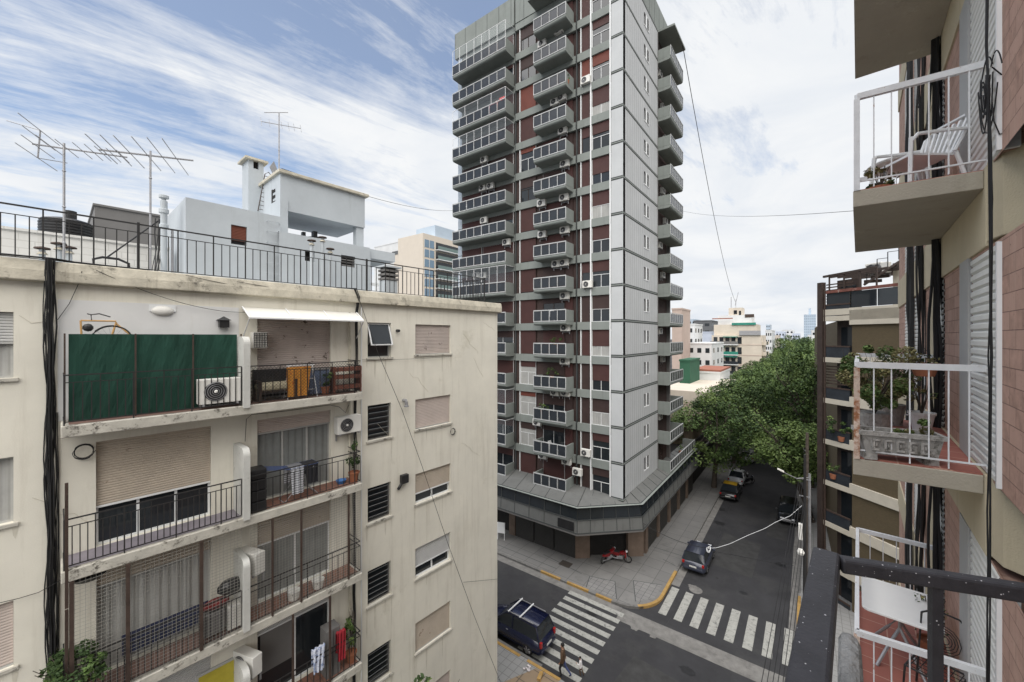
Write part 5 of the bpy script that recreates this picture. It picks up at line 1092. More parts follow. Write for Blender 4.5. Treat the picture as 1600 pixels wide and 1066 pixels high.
def shrub(label, u, y, z, h, R_, n, size, seed, ms, pot=.17):
    t = othing('balcony_shrub', label, 'shrub', u, y, z); r = random.Random(seed)
    MB().lathe((0, 0, 0), [(0, 0), (pot*.75, 0), (pot, .3), (pot*.9, .3), (0, .27)], 16).build('pot', m_conc, t)
    b = MB()
    for k in range(26):
        a = r.uniform(0, 6.3); q = r.uniform(.2, 1); p = Vector((0, 0, .28)); pts = [p]
        for j in range(1, 5): pts.append(Vector((R_[0]*q*math.cos(a+j*.25)*j/4, R_[1]*q*math.sin(a+j*.25)*j/4, .28+(h-.28)*(j/4)**.8*r.uniform(.75, 1.05))))
        b.tube(pts, [.008, .006, .004, .003, .002], 4)
    b.build('stem', m_bark, t); MB().leaves((0, 0, .28+(h-.28)*.58), (R_[0], R_[1], (h-.28)*.52), n, size, seed, clump=26).build('foliage', ms, t)
    return t
shrub('large airy shrub filling the street side of the middle balcony', -1.35, -.74, OZ[0]+.012, 1.12, (.85, .40, .58), 9500, .045, 41, [m_leafdry, m_leaf[0], m_leaf[2]])
shrub('second sparse shrub farther along the middle balcony', -2.35, -.55, OZ[0]+.012, .95, (.45, .36, .42), 2600, .045, 42, [m_leafdry, m_leaf[0], m_leaf[1]])
oplant('white square pot with a small plant on the middle balcony', -2.1, -.25, OZ[0]+.012, .62, .13, 43, 160, .05, (.16, .16, .14), ms=[m_leafdry, m_leaf[0], m_leafdry], potm=m_white)
hp = FO.w(-1.25, -.30, 17.02)
t = thing('hanging_pot', 'terracotta pot hanging under the far white rail of the middle balcony', 'hanging pot', hp); MB().lathe((0, 0, 0), [(0, 0), (.09, 0), (.125, .12), (.14, .12), (.14, .155), (.12, .155), (.1, .1), (0, .1)], 18).build('pot', m_terra, t)
for a in (0, 2.1, 4.2): MB().tube([(.12*math.cos(a), .12*math.sin(a), .15), (0, 0, .34)], .003, 4).build('wire', m_cable, t)
MB().leaves((0, 0, .2), (.13, .13, .08), 90, .05, 5).build('foliage', [m_leafdry, m_leaf[1], m_leafdry], t)
# lower balcony: white table and black wire chair
tz = OZ[-1]+.74; tpx = [(1357, 903), (1420, 910), (1446, 922), (1466, 988), (1440, 992), (1355, 958)]
tc_ = [inv(FO, at(px, py, (H-tz)*FP/(py-YH))) for px, py in ((1357, 903), (1448, 920), (1466, 992), (1355, 957))]
cu, cy = sum(p[0] for p in tc_)/4, sum(p[1] for p in tc_)/4
t = othing('garden_table', 'white rectangular plastic table on the lower right balcony', 'table', cu, cy, OZ[-1]+.012)
hw, hl = .45, .36; pts = []
for sx, sy, a0 in ((1, 1, 0), (-1, 1, 90), (-1, -1, 180), (1, -1, 270)): pts += [(sx*(hw-.08)+.08*math.cos(rad(a0+a)), sy*(hl-.08)+.08*math.sin(rad(a0+a))) for a in (0, 22, 45, 67, 90)]
b = MB().prism(pts, .70, .73); tt_ = b.build('tabletop', mat('white_plastic', (.78, .78, .76), .35, .03, 3), t, bevel=.008)
for s_ in (-1, 1):
    MB().tube([(s_*.15, .0, .7), (s_*.12, 0, .45), (s_*.2, -.1, .25), (s_*.34, -.22, .0)], .018, 7).tube([(s_*.12, .0, .45), (s_*.2, .1, .25), (s_*.34, .22, .0)], .018, 7).build('leg', m_steel, t)
t = othing('wire_chair', 'black wire garden chair beside the white table', 'chair', -.75, -.25, OZ[-1]+.012, rad(70))
b = MB()
for s_ in (-1, 1):
    b.tube([(s_*.22, -.22, 0), (s_*.2, -.2, .42), (s_*.2, .2, .42), (s_*.2, .3, .85)], .011, 6); b.tube([(s_*.2, .2, .42), (s_*.24, .28, 0)], .011, 6)
b.tube([(-.2, .3, .85), (-.1, .33, .93), (.1, .33, .93), (.2, .3, .85)], .011, 6).tube([(-.2, -.2, .42), (.2, -.2, .42)], .011, 6).tube([(-.2, .2, .42), (.2, .2, .42)], .011, 6); b.build('frame', m_black, t)
b = MB()
for k in range(6): a = -.17+.34*k/5; b.bar((a, -.2, .425), (a, .2, .425), .006); b.bar((-.2, a, .428), (.2, a, .428), .006)
for k in range(5): b.tube([(.13*math.cos(2*PI*j/12)*(1-k*.18), .26, .66+.16*math.sin(2*PI*j/12)*(1-k*.18)) for j in range(13)], .005, 4)
b.build('mesh_seat', m_black, t)
oplant('scraggly black plant stand by the wall of the lower balcony', -1.7, -.2, OZ[-1]+.012, .8, .12, 51, 160, .04, (.2, .18, .3), ms=[m_leaf[1], m_leafdry, m_leaf[1]])
# our own balcony: black iron railing with flaking specks, stone edge below
m_speck = mat('flaking_black_paint', (.030, .030, .035), .5, .3, 25, .5, 260, flecks=((.46, .46, .48), 480, .40, .06), bdist=.001)
RC = inv(FO, at(1290, 0, .49)); RU, RYY = RC[0]+.0, RC[1]+.0; rzt = H-.27
t = othing('balcony_railing', 'black iron balcony railing with white paint specks in the right foreground', 'balcony railing', 0, 0, 0)
hb = .0135
MB().box(RU-hb, RU+3.2, RYY-hb, RYY+hb, rzt-.028, rzt).build('handrail', m_speck, t, bevel=.003)
e2 = inv(FO, at(1600, 0, .43)); dd_ = (Vector(e2)-Vector((RU, RYY))).normalized(); nn_ = Vector((-dd_.y, dd_.x))
q0 = Vector((RU, RYY))+dd_*(hb+.001)-nn_*0; q1 = Vector((RU, RYY))+dd_*.95
MB().prism([q0-nn_*.0075, q1-nn_*.0075, q1+nn_*.0075, q0+nn_*.0075], rzt-.019, rzt-.001).build('handrail', m_speck, t, bevel=.003)
lam = (1428-800)/FP
for k in range(1, 8):
    s_ = .105*k; q = Vector((RU, RYY))+dd_*s_
    MB().prism([q-nn_*.0045-dd_*.005, q-nn_*.0045+dd_*.005, q+nn_*.0045+dd_*.005, q+nn_*.0045-dd_*.005], rzt-1.0, rzt-.019).build('baluster', m_speck, t) if k in (1, 4, 7) else None
for k in range(1, 26): MB().box(RU+.125*k-.006, RU+.125*k+.006, RYY-.006, RYY+.006, rzt-1.0, rzt-.03).build('baluster', m_speck, t)
t = othing('balcony_floor_slab', 'grey concrete floor edge of the nearest balcony below the black railing', 'balcony slab', 0, 0, 0)
MB().box(RU-.1, RU+3.4, RYY-.06, -.03, F0-.2, F0).build('slab', m_under, t); MB().box(RU-.1, RU+3.4, RYY-.06, RYY+.06, F0, F0+.05).build('kerb', m_slab, t)
# stone ledge piece seen inside the railing
gl = [inv(FO, at(px, 0, d)) for px, d in ((1310, .62), (1345, .60), (1352, .50), (1308, .50))]
t = othing('stone_ledge', 'rough grey stone block just inside the black railing corner', 'stone ledge', 0, 0, 0)
b = MB().prism([(p[0]+.0, p[1]) for p in gl], H-.62, H-.455); b.build('block', mat('rough_grey_stone', (.19, .19, .185), .95, .3, 12, .8, 60, spots=((.04, .04, .04), 20, .60, .05)), t, bevel=.012)
# ------------------------------------------------------------------ brown corner building beyond the side street
P1, P2 = at(1283, 0, 26.7), at(1415, 0, 21.96)
FB = Fr(P1, (P2-P1)[:2]); BL = (Vector(P2[:2])-Vector(P1[:2])).length
bb = thing('corner_apartment_building', 'brown apartment building with cream bands and dark balconies on the right-hand far corner', 'apartment building', FB.loc, FB.rz)
bp = lambda b, n, m, par=None, **k: b.build(n, m, par or bb, **k)
m_olive = mat('olive_brown_tiles', (.105, .080, .045), .85, .1, 2, .3, brick=((.07, .055, .03), .12, .06, .004, (.092, .07, .04)))
m_crm = mat('cream_band', (.50, .46, .38), .9, .08, 2, streak=((.34, .31, .25), .6, .2))
m_dkbr = mat('dark_brown_steel', (.045, .032, .027), .6, .3, 4)
zb = [4.85+2.74*k for k in range(-2, 6)]; UB = FB.u(1327)
i0 = inv(FB, (P1.x, P1.y+30)); i1 = inv(FB, (P2.x+16, P2.y)); i2 = inv(FB, (P2.x+16, P1.y+30))
bp(MB().prism([(.5, 1.0), (UB+.05, 1.0), (UB+.05, .15), (BL-.05, .15), (i1[0], i1[1]+.15), i2, i0], 0, 18.6), 'wall', m_olive)
bp(MB().prism([(0, 0), (BL, 0), i1, (i1[0], i1[1]+.3), (BL, .3), (.0, .3)], 0, .1), 'footing', m_crm)
for k, z in enumerate(zb):
    bp(MB().prism([(UB, 0), (BL, 0), (i1[0], i1[1]), (i1[0], i1[1]+.3), (BL, .3), (UB, .3)], z-.0, z+.62), 'band', m_crm)
    bp(MB().prism([(.1, .0), (UB+.0, .0), (UB+.0, 1.3), (.1, 1.3)], z-.02, z+.3), 'balcony_slab', m_crm)
    b = MB(); bp(MB().box(.15, UB-.02, .05, .09, z+.31, z+1.0), 'balcony_panel', m_glassb)
    bp(MB().box(.1, UB, .02, .10, z+1.0, z+1.09), 'balcony_rail', m_iron_br)
    bp(MB().box(.3, UB, .97, .99, z+.3, z+2.72), 'recess', m_dkbr); bp(MB().box(.6, UB-.3, .93, .96, z+.35, z+2.3), 'window', m_glass)  # recess: dark sheet over the olive wall, its shade put into the colour
    if k in (7, 5): 
        for j in range(7): bp(MB().box(.1, UB-.05, .3, .34, z+1.25+j*.19, z+1.33+j*.19), 'slat', m_iron_br)
bp(MB().box(-.18, .16, -.12, .2, 0, H+26.7*84/615), 'steel_frame', m_dkbr)
bp(MB().box(.2, .28, -.02, .06, 0, 20.7), 'steel_post', m_iron_br)
ztb = 18.6
bp(MB().box(.1, BL, .1, 4, ztb, ztb+.02), 'roof_terrace', m_crm)
for (a, c) in ((.3, UB-.05), (UB+.05, (UB+BL)/2-.03), ((UB+BL)/2+.03, BL-.3)): bp(MB().box(a, c, .1, .14, 19.66-.0, 20.45), 'smoked_panel', m_glassb) if False else bp(MB().box(a, c, .1, .14, ztb+.75, ztb+1.75), 'smoked_panel', m_glass)
bp(MB().prism([(UB, .0), (BL, 0), (BL, .3), (UB, .3)], ztb-.35, ztb+.72), 'parapet', m_crm)
bp(MB().box(.1, UB, 0, .3, ztb+.3, ztb+.7), 'parapet', m_crm)
bp(MB().box(.0, BL, .05, .2, ztb+1.78, ztb+1.95), 'parapet_rail', mat('oxide_red_steel', (.16, .06, .045), .7, .35, 5, spots=((.5, .45, .4), 4, .6, .08)))
for k in range(6): zt_ = ztb+2.05+.0*k; bp(MB().bar((0, .2+k*.6, zt_+.9*1), (BL-1.6, .2+k*.9, zt_+1.0), .14), 'pergola_beam', m_dkbr)
for k in range(4): bp(MB().bar((.4+k*.95, .2, ztb+1.9), (.4+k*.95, .2, ztb+3.05), .07), 'pergola_post', m_dkbr)
for k in range(9): bp(MB().bar((1.9+k*.3, 1.2+k*.15, ztb+2.4+k*.22), (1.9+k*.3, 2.4+k*.15, ztb+2.5+k*.26), .2), 'stair_tread', m_dkbr)
bp(MB().bar((1.8, 1.2, ztb+2.2), (4.6, 2.4, ztb+4.5), .12), 'stair_stringer', m_dkbr)
for k in range(6): q = (1.9+k*.45, 1.3+k*.2, ztb+2.5+k*.36); bp(MB().bar(q, (q[0], q[1], q[2]+.9), .035).bar((q[0], q[1], q[2]+.9), (q[0]+.45, q[1]+.2, q[2]+.9+.0), .03), 'stair_railing', m_black)
bp(MB().box(2.6, BL+1, 2.4, 6, ztb, ztb+3.0), 'rooftop_room', m_crm)
bp(MB().box(4.1, BL+1, 2.2, 2.4, ztb+3.6, ztb+4.6), 'rooftop_planter', mat('terracotta_parapet', (.3, .12, .08), .8, .2, 3))
for px, lb in ((1368, 'left of two white air conditioners on the brown building roof'), (1378, 'right of two white air conditioners on the brown building roof')):
    u_ = FB.u(px, 2.0); w = FB.w(u_, 2.1, FB.z(px, 427, 2.0)); place_ac(w, FB.rz, lb, 'air conditioners on the brown building roof', 1.15)
def leafthing(name, label, cat, c, R_, n, size, seed, ms=None, clump=10, group=None):
    t = thing(name, label, cat, (c[0], c[1], c[2]-R_[2]), 0, group); MB().leaves((0, 0, R_[2]), R_, n, size, seed, clump=clump).build('foliage', ms or m_leaf, t); MB().lathe((0, 0, -.25), [(0, 0), (.14, 0), (.19, .3), (0, .28)], 12).build('pot', m_terra, t); return t
q = FB.w(UB-.5, -.0, zb[4]+1.35); leafthing('potted_plant', 'leafy plants spilling from a dark balcony of the brown corner building', 'potted plant', q, (.9, .4, .7), 420, .16, 61)
q = FB.w(.8, .0, zb[3]+1.2); leafthing('potted_plant', 'pinkish potted plants on a lower dark balcony of the brown corner building', 'potted plant', q, (.5, .3, .4), 200, .14, 62)
q = FB.w(BL-.4, 2.2, ztb+4.9); leafthing('potted_plant', 'bush in the terracotta parapet on the brown building roof', 'potted plant', q, (1.0, .4, .6), 260, .16, 63)
# ------------------------------------------------------------------ buildings down the street and far away
m_w1 = mat('white_wall', (.62, .63, .63), .9, .08, .4, streak=((.45, .45, .44), .6, .2)); m_w2 = mat('bluish_white_wall', (.52, .57, .66), .9, .08, .4); m_c1 = mat('warm_cream_wall', (.56, .50, .42), .9, .08, .4, streak=((.4, .36, .3), .6, .2)); m_pk = mat('pink_beige_wall', (.46, .37, .32), .9, .08, .4); m_dg = mat('charcoal_wall', (.12, .125, .13), .9, .1, .4); m_gn = mat('green_awning', (.03, .20, .15), .8, .2, 1); m_rd = mat('red_roof_tiles', (.28, .11, .075), .9, .15, 1); m_pale = mat('haze_pale_glass', (.42, .50, .58), .4, .1, .2); m_brn = mat('brown_wall', (.16, .125, .09), .9, .15, .6)  # m_pale has distance haze mixed into its colour
def farb(name, label, px0, px1, pyt, Y, depth, m, cat='building', rows=(), zb0=0, cols=4, win=m_glass, wz=(.9, 2.0), floors=8, wf=.5, side=True):
    x0 = onY(px0, Y); x1 = onY(px1, Y); d = Y/ray((px0+px1)/2)[1]; z = H-d*(pyt-YH)/FP
    t = thing(name, label, cat, (x0, Y, 0)); L_ = x1-x0
    MB().box(0, L_, 0, depth, zb0, z).build('wall', m, t); MB().box(-.1, L_+.1, -.1, depth+.1, z, z+.35).build('parapet', m, t)
    k = 0; zz_ = z-2.9
    while zz_ > zb0 and k < floors:
        for c in range(cols):
            a = L_*(c+.5)/cols; w_ = L_/cols*wf/2
            MB().box(a-w_, a+w_, -.04, .02, zz_+wz[0], zz_+wz[1]).build('window', win, t)
        if side:
            for c in range(3): a = depth*(c+.5)/3; MB().box(L_-.02, L_+.04, a-.7, a+.7, zz_+wz[0], zz_+wz[1]).build('window', win, t)
        zz_ -= 2.8; k += 1
    return t, L_, z
def onY(px, Y): r = ray(px); return r[0]/r[1]*Y
# terraced block in the middle distance
Y0 = 125; x0, x1, xs = onY(1112, Y0), onY(1190, Y0), onY(1154, Y0); dm = Y0/ray(1150)[1]
zf = lambda py: H-dm*(py-YH)/FP
mb_ = thing('terraced_apartment_building', 'cream stepped apartment block with green awnings above the street trees', 'apartment building', (x0, Y0, 0)); Lm = x1-x0; Ls = xs-x0
mp_ = lambda b, n, m: b.build(n, m, mb_)
mp_(MB().box(0, Lm, 0, 14, 0, zf(524)), 'wall', m_c1); mp_(MB().box(.4, Lm-1.2, 1, 12, zf(524), zf(507)), 'upper_storey', m_c1); mp_(MB().box(1.2, Lm-2.5, 2.5, 10, zf(507), zf(492)), 'upper_storey', m_w1); mp_(MB().box(3.9, 7.3, 3, 8, zf(492), zf(480)), 'tank_room', m_c1)
mp_(MB().box(5.2, 6.0, 2.9, 3.05, zf(490), zf(484)), 'window', m_glass); mp_(MB().box(6.5, 7.0, 2.9, 3.05, zf(492), zf(485)), 'window', m_glass); mp_(MB().box(0, 5.2, .6, 1.2, zf(498), zf(496.5)), 'awning', m_rd); mp_(MB().box(5.0, Lm-1.4, .6, 1.0, zf(508), zf(504.5)), 'awning', m_gn)
mp_(MB().box(8.0, 10.2, 2.4, 2.6, zf(496), zf(491)), 'awning', m_iron_br)
for k, py in enumerate((524, 540, 555, 570)):
    z = zf(py); mp_(MB().box(-.2, Ls, -1.2, .1, z-2.75, z-2.5), 'balcony_slab', m_w1)
    mp_(MB().box(-.2, Ls, -1.2, -1.1, z-2.5, z-1.7), 'balcony_panel', m_gn if k in (1, 2) and k % 2 else m_grey if k == 0 else m_glassb)
    for c in range(5): mp_(MB().box(.5+c*1.5, 1.5+c*1.5, -.05, .03, z-2.4, z-.5), 'window', m_glass)
    mp_(MB().box(.1 if k % 2 else Ls*.45, Ls*.5 if k % 2 else Ls-.2, -1.3, -.1, z-.55, z-.35), 'awning', m_gn)
    mp_(MB().box(Ls+.1, Lm, -.06, .02, z-2.75, z-2.55), 'band', m_pk)
    for c in range(3): mp_(MB().box(Lm-.02, Lm+.9, 1+c*4.2, 4+c*4.2, z-2.7, z-1.8), 'balcony', m_glassb if c % 2 else m_c1)
mp_(MB().box(Ls+.2, Lm-.2, -.4, .1, zf(524), zf(517)), 'roof_rail', m_steel)
mt = tag(MB().tube([(x0+4.4, Y0+4, zf(482)), (x0+4.4, Y0+4, zf(462))], .09, 5).build('radio_mast', m_steel), 'short thin mast on the terraced block roof', 'mast')
tag(MB().tube([(x0+5.6, Y0+4, zf(480)), (x0+5.6, Y0+4, zf(466))], .06, 5).tube([(x0+5.4, Y0+4, zf(476)), (x0+6.2, Y0+4, zf(455))], .06, 5).build('radio_mast', m_steel), 'pair of leaning aerial poles on the terraced block roof', 'aerial')
farb('apartment_building', 'white stepped block left of the terraced cream block', 1074, 1112, 538, 100, 16, m_w1, cols=3)
farb('apartment_building', 'tall pink-beige block just right of the tower balconies', 1050, 1065, 484, 92, 8, m_pk, cols=0, side=False)
farb('apartment_building', 'white narrow block between the tower and the white stepped block', 1060, 1085, 508, 112, 10, m_w1, cols=2)
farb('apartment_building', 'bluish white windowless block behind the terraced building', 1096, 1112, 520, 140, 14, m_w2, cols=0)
farb('apartment_building', 'charcoal block behind the white buildings', 1084, 1112, 502, 170, 14, m_dg, cols=2)
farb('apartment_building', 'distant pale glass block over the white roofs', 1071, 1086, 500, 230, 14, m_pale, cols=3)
farb('low_house', 'low building with a red tiled roof beside the green wall', 1080, 1125, 583, 84, 12, m_w1, cols=0, side=False)
tag(MB().box(onY(1081, 84), onY(1126, 84), 83.9, 96, H-84/ray(1100)[1]*(583-YH)/FP+.36, H-84/ray(1100)[1]*(583-YH)/FP+.7).build('red_roof', m_rd), 'flat red tiled roof in front of the white buildings', 'roof')
farb('green_wall_building', 'dark green party wall standing beside the red roof', 1062, 1078, 565, 76, 8, mat('dark_green_wall', (.03, .10, .06), .9, .15, .5), cols=0, side=False)
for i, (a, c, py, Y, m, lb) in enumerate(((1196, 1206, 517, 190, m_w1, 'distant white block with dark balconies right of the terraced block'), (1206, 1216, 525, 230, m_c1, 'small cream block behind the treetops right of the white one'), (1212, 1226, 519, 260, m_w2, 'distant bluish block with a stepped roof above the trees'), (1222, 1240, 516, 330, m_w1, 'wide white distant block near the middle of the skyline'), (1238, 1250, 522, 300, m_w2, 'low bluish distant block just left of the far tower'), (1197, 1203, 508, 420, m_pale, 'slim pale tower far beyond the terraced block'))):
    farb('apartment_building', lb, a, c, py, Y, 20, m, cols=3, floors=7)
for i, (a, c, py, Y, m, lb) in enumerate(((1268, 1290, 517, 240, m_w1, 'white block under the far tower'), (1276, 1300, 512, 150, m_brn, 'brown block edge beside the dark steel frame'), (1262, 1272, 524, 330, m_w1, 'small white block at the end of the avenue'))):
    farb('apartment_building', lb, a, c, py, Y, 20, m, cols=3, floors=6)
t, L_, z = farb('high_rise_tower', 'pale grey high-rise standing alone far away on the skyline', 1256, 1275, 492, 520, 16, m_pale, 'tower', cols=6, floors=14, wz=(.6, 2.3), win=mat('hazed_window', (.25, .31, .38), .3, .1, 1))  # windows paled too, distance haze put into their colour
MB().box(4, L_-4, 3, 12, z, z+4.5).build('crown', m_pale, t); MB().box(L_*.4, L_*.6, 5, 9, z+4.5, z+7).build('crown', m_pale, t)
farb('street_building', 'brown low building behind the first street tree', 1072, 1090, 640, 49, .5, m_brn, cols=0, side=False) if False else None
t = thing('street_building', 'row of low brown street fronts in the shade behind the trees on the left', 'building', (-10.5, 48.5, 0))
MB().box(-14, -.5, 0, 16, 0, 7.5).build('wall', m_brn, t); MB().box(-14, -.2, 17, 40, 0, 9).build('wall', m_c1, t); MB().box(-14, -.0, 41, 60, 0, 6.5).build('wall', m_brn, t); MB().box(-.5, -.1, -.5, 14, 3.0, 3.3).build('canopy', m_grey, t)
for k in range(10): MB().box(-.52, -.44, 1+k*5.2, 3.6+k*5.2, .15, 2.7).build('roller_shutter', m_shop, t)
t = thing('street_building', 'cream street fronts hidden behind the trees on the right', 'building', (4.2, 64, 0)); MB().box(0, 14, 0, 40, 0, 12).build('wall', m_c1, t); MB().box(0, 14, 41, 120, 0, 14).build('wall', m_brn, t)
for k in range(8): MB().box(-.04, .05, 2+k*4.5, 4.5+k*4.5, 3.5, 5.5).build('window', m_glass, t)
# beige building behind the cream roof at the left
Yb = 74; xa, xb_, xc = onY(622, Yb), onY(661, Yb), 0
t = thing('beige_apartment_building', 'beige apartment building with glass balconies behind the roof railing', 'apartment building', (onY(661, Yb), Yb, 0)); db = Yb/ray(661)[1]; zb_ = lambda py, d=None: H-(d or db)*(py-YH)/FP
# its blank side faces the camera (-Y), its glazed front faces +X
Lf = 26; m_bgb = mat('beige_paint', (.60, .54, .46), .9, .04, .5)
wS = onY(661, Yb)-onY(622, Yb)
MB().box(-wS, 0, 0, Lf, 0, zb_(364)).build('wall', m_bgb, t); MB().box(-wS-6, -wS, 3, Lf, 0, zb_(384)).build('rear_wing', m_bgb, t); MB().box(-wS-7, -wS-3, 2.9, 8, zb_(384), zb_(378)).build('roof_room', m_dg, t)
MB().box(-9, -.5, 5, 13, zb_(364), zb_(345)).build('roof_lantern', m_pale, t)
for k in range(9):
    z = zb_(372)-k*2.8
    for j in range(2): f = MB().box(-.03, .06, .5+j*1.9, 2.2+j*1.9, z-2.4, z-.2).build('window', mat('sky_glass', (.16, .24, .32), .1, .1, 1) if k == 0 and j == 0 else bpy.data.materials['sky_glass'], t); MB().box(.06, .1, .42+j*1.9, .5+j*1.9, z-2.4, z-.2).build('frame', m_white, f)
    MB().box(0, 1.3, 4.6, 15, z-2.75, z-2.5).build('balcony_slab', m_w1, t); MB().box(1.2, 1.25, 4.6, 15, z-2.5, z-1.5).build('balcony_glass', mat('green_balcony_glass', (.14, .20, .19), .15, .1, 1) if k == 0 else bpy.data.materials['green_balcony_glass'], t); MB().box(0, .03, 4.8, 14.5, z-2.4, z-.3).build('window', m_glass, t)
farb('apartment_building', 'pale block behind the porch between roof house and beige building', 585, 640, 381, 95, 10, m_w1, cols=0, side=False)
# ------------------------------------------------------------------ street trees
def make_tree(label, x, y, h, R_, seed, group, trunk_h=4.2, n=9000, size=.34, lean=(0, 0), col=None, tr=.2, clump=64):
    t = thing('street_tree', label, 'tree', (x, y, 0), 0, group); r = random.Random(seed); b = MB(); top = Vector((lean[0], lean[1], trunk_h))
    b.tube([(0, 0, 0), (lean[0]*.3, lean[1]*.3, trunk_h*.4), top], [tr*1.25, tr, tr*.8], 9)
    cz = h-R_[2]
    for k in range(11):
        a = r.uniform(0, 6.3); q = r.uniform(.35, .85); e = Vector((lean[0]+R_[0]*q*math.cos(a), lean[1]+R_[1]*q*math.sin(a), cz+R_[2]*r.uniform(-.3, .7)))
        md = top.lerp(e, .5)+Vector((0, 0, r.uniform(.2, .9))); b.tube([top-Vector((0, 0, r.uniform(0, .8))), md, e], [tr*.5, tr*.3, tr*.1], 6)
        for j in range(3): b.tube([md.lerp(e, .3*j+.2), md.lerp(e, .3*j+.2)+Vector((r.uniform(-1.3, 1.3), r.uniform(-1.3, 1.3), r.uniform(.2, 1.4)))], [tr*.16, tr*.05], 4)
    b.build('trunk', m_bark, t)
    MB().leaves((lean[0], lean[1], cz), R_, n, size, seed+1, clump=clump).build('crown', col or m_leaf, t)
    return t
ggl = 'street trees along the left pavement'; ggr = 'street trees along the right pavement'
LT = [make_tree('nearest dark street tree on the left pavement beside the taxi', -8.6, 50.2, 11.4, (5.0, 5.8, 4.1), 101, ggl, 5.2, 15000, .30, (.4, 0), tr=.24),
      make_tree('second street tree on the left pavement with a forked trunk', -8.2, 61.5, 11.5, (5.6, 5.4, 4.0), 103, ggl, 4.6, 14000, .33, (1.3, 0), tr=.22)]
RT = [make_tree('light green street tree leaning over the road beside the lamp', .35, 46.5, 9.6, (3.9, 4.6, 2.9), 105, ggr, 4.6, 13000, .28, (-1.5, 0), col=[m_leaf[2], m_leaf[0], m_leaf[2]], tr=.25)]
lab = ['fourth', 'fifth', 'sixth', 'seventh', 'eighth', 'ninth']
LT.append(make_tree('yellow-green young street tree in the middle of the left pavement', -8.4, 71, 10.8, (4.4, 4.8, 3.8), 109, ggl, 4.4, 9000, .34, (.6, 0), col=[m_leaf[2], m_leaf[0], m_leaf[0]], tr=.2))
for k in range(6): dup(LT[(k+1) % 3], (-8.3+.3*(k % 2), 81+k*11.5, 0), 1.3*k+.5, f'{lab[k]} tree from the tower along the left pavement', sc=(1.05+.02*k, 1.05, 1.0+.012*k))
lab2 = ['second', 'third', 'fourth', 'fifth', 'sixth', 'seventh', 'eighth', 'ninth']
for k in range(7): o = dup(LT[(k*2) % 3], (.4, 57+k*12.5, 0), 2.1*k+2, f'{lab2[k]} tree from the lamp along the right pavement', sc=(1.0+.03*k, 1.0, 1.34+.022*k)); o['group'] = ggr
for k in range(4): o = dup(LT[k % 2], (-4+3*(k % 3), 150+k*16, 0), 1.1*k, f'distant avenue tree number {["one", "two", "three", "four"][k]} beyond the street crossing', sc=(1.3, 1.3, 1.42+.03*k)); o['group'] = 'distant avenue trees'
for k in range(3): o = dup(LT[k % 2], (-14-7*k, 100+6*k, 0), .7*k, ['tree in the courtyard right in front of the terraced block', 'tree between the terraced block and the white stepped block', 'tree behind the red tiled roof'][k], sc=(.8, .8, .62)); o['group'] = 'courtyard trees'
make_tree('small street tree poking up below the cream balconies', -9.2, 7.2, 6.7, (1.7, 2.6, 1.9), 131, 'young trees beside the cream building', 3.2, 2600, .17, tr=.1, clump=26)
make_tree('young street tree just beyond the cream building corner', -17.6, 18.2, 6.6, (1.7, 1.9, 2.3), 133, 'young trees beside the cream building', 2.6, 1700, .17, tr=.08, col=[m_leaf[2], m_leaf[0], m_leaf[2]])
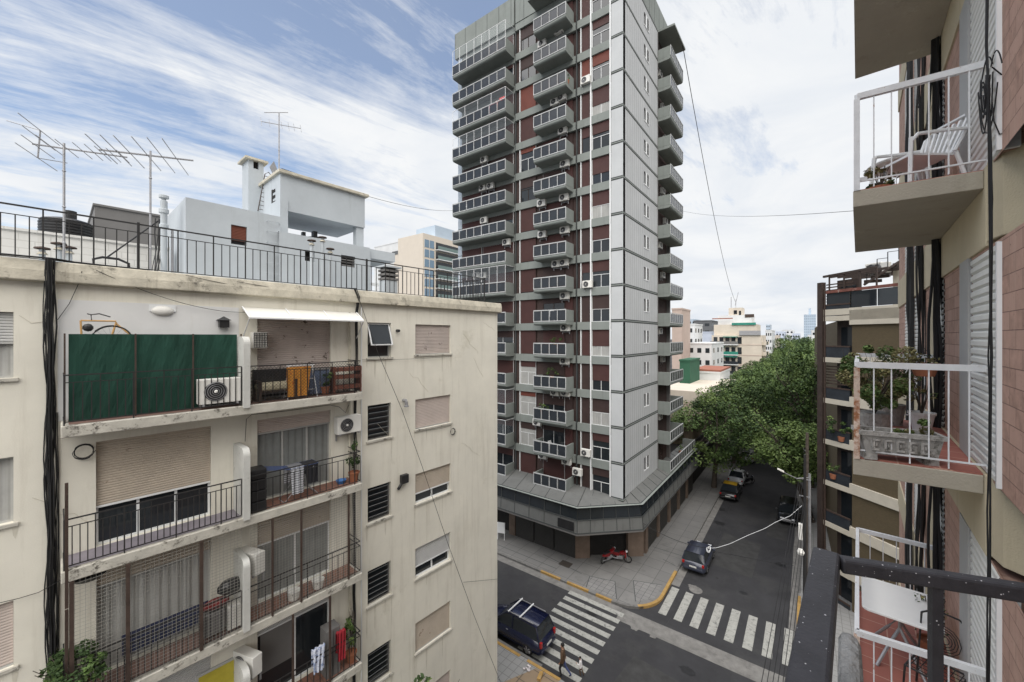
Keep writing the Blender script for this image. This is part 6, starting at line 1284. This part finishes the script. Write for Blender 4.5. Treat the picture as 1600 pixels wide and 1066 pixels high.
# ------------------------------------------------------------------ vehicles
m_tyre = mat('tyre_rubber', (.018, .018, .018), .85, .2, 6); m_rim = mat('alloy_rim', (.40, .40, .41), .35, .1, 5, metal=.7); m_hl = mat('headlamp', (.6, .62, .65), .15, .05, 3); m_tl = mat('tail_lamp', (.30, .012, .01), .2, .1, 3); m_plate = mat('number_plate', (.55, .55, .52), .5, .1, 3)
def paint(name, c, rough=.28): return mat(name, c, rough, .04, 3, coat=.6, metal=.1)
def car(name, label, cat, x, y, rz, L_, Wd, Ht, body, roofm=None, kind='hatch', rack=False, group='cars parked along the street'):
    """car along local +x (nose), origin under its centre"""
    t = thing(name, label, cat, (x, y, .0), rz, group); h = Wd/2; a = L_/2
    belt = Ht*.60; st = []
    # stations: x, halfwidth scale, underside, top of the lower body
    prof = {'hatch': [(-a, .80, .38, .62), (-a+.06, .90, .26, .80), (-a+.18, .97, .22, belt+.02), (-a*.5, 1, .2, belt+.02), (0, 1, .2, belt), (a*.42, 1, .2, belt-.03), (a*.62, .97, .2, belt-.13), (a*.86, .90, .22, .72), (a-.05, .80, .28, .60), (a, .68, .36, .50)],
            'sedan': [(-a, .78, .40, .66), (-a+.07, .90, .28, .86), (-a*.62, .98, .22, belt+.02), (-a*.4, 1, .2, belt+.02), (0, 1, .2, belt), (a*.38, 1, .2, belt-.02), (a*.6, .97, .2, belt-.09), (a*.86, .90, .22, .72), (a-.05, .80, .28, .60), (a, .68, .36, .50)]}['sedan' if kind == 'sedan' else 'hatch']
    secs = []
    for px_, w, z0, z1 in prof:
        hw = h*w; zm = z0+(z1-z0)*.5
        secs.append([(px_, -hw*.86, z0), (px_, -hw, z0+.12), (px_, -hw*1.0, zm), (px_, -hw*.95, z1-.05), (px_, -hw*.84, z1), (px_, 0, z1+.025), (px_, hw*.84, z1), (px_, hw*.95, z1-.05), (px_, hw, zm), (px_, hw, z0+.12), (px_, hw*.86, z0)])
    MB().loft(secs).build('body', body, t, smooth=True)
    # greenhouse
    if kind == 'sedan': gx = [(-a*.66, belt), (-a*.36, Ht-.04), (a*.02, Ht), (a*.16, Ht-.05), (a*.46, belt-.02)]
    else: gx = [(-a+.14, belt), (-a+.42, Ht-.05), (-a*.1, Ht), (a*.14, Ht-.05), (a*.50, belt-.03)]
    hb_, ht_ = h*.91, h*.74
    lo = [(gx[0][0], belt-.0), (gx[1][0], belt), (gx[2][0], belt), (gx[3][0], belt), (gx[4][0], belt-.03)]
    vs = []; 
    for (bx, bz), (tx, tz_) in zip([gx[0], (gx[1][0], belt), (gx[2][0], belt), (gx[3][0]+.1, belt), gx[4]], [gx[0], gx[1], gx[2], gx[3], gx[4]]):
        wt = ht_ if tz_ > belt+.1 else hb_*.97
        vs.append([(bx, -hb_, bz-.02), (tx, -wt, tz_), (tx, 0, tz_+.02 if tz_ > belt+.1 else tz_), (tx, wt, tz_), (bx, hb_, bz-.02)])
    MB().loft(vs, closed=False).build('windows', m_glass, t)
    rb = MB(); rs = []
    for (tx, tz_) in gx[1:4]: rs.append([(tx, -ht_-.015, tz_-.035), (tx, -ht_, tz_+.012), (tx, 0, tz_+.035), (tx, ht_, tz_+.012), (tx, ht_+.015, tz_-.035)])
    rs[0] = [(p[0]-.05, p[1], p[2]) for p in rs[0]]
    rb.loft(rs, closed=False).build('roof', roofm or body, t, smooth=True)
    pb = MB()
    for s_ in (-1, 1):
        for (bx, bz), (tx, tz_) in ((gx[0], gx[1]), ((gx[2][0]-.02, belt), gx[2]), (gx[4], gx[3])): pb.bar((bx, s_*(hb_+.004), bz), (tx, s_*(ht_+.008), tz_), .055)
    pb.build('pillars', body, t)
    for wx in (-a*.60, a*.62):
        for s_ in (-1, 1):
            w_ = MB(); R_ = .31; yy = s_*(h-.09); prw = [(R_-.08, -.1), (R_-.02, -.1), (R_, -.07), (R_, .07), (R_-.02, .1), (R_-.08, .1)]; vs = []; n = 22
            for rr_, o_ in prw: vs += [(wx+rr_*math.cos(2*PI*k/n), yy+o_, R_+rr_*math.sin(2*PI*k/n)) for k in range(n)]
            w_.add(vs, [(i*n+k, i*n+(k+1) % n, (i+1)*n+(k+1) % n, (i+1)*n+k) for i in range(5) for k in range(n)])
            wh = w_.build('wheel', m_tyre, t); rm = MB(); yo = yy+s_*.07
            rm.tube([(wx, yy-s_*.05, R_), (wx, yo-s_*.03, R_)], .235, 18)
            for k in range(5): a_ = 2*PI*k/5; rm.bar((wx, yo, R_), (wx+.21*math.cos(a_), yo, R_+.21*math.sin(a_)), .05)
            rm.build('rim', m_rim, wh)
    for s_ in (-1, 1):
        MB().box(a-.16, a-.03, s_*h*.50-.14, s_*h*.50+.14, .58, .70).build('headlight', m_hl, t, bevel=.03)
        MB().box(-a-.0, -a+.12, s_*h*.80-.08, s_*h*.80+.08, .68, belt-.02).build('tail_light', m_tl, t, bevel=.02)
        MB().box(a*.34, a*.42, s_*(h+.0), s_*(h+.16), belt-.02, belt+.1).build('wing_mirror', body, t, bevel=.02)
        MB().box(.0, .14, s_*h-.01 if s_ > 0 else -h-.01, s_*h+.01, belt-.16, belt-.12).build('door_handle', m_rim if kind == 'van' else body, t)
        MB().box(-a*.55, a*.6, s_*(h-.0)-.012, s_*(h)+.012, .48, .54).build('side_moulding', m_blk_pl, t)
    MB().box(-a-.03, -a+.12, -h*.82, h*.82, .33, .52).build('bumper', body, t, bevel=.04); MB().box(a-.14, a+.02, -h*.76, h*.76, .30, .48).build('bumper', body, t, bevel=.04)
    MB().box(-a-.04, -a-.02, -.24, .24, .55, .66).build('number_plate', m_plate, t)
    if rack:
        for xx in (-.35, .45): MB().bar((xx-a*.16, -ht_-.06, Ht+.09), (xx-a*.16, ht_+.06, Ht+.09), .055).build('roof_bar', m_white, t)
        for s_ in (-1, 1): MB().bar((-a+.6, s_*(ht_-.02), Ht+.05), (a*.12, s_*(ht_-.02), Ht+.06), .035).build('roof_rail', m_steel, t)
    return t
car('parked_car', 'dark blue minivan with two white roof bars at the crosswalk end', 'car', -13.6, 18.62, PI, 4.35, 1.74, 1.66, paint('deep_blue_paint', (.005, .008, .032), .25), kind='van', rack=True)
car('parked_car', 'dark grey hatchback parked beside the yellow painted kerb', 'car', -6.72, 33.1, PI/2, 4.0, 1.68, 1.48, paint('dark_slate_paint', (.035, .04, .06)), kind='hatch')
car('parked_car', 'black taxi with a yellow roof parked at the left kerb', 'taxi', -6.72, 49.1, PI/2, 4.3, 1.72, 1.5, paint('black_paint', (.012, .012, .013)), paint('taxi_yellow', (.62, .38, .02), .4), 'sedan')
car('parked_car', 'silver white sedan parked just ahead of the taxi', 'car', -6.72, 54.4, PI/2, 4.3, 1.7, 1.45, paint('silver_paint', (.50, .51, .52), .3), kind='sedan')
car('parked_car', 'pale silver hatchback parked under the second street tree', 'car', -6.7, 64.8, PI/2, 4.0, 1.68, 1.5, paint('light_silver_paint', (.45, .46, .47), .3))
car('parked_car', 'dark car farthest up the left kerb', 'car', -6.7, 71.5, PI/2, 4.2, 1.7, 1.55, paint('charcoal_paint', (.03, .032, .035)))
car('parked_car', 'black car parked under the light green tree on the right', 'car', -1.45, 46.4, -PI/2, 4.2, 1.7, 1.5, paint('ink_black_paint', (.014, .015, .017)), kind='hatch')
def motorbike(label, x, y, rz, m, lean=.12, group='motorbikes', tall=False):
    t = thing('motorbike', label, 'motorbike', (x, y, 0.0), rz, group); t.rotation_euler = (lean, 0, rz)
    for xx in (-.6, .62):
        w_ = MB(); w_.tube([(xx+.27*math.cos(2*PI*k/18), 0, .31+.27*math.sin(2*PI*k/18)) for k in range(19)], .045, 7, False); w = w_.build('wheel', m_tyre, t); spokes((xx, 0, .31), .25, 10).build('spokes', m_rim, w)
    MB().loft([[(-.75, -.05, .62), (-.75, .05, .62), (-.75, .05, .70), (-.75, -.05, .70)], [(-.35, -.12, .52), (-.35, .12, .52), (-.35, .12, .76), (-.35, -.12, .76)], [(.0, -.1, .4), (.0, .1, .4), (.0, .1, .72), (.0, -.1, .72)]]).build('rear_fairing', m, t, smooth=False, bevel=.02)
    MB().loft([[(.0, -.1, .62), (.0, .1, .62), (.0, .1, .78), (.0, -.1, .78)], [(.3, -.13, .62), (.3, .13, .62), (.3, .13, .88), (.3, -.13, .88)], [(.48, -.06, .7), (.48, .06, .7), (.48, .06, .84), (.48, -.06, .84)]]).build('tank', m, t, bevel=.03)
    MB().loft([[(.42, -.14, .35), (.42, .14, .35), (.40, .14, .95), (.40, -.14, .95)], [(.55, -.08, .5), (.55, .08, .5), (.50, .08, .98), (.50, -.08, .98)]]).build('leg_shield', m, t, bevel=.02)
    MB().box(-.6, .02, -.11, .11, .76, .84).build('seat', m_blk_pl, t, bevel=.03); MB().box(-.2, .25, -.12, .12, .25, .5).build('engine', m_steel, t, bevel=.03)
    MB().tube([(.62, -.06, .31), (.44, -.06, .95)], .02, 6).tube([(.62, .06, .31), (.44, .06, .95)], .02, 6).build('fork', m_steel, t); MB().tube([(.36, -.34, 1.04), (.44, -.1, 1.0), (.44, .1, 1.0), (.36, .34, 1.04)], .014, 6).build('handlebar', m_blk_pl, t)
    MB().ball((.53, 0, .92), .09, 10).build('headlight', m_hl, t); MB().bar((-.1, .08, .3), (-.15, .3, .02), .02).build('kickstand', m_black, t); MB().tube([(-.1, -.14, .3), (-.8, -.17, .4)], .035, 7).build('exhaust', m_rim, t)
    return t
m_red = paint('dark_red_paint', (.20, .010, .012)); m_bk2 = paint('gloss_black', (.015, .015, .016))
g_ = lambda px, py: ground(px, py, .13)
q = g_(951, 877); o = motorbike('red scooter standing upright in front of the dark corner shop opening', q.x, q.y, rad(70), m_red); o.location.z = .13
q = g_(968, 877); o = motorbike('red motorbike parked sideways right of the scooter at the corner shop', q.x, q.y, rad(15), m_red); o.location.z = .13
for px, py, rz, lb in ((1164, 752, 80, 'black motorbike parked beside the silver sedan'), (1170, 757, 60, 'second black motorbike with a box beside the silver sedan')): q = ground(px, py); motorbike(lb, q.x, q.y, rad(rz), m_bk2)
for px, py, lb in ((1262, 790, 'black motorbike behind the poles on the right pavement'), (1264, 812, 'nearer black motorbike behind the poles on the right pavement')): q = g_(px, py); o = motorbike(lb, q.x+.0, q.y, rad(100), m_bk2); o.location.z = .13
# ------------------------------------------------------------------ poles, lamp, wires
q = Vector((-.12, 31.6, 0))
t = thing('utility_pole', 'dark slim utility pole at the right kerb with a pale meter box', 'utility pole', (q.x, q.y, 0)); MB().tube([(0, 0, 0), (0, 0, 9.9)], [.11, .07], 10).build('pole', m_dkbr if False else m_black, t)
MB().box(-.34, -.12, -.2, .1, 4.4, 5.4).build('meter_box', m_acw, t, bevel=.02)
for z in (8.3, 7.2): MB().bar((-.3, 0, z), (.3, 0, z), .05).build('crossarm', m_steel, t)
t = thing('street_lamp', 'street lamp with a long arm and pale head over the road', 'street lamp', (.12, 32.0, 0)); MB().tube([(0, 0, 0), (0, 0, 8.6)], [.1, .07], 10).build('pole', m_steel, t)
la_ = at(1245, 748, 25.2)-Vector((.12, 32, 0)); lh = at(1220, 736, 24.6)-Vector((.12, 32, 0))
MB().tube([(0, 0, 8.35), la_, lh], .035, 7).build('arm', m_steel, t); hd = (lh-la_).normalized(); MB().loft([[lh+hd*s_+Vector((0, w_, z_)) for w_, z_ in ((-.1, 0), (.1, 0), (.1, .08), (-.1, .08))] for s_ in (-.35, .35)]).build('lamp_head', m_acw, t, bevel=.02)
tag(MB().tube([(.0, 33.2, 0), (.0, 33.2, 11)], [.13, .09], 10).build('utility_pole', m_bark), 'brown wooden pole just behind the street lamp', 'utility pole')
for i, (pxe, pye, de, z0) in enumerate(((1188, 1066, 15, 8.4), (1197, 1066, 15.4, 8.4), (1206, 1066, 14.2, 8.2), (1214, 1066, 14.6, 7.2), (1222, 1066, 13.8, 7.2), (1230, 1066, 13.0, 7.0))):
    e = at(pxe, pye, de); a = Vector((q.x-.28+.09*i, q.y, z0)); ex = e+(e-a)*.6; wire(f'{["first", "second", "third", "fourth", "fifth", "sixth"][i]} from the left of the overhead lines along the right kerb', catenary(a, ex, .25, 16), .013, 'overhead_line', cat='overhead line', group='overhead lines')
tag(MB().lathe(tuple(at(1251, 868, 24)), [(0, 0), (.16, .08), (.2, .22), (.12, .38), (0, .42)], 12).build('cable_joint_box', m_acw), 'white bulging cable joint hanging on the utility pole', 'cable joint')
mid = at(1107, 857, 25.5)
wire('thick white cable sagging across the street from the pole', [at(*p) for p in ((1253, 790, 25.2), (1235, 806, 25.2), (1212, 816, 25.3), (1195, 826, 25.3), (1170, 836, 25.4), (1140, 850, 25.5), (1120, 856, 25.5), (1107, 857, 25.5))], .013, m=m_whiter)
wire('thin black cable from the white cable across to the tower canopy', catenary(mid, Vector((-9.75, 29.3, 3.6)), .3), .016)
wire('thin black cable crossing the road towards the pole at low level', [at(*p) for p in ((1107, 860, 25.5), (1150, 868, 25), (1200, 878, 24.6), (1240, 884, 24))], .014)
b = MB()
for k in range(3): b.tube([mid+Vector((.11*math.cos(a), .3*math.sin(a), .05*k-.1+.05*math.sin(2*a))) for a in [2*PI*i/14 for i in range(15)]], .016, 5, False)
tag(b.build('cable_coil', m_white), 'white cable coil hanging over the grey hatchback', 'cable coil')
wire('thin wire crossing the sky from the tower to the right building', catenary(Vector((TX+1, TY+SP+4, 17.5+38*201/615)), FO.w(-9, -.1, 17.5+10.6*200/615), .4), .008)
wire('long slanting stay wire from the tower roof to the distant mast', catenary(Vector((TX+1.4, TY+YB-TY-1, ztop)), Vector((x0+5.6, Y0+4, zf(472))), 3.5, 24), .035)
wire('dark cable along the tower canopy up to its corner', catenary(Vector((-14.9, 26.9, 5.0)), Vector((-9.8, 29.1, 4.3)), .25), .014)
for px, py, lb in ((783, 843, 'white sign board standing on the pavement by the dark shop entrance'),):
    q2 = g_(px, py); t = thing('sign_board', lb, 'sign board', (q2.x, q2.y, .13), rad(20)); MB().box(-.35, .35, -.04, .04, .55, 1.45).build('panel', m_white, t, bevel=.02)
    for s_ in (-1, 1): MB().bar((s_*.3, -.05, 0), (s_*.3, 0, .6), .04).build('leg', m_white, t)
b = MB(); r = random.Random(5)
for k in range(14): a = r.uniform(0, 6.3); q_ = r.uniform(0, .2); b.ball((q_*math.cos(a), q_*math.sin(a), .05), r.uniform(.03, .08), 6, (1.3, 1, .6))
o = b.build('litter_pile', mat('litter', (.45, .42, .42), .8, .4, 9)); o.location = (-11.7, 16.9, .135); tag(o, 'small pile of pale litter on the near corner pavement', 'litter'); o['kind'] = 'stuff'
tag(MB().box(-.0, .5, -.09, .09, 0, .12).build('kerb_block', m_yellow), 'loose yellow kerb block lying at the near corner', 'kerb block'); o = bpy.data.objects['kerb_block']; o.location = (-10.95, 17.15, .135); o.rotation_euler = (0, 0, rad(-75))
# ------------------------------------------------------------------ people
def skin_body(name, joints, edges, par, mats, zone, sub=2):
    me = bpy.data.meshes.new(name); me.from_pydata([j[0] for j in joints], edges, []); o = bpy.data.objects.new(name, me); COL.objects.link(o)
    sk = o.modifiers.new('skin', 'SKIN'); sb = o.modifiers.new('sub', 'SUBSURF'); sb.levels = sb.render_levels = sub
    for v, j in zip(me.skin_vertices[0].data, joints): v.radius = (j[1], j[2] if len(j) > 2 else j[1])
    me.skin_vertices[0].data[0].use_root = True
    dg = bpy.context.evaluated_depsgraph_get(); ev = o.evaluated_get(dg); m2 = bpy.data.meshes.new_from_object(ev)
    bpy.data.objects.remove(o); o = bpy.data.objects.new(name, m2); COL.objects.link(o); m2.materials.clear()
    for m in mats: m2.materials.append(m)
    for p in m2.polygons: p.material_index = zone(p.center); p.use_smooth = True
    o.parent = par; return o
m_skin = mat('skin', (.36, .20, .14), .6, .05, 4); m_hair = mat('black_hair', (.012, .010, .009), .7, .2, 20); m_brj = mat('brown_jacket', (.085, .05, .028), .85, .35, 9); m_jean = mat('blue_jeans', (.05, .065, .15), .9, .2, 9); m_dtr = mat('black_trousers', (.018, .017, .018), .9, .2, 8); m_wsh2 = mat('white_shirt', (.72, .70, .70), .85, .1, 5)
def person(label, x, y, rz, sc, top, legs, legr, pose, hair, shoe):
    t = thing('person', label, 'person', (x, y, .01), rz); t.scale = (sc,)*3
    # nose points to +x, left side is +y; heights for a 1.70 m figure
    fl, bl = pose['front'], pose['back']; hl, hr = pose['handl'], pose['handr']; lean = pose.get('lean', 0)
    L = lambda z: lean*(z-.9)
    J = [((0, 0, .92), .125, .15), ((L(1.1), 0, 1.10), .12, .15), ((L(1.33), 0, 1.33), .125, .17), ((L(1.44), 0, 1.44), .07, .09), ((L(1.5)+.01, 0, 1.50), .052), ((L(1.58)+.03, 0, 1.58), .082, .075), ((L(1.66)+.025, 0, 1.665), .078, .07),
         ((L(1.38), .19, 1.38), .055), ((hl[0][0], hl[0][1], hl[0][2]), .043), (hl[1], .032), (hl[2], .03, .018),
         ((L(1.38), -.19, 1.38), .055), ((hr[0][0], hr[0][1], hr[0][2]), .043), (hr[1], .032), (hr[2], .03, .018),
         ((0, .09, .84), .095), (fl[0], .065), (fl[1], .042), (fl[2], .035, .03), ((0, -.09, .84), .095), (bl[0], .065), (bl[1], .042), (bl[2], .035, .03)]
    E_ = [(0, 1), (1, 2), (2, 3), (3, 4), (4, 5), (5, 6), (2, 7), (7, 8), (8, 9), (9, 10), (2, 11), (11, 12), (12, 13), (13, 14), (0, 15), (15, 16), (16, 17), (17, 18), (0, 19), (19, 20), (20, 21), (21, 22)]
    def zone(c):
        if c.z > 1.46: return 0
        if (c-Vector(hl[2])).length < .10 or (c-Vector(hr[2])).length < .10: return 0
        if c.z > .80 or abs(c.y) > .2: return 1
        if c.z < .1: return 4
        return 2 if c.y > 0 else 3
    body = skin_body('body', J, E_, t, [m_skin, top, legs, legr, shoe], zone)
    MB().ball((L(1.64)+.005, 0, 1.66), .105, 14, (1.0, .88, 1.0)).build('hair', hair, t, smooth=True).location = (-.025, 0, .025)
    hx = L(1.62)+.1
    MB().add([(hx, -.013, 1.60), (hx+.03, 0, 1.59), (hx, .013, 1.60), (hx-.005, 0, 1.65)], [(0, 1, 3), (1, 2, 3), (0, 2, 1)]).build('nose', m_skin, t)
    for s_ in (-1, 1): MB().ball((hx-.006, s_*.032, 1.635), .011, 8).build('eye', m_hair, t); MB().ball((L(1.6)+.03, s_*.082, 1.61), .022, 8, (.6, .4, 1)).build('ear', m_skin, t)
    MB().box(hx-.004, hx+.004, -.02, .02, 1.562, 1.570).build('mouth', mat('lips', (.25, .09, .08), .6), t)
    for hnd, s_ in ((hl, 1), (hr, -1)):
        base = Vector(hnd[2]); dr = (base-Vector(hnd[1])).normalized(); f = MB()
        for k in range(4): o0 = base+Vector((.018*(k-1.5), 0, 0)); ln = (.055, .065, .06, .045)[k]; f.tube([o0, o0+dr*ln*.6, o0+dr*ln+Vector((0, -s_*.015, 0))], [.008, .007, .005], 6)
        f.tube([base+Vector((.02, 0, .02)), base+Vector((.045, -s_*.01, -.005)), base+Vector((.05, -s_*.015, -.03))], [.009, .008, .006], 6); f.build('fingers', m_skin, t)
    return t
pm = ground(877, 1056)
stride = dict(front=((.16, .1, .47), (.06, .10, .10), (.18, .10, .045)), back=((-.12, -.1, .48), (-.42, -.10, .13), (-.30, -.10, .045)), handl=[(-.02, .27, 1.12), (.10, .25, .90), (.14, .24, .81)], handr=[(.0, -.28, 1.12), (-.06, -.30, .86), (-.07, -.31, .77)], lean=.05)
person('dark-haired adult in a brown jacket and jeans striding over the crosswalk', pm.x+.1, pm.y, rad(196), .97, m_brj, m_dtr, m_jean, stride, m_hair, m_blk_pl)
cp_ = dict(front=((.10, .08, .47), (.02, .08, .10), (.14, .08, .045)), back=((-.08, -.08, .48), (-.26, -.08, .12), (-.16, -.08, .045)), handl=[(.1, .27, 1.15), (.3, .22, 1.2), (.38, .2, 1.25)], handr=[(.0, -.26, 1.12), (-.04, -.28, .88), (-.04, -.28, .79)], lean=.12)
pc = ground(896, 1060)
person('small child in a white top and brown trousers walking beside the adult', pc.x+.25, pc.y+.35, rad(196), .56, m_wsh2, m_brj, m_brj, cp_, m_hair, m_blk_pl)

# washing and plants on some tower balconies
def tw(px, py, y=-1.0): return Vector((TX+FT.u(px, y), TY+y, FT.z(px, py, y)))
for i, (px, py, m, lb, wd) in enumerate(((771, 162, (.55, .20, .26), 'pink towel', .9), (777, 158, (.60, .25, .22), 'coral towel', .5), (785, 152, (.62, .10, .10), 'red towel', .6), (766, 166, (.60, .50, .55), 'pale lilac cloth', .6))):
    cloth('hanging_cloth', f'{lb} drying behind the glazing of the third wide balcony from the top', 'washing', tw(px, py, -.9), 0, wd, .9, mat(f'washing_{i}', m, .9, .1, 4), .04, i+2, .03)
for i, (px, py, lb) in enumerate(((848, 636, 'leafy plants on the twelfth narrow balcony of the tower'), (862, 582, 'row of small plants on the rail of the eleventh narrow balcony'), (868, 532, 'dark plants on the tenth narrow balcony of the tower'), (886, 120, 'small yellow-green plant at the end of the third narrow balcony'), (1075, 690, 'potted shrub on the terracotta terrace of the tower'))):
    w = tw(px, py, -.8) if px < 1000 else Vector((TX+.4, TY+SP+6.5, Z0+.6)); leafthing('balcony_plant', lb, 'potted plant', w, (.7 if i < 3 else .3, .22, .35), 220 if i < 3 else 90, .14, 70+i)
for i, (k, f) in enumerate(((5, .2), (9, .6), (7, .85), (13, .4))):
    z = Z0+(NF-1-k)*ST; t = thing('folding_chair', ['white folding chair on the sixth wide balcony of the tower', 'grey folding chair on the tenth narrow balcony of the tower', 'folding chair on the eighth wide balcony of the tower', 'folding chair on the fourteenth narrow balcony of the tower'][i], 'chair', (TX+((XLB0+(XLB1-XLB0)*f) if i % 2 == 0 else XM0+1.5), TY-.6, z), rad(30*i))
    MB().box(-.22, .22, -.2, .2, .42, .46).build('seat', m_white, t); MB().box(-.22, .22, .2, .24, .5, .95).build('backrest', m_white, t)
    for sx in (-.2, .2): MB().bar((sx, -.2, 0), (sx, .22, .9), .03).bar((sx, .2, 0), (sx, -.2, .44), .03).build('leg', m_white, t)

# worn patches, repairs and stains on the road; cracks in the render
sheet('asphalt_repairs', [[(-6.0, 33.5), (-3.2, 33.2), (-3.1, 39.0), (-5.9, 39.4)], [(-25, 19.2), (-17.5, 19.4), (-17.6, 21.2), (-25, 21.0)], [(-7.9, 18.6), (-5.2, 18.4), (-4.9, 21.0), (-7.6, 21.3)], [(-2.9, 41), (-1.4, 41), (-1.4, 47), (-2.9, 47)]], .0022, m_patch)
def blot(x_, y_, r_, seed, n=22):
    q = random.Random(seed); return [(x_+r_*q.uniform(.7, 1.2)*math.cos(2*PI*k/n)*1.3, y_+r_*q.uniform(.7, 1.2)*math.sin(2*PI*k/n)) for k in range(n)]
sheet('oil_stains', [blot(-6.7, 36.5, .32, 1), blot(-6.6, 41.2, .4, 2), blot(-6.9, 44.6, .3, 3), blot(-1.6, 36.5, .3, 4), blot(-19, 18.6, .45, 5), blot(-10.9, 22.9, .25, 6), blot(-5.0, 22.0, .3, 7), blot(-6.3, 26.9, .2, 8), blot(-3.5, 31, .22, 9)], .0035, mat('oil_stain', (.016, .016, .017), .55, .3, 5))
sheet('pale_scuffs', [blot(-8.3, 23.35, .22, 11), blot(-7.2, 23.3, .15, 12), blot(-6.4, 29.6, .24, 15)], .0052, m_gutter)
b = MB(); q = random.Random(12)
for u_, z_, n_, dz in ((U(724), 17.6, 7, -.12), (U(740), 16.6, 6, -.16), (U(640), 16.2, 6, -.1), (U(590), 14.6, 5, -.14), (U(720), 13.2, 8, -.1), (U(690), 10.2, 6, -.15), (U(30), 17.9, 8, -.05), (U(50), 14.4, 6, -.12), (U(755), 18.1, 5, -.08)):
    pts = [Vector((u_, -.004, z_))]
    for k in range(n_): pts.append(pts[-1]+Vector((q.uniform(.05, .22), 0, dz+q.uniform(-.08, .08))))
    b.tube(pts, .0035, 4)
b.build('render_crack', m_cornice, cb)

# run-off stains below the window sills and slab ends of the cream building
b = MB(); q = random.Random(21)
for h_ in farw+midw+lefw:
    for u_ in (h_[0]-.03, h_[1]+.02, h_[0]+(h_[1]-h_[0])*.3, h_[0]+(h_[1]-h_[0])*.75):
        if q.random() < .25: continue
        w_, l_ = q.uniform(.012, .05), q.uniform(.25, 1.1); y_ = -.0032
        b.add([(u_-w_, y_, h_[2]-.06), (u_+w_, y_, h_[2]-.06), (u_+w_*.5, y_, h_[2]-.06-l_*.6), (u_+w_*.1, y_, h_[2]-.06-l_), (u_-w_*.6, y_, h_[2]-.06-l_*.7)], [(0, 4, 3, 2, 1)])
b.build('runoff_stain', mat('runoff_stain', (.58, .55, .465), .95, .1, 6), cb)['kind'] = 'stuff'
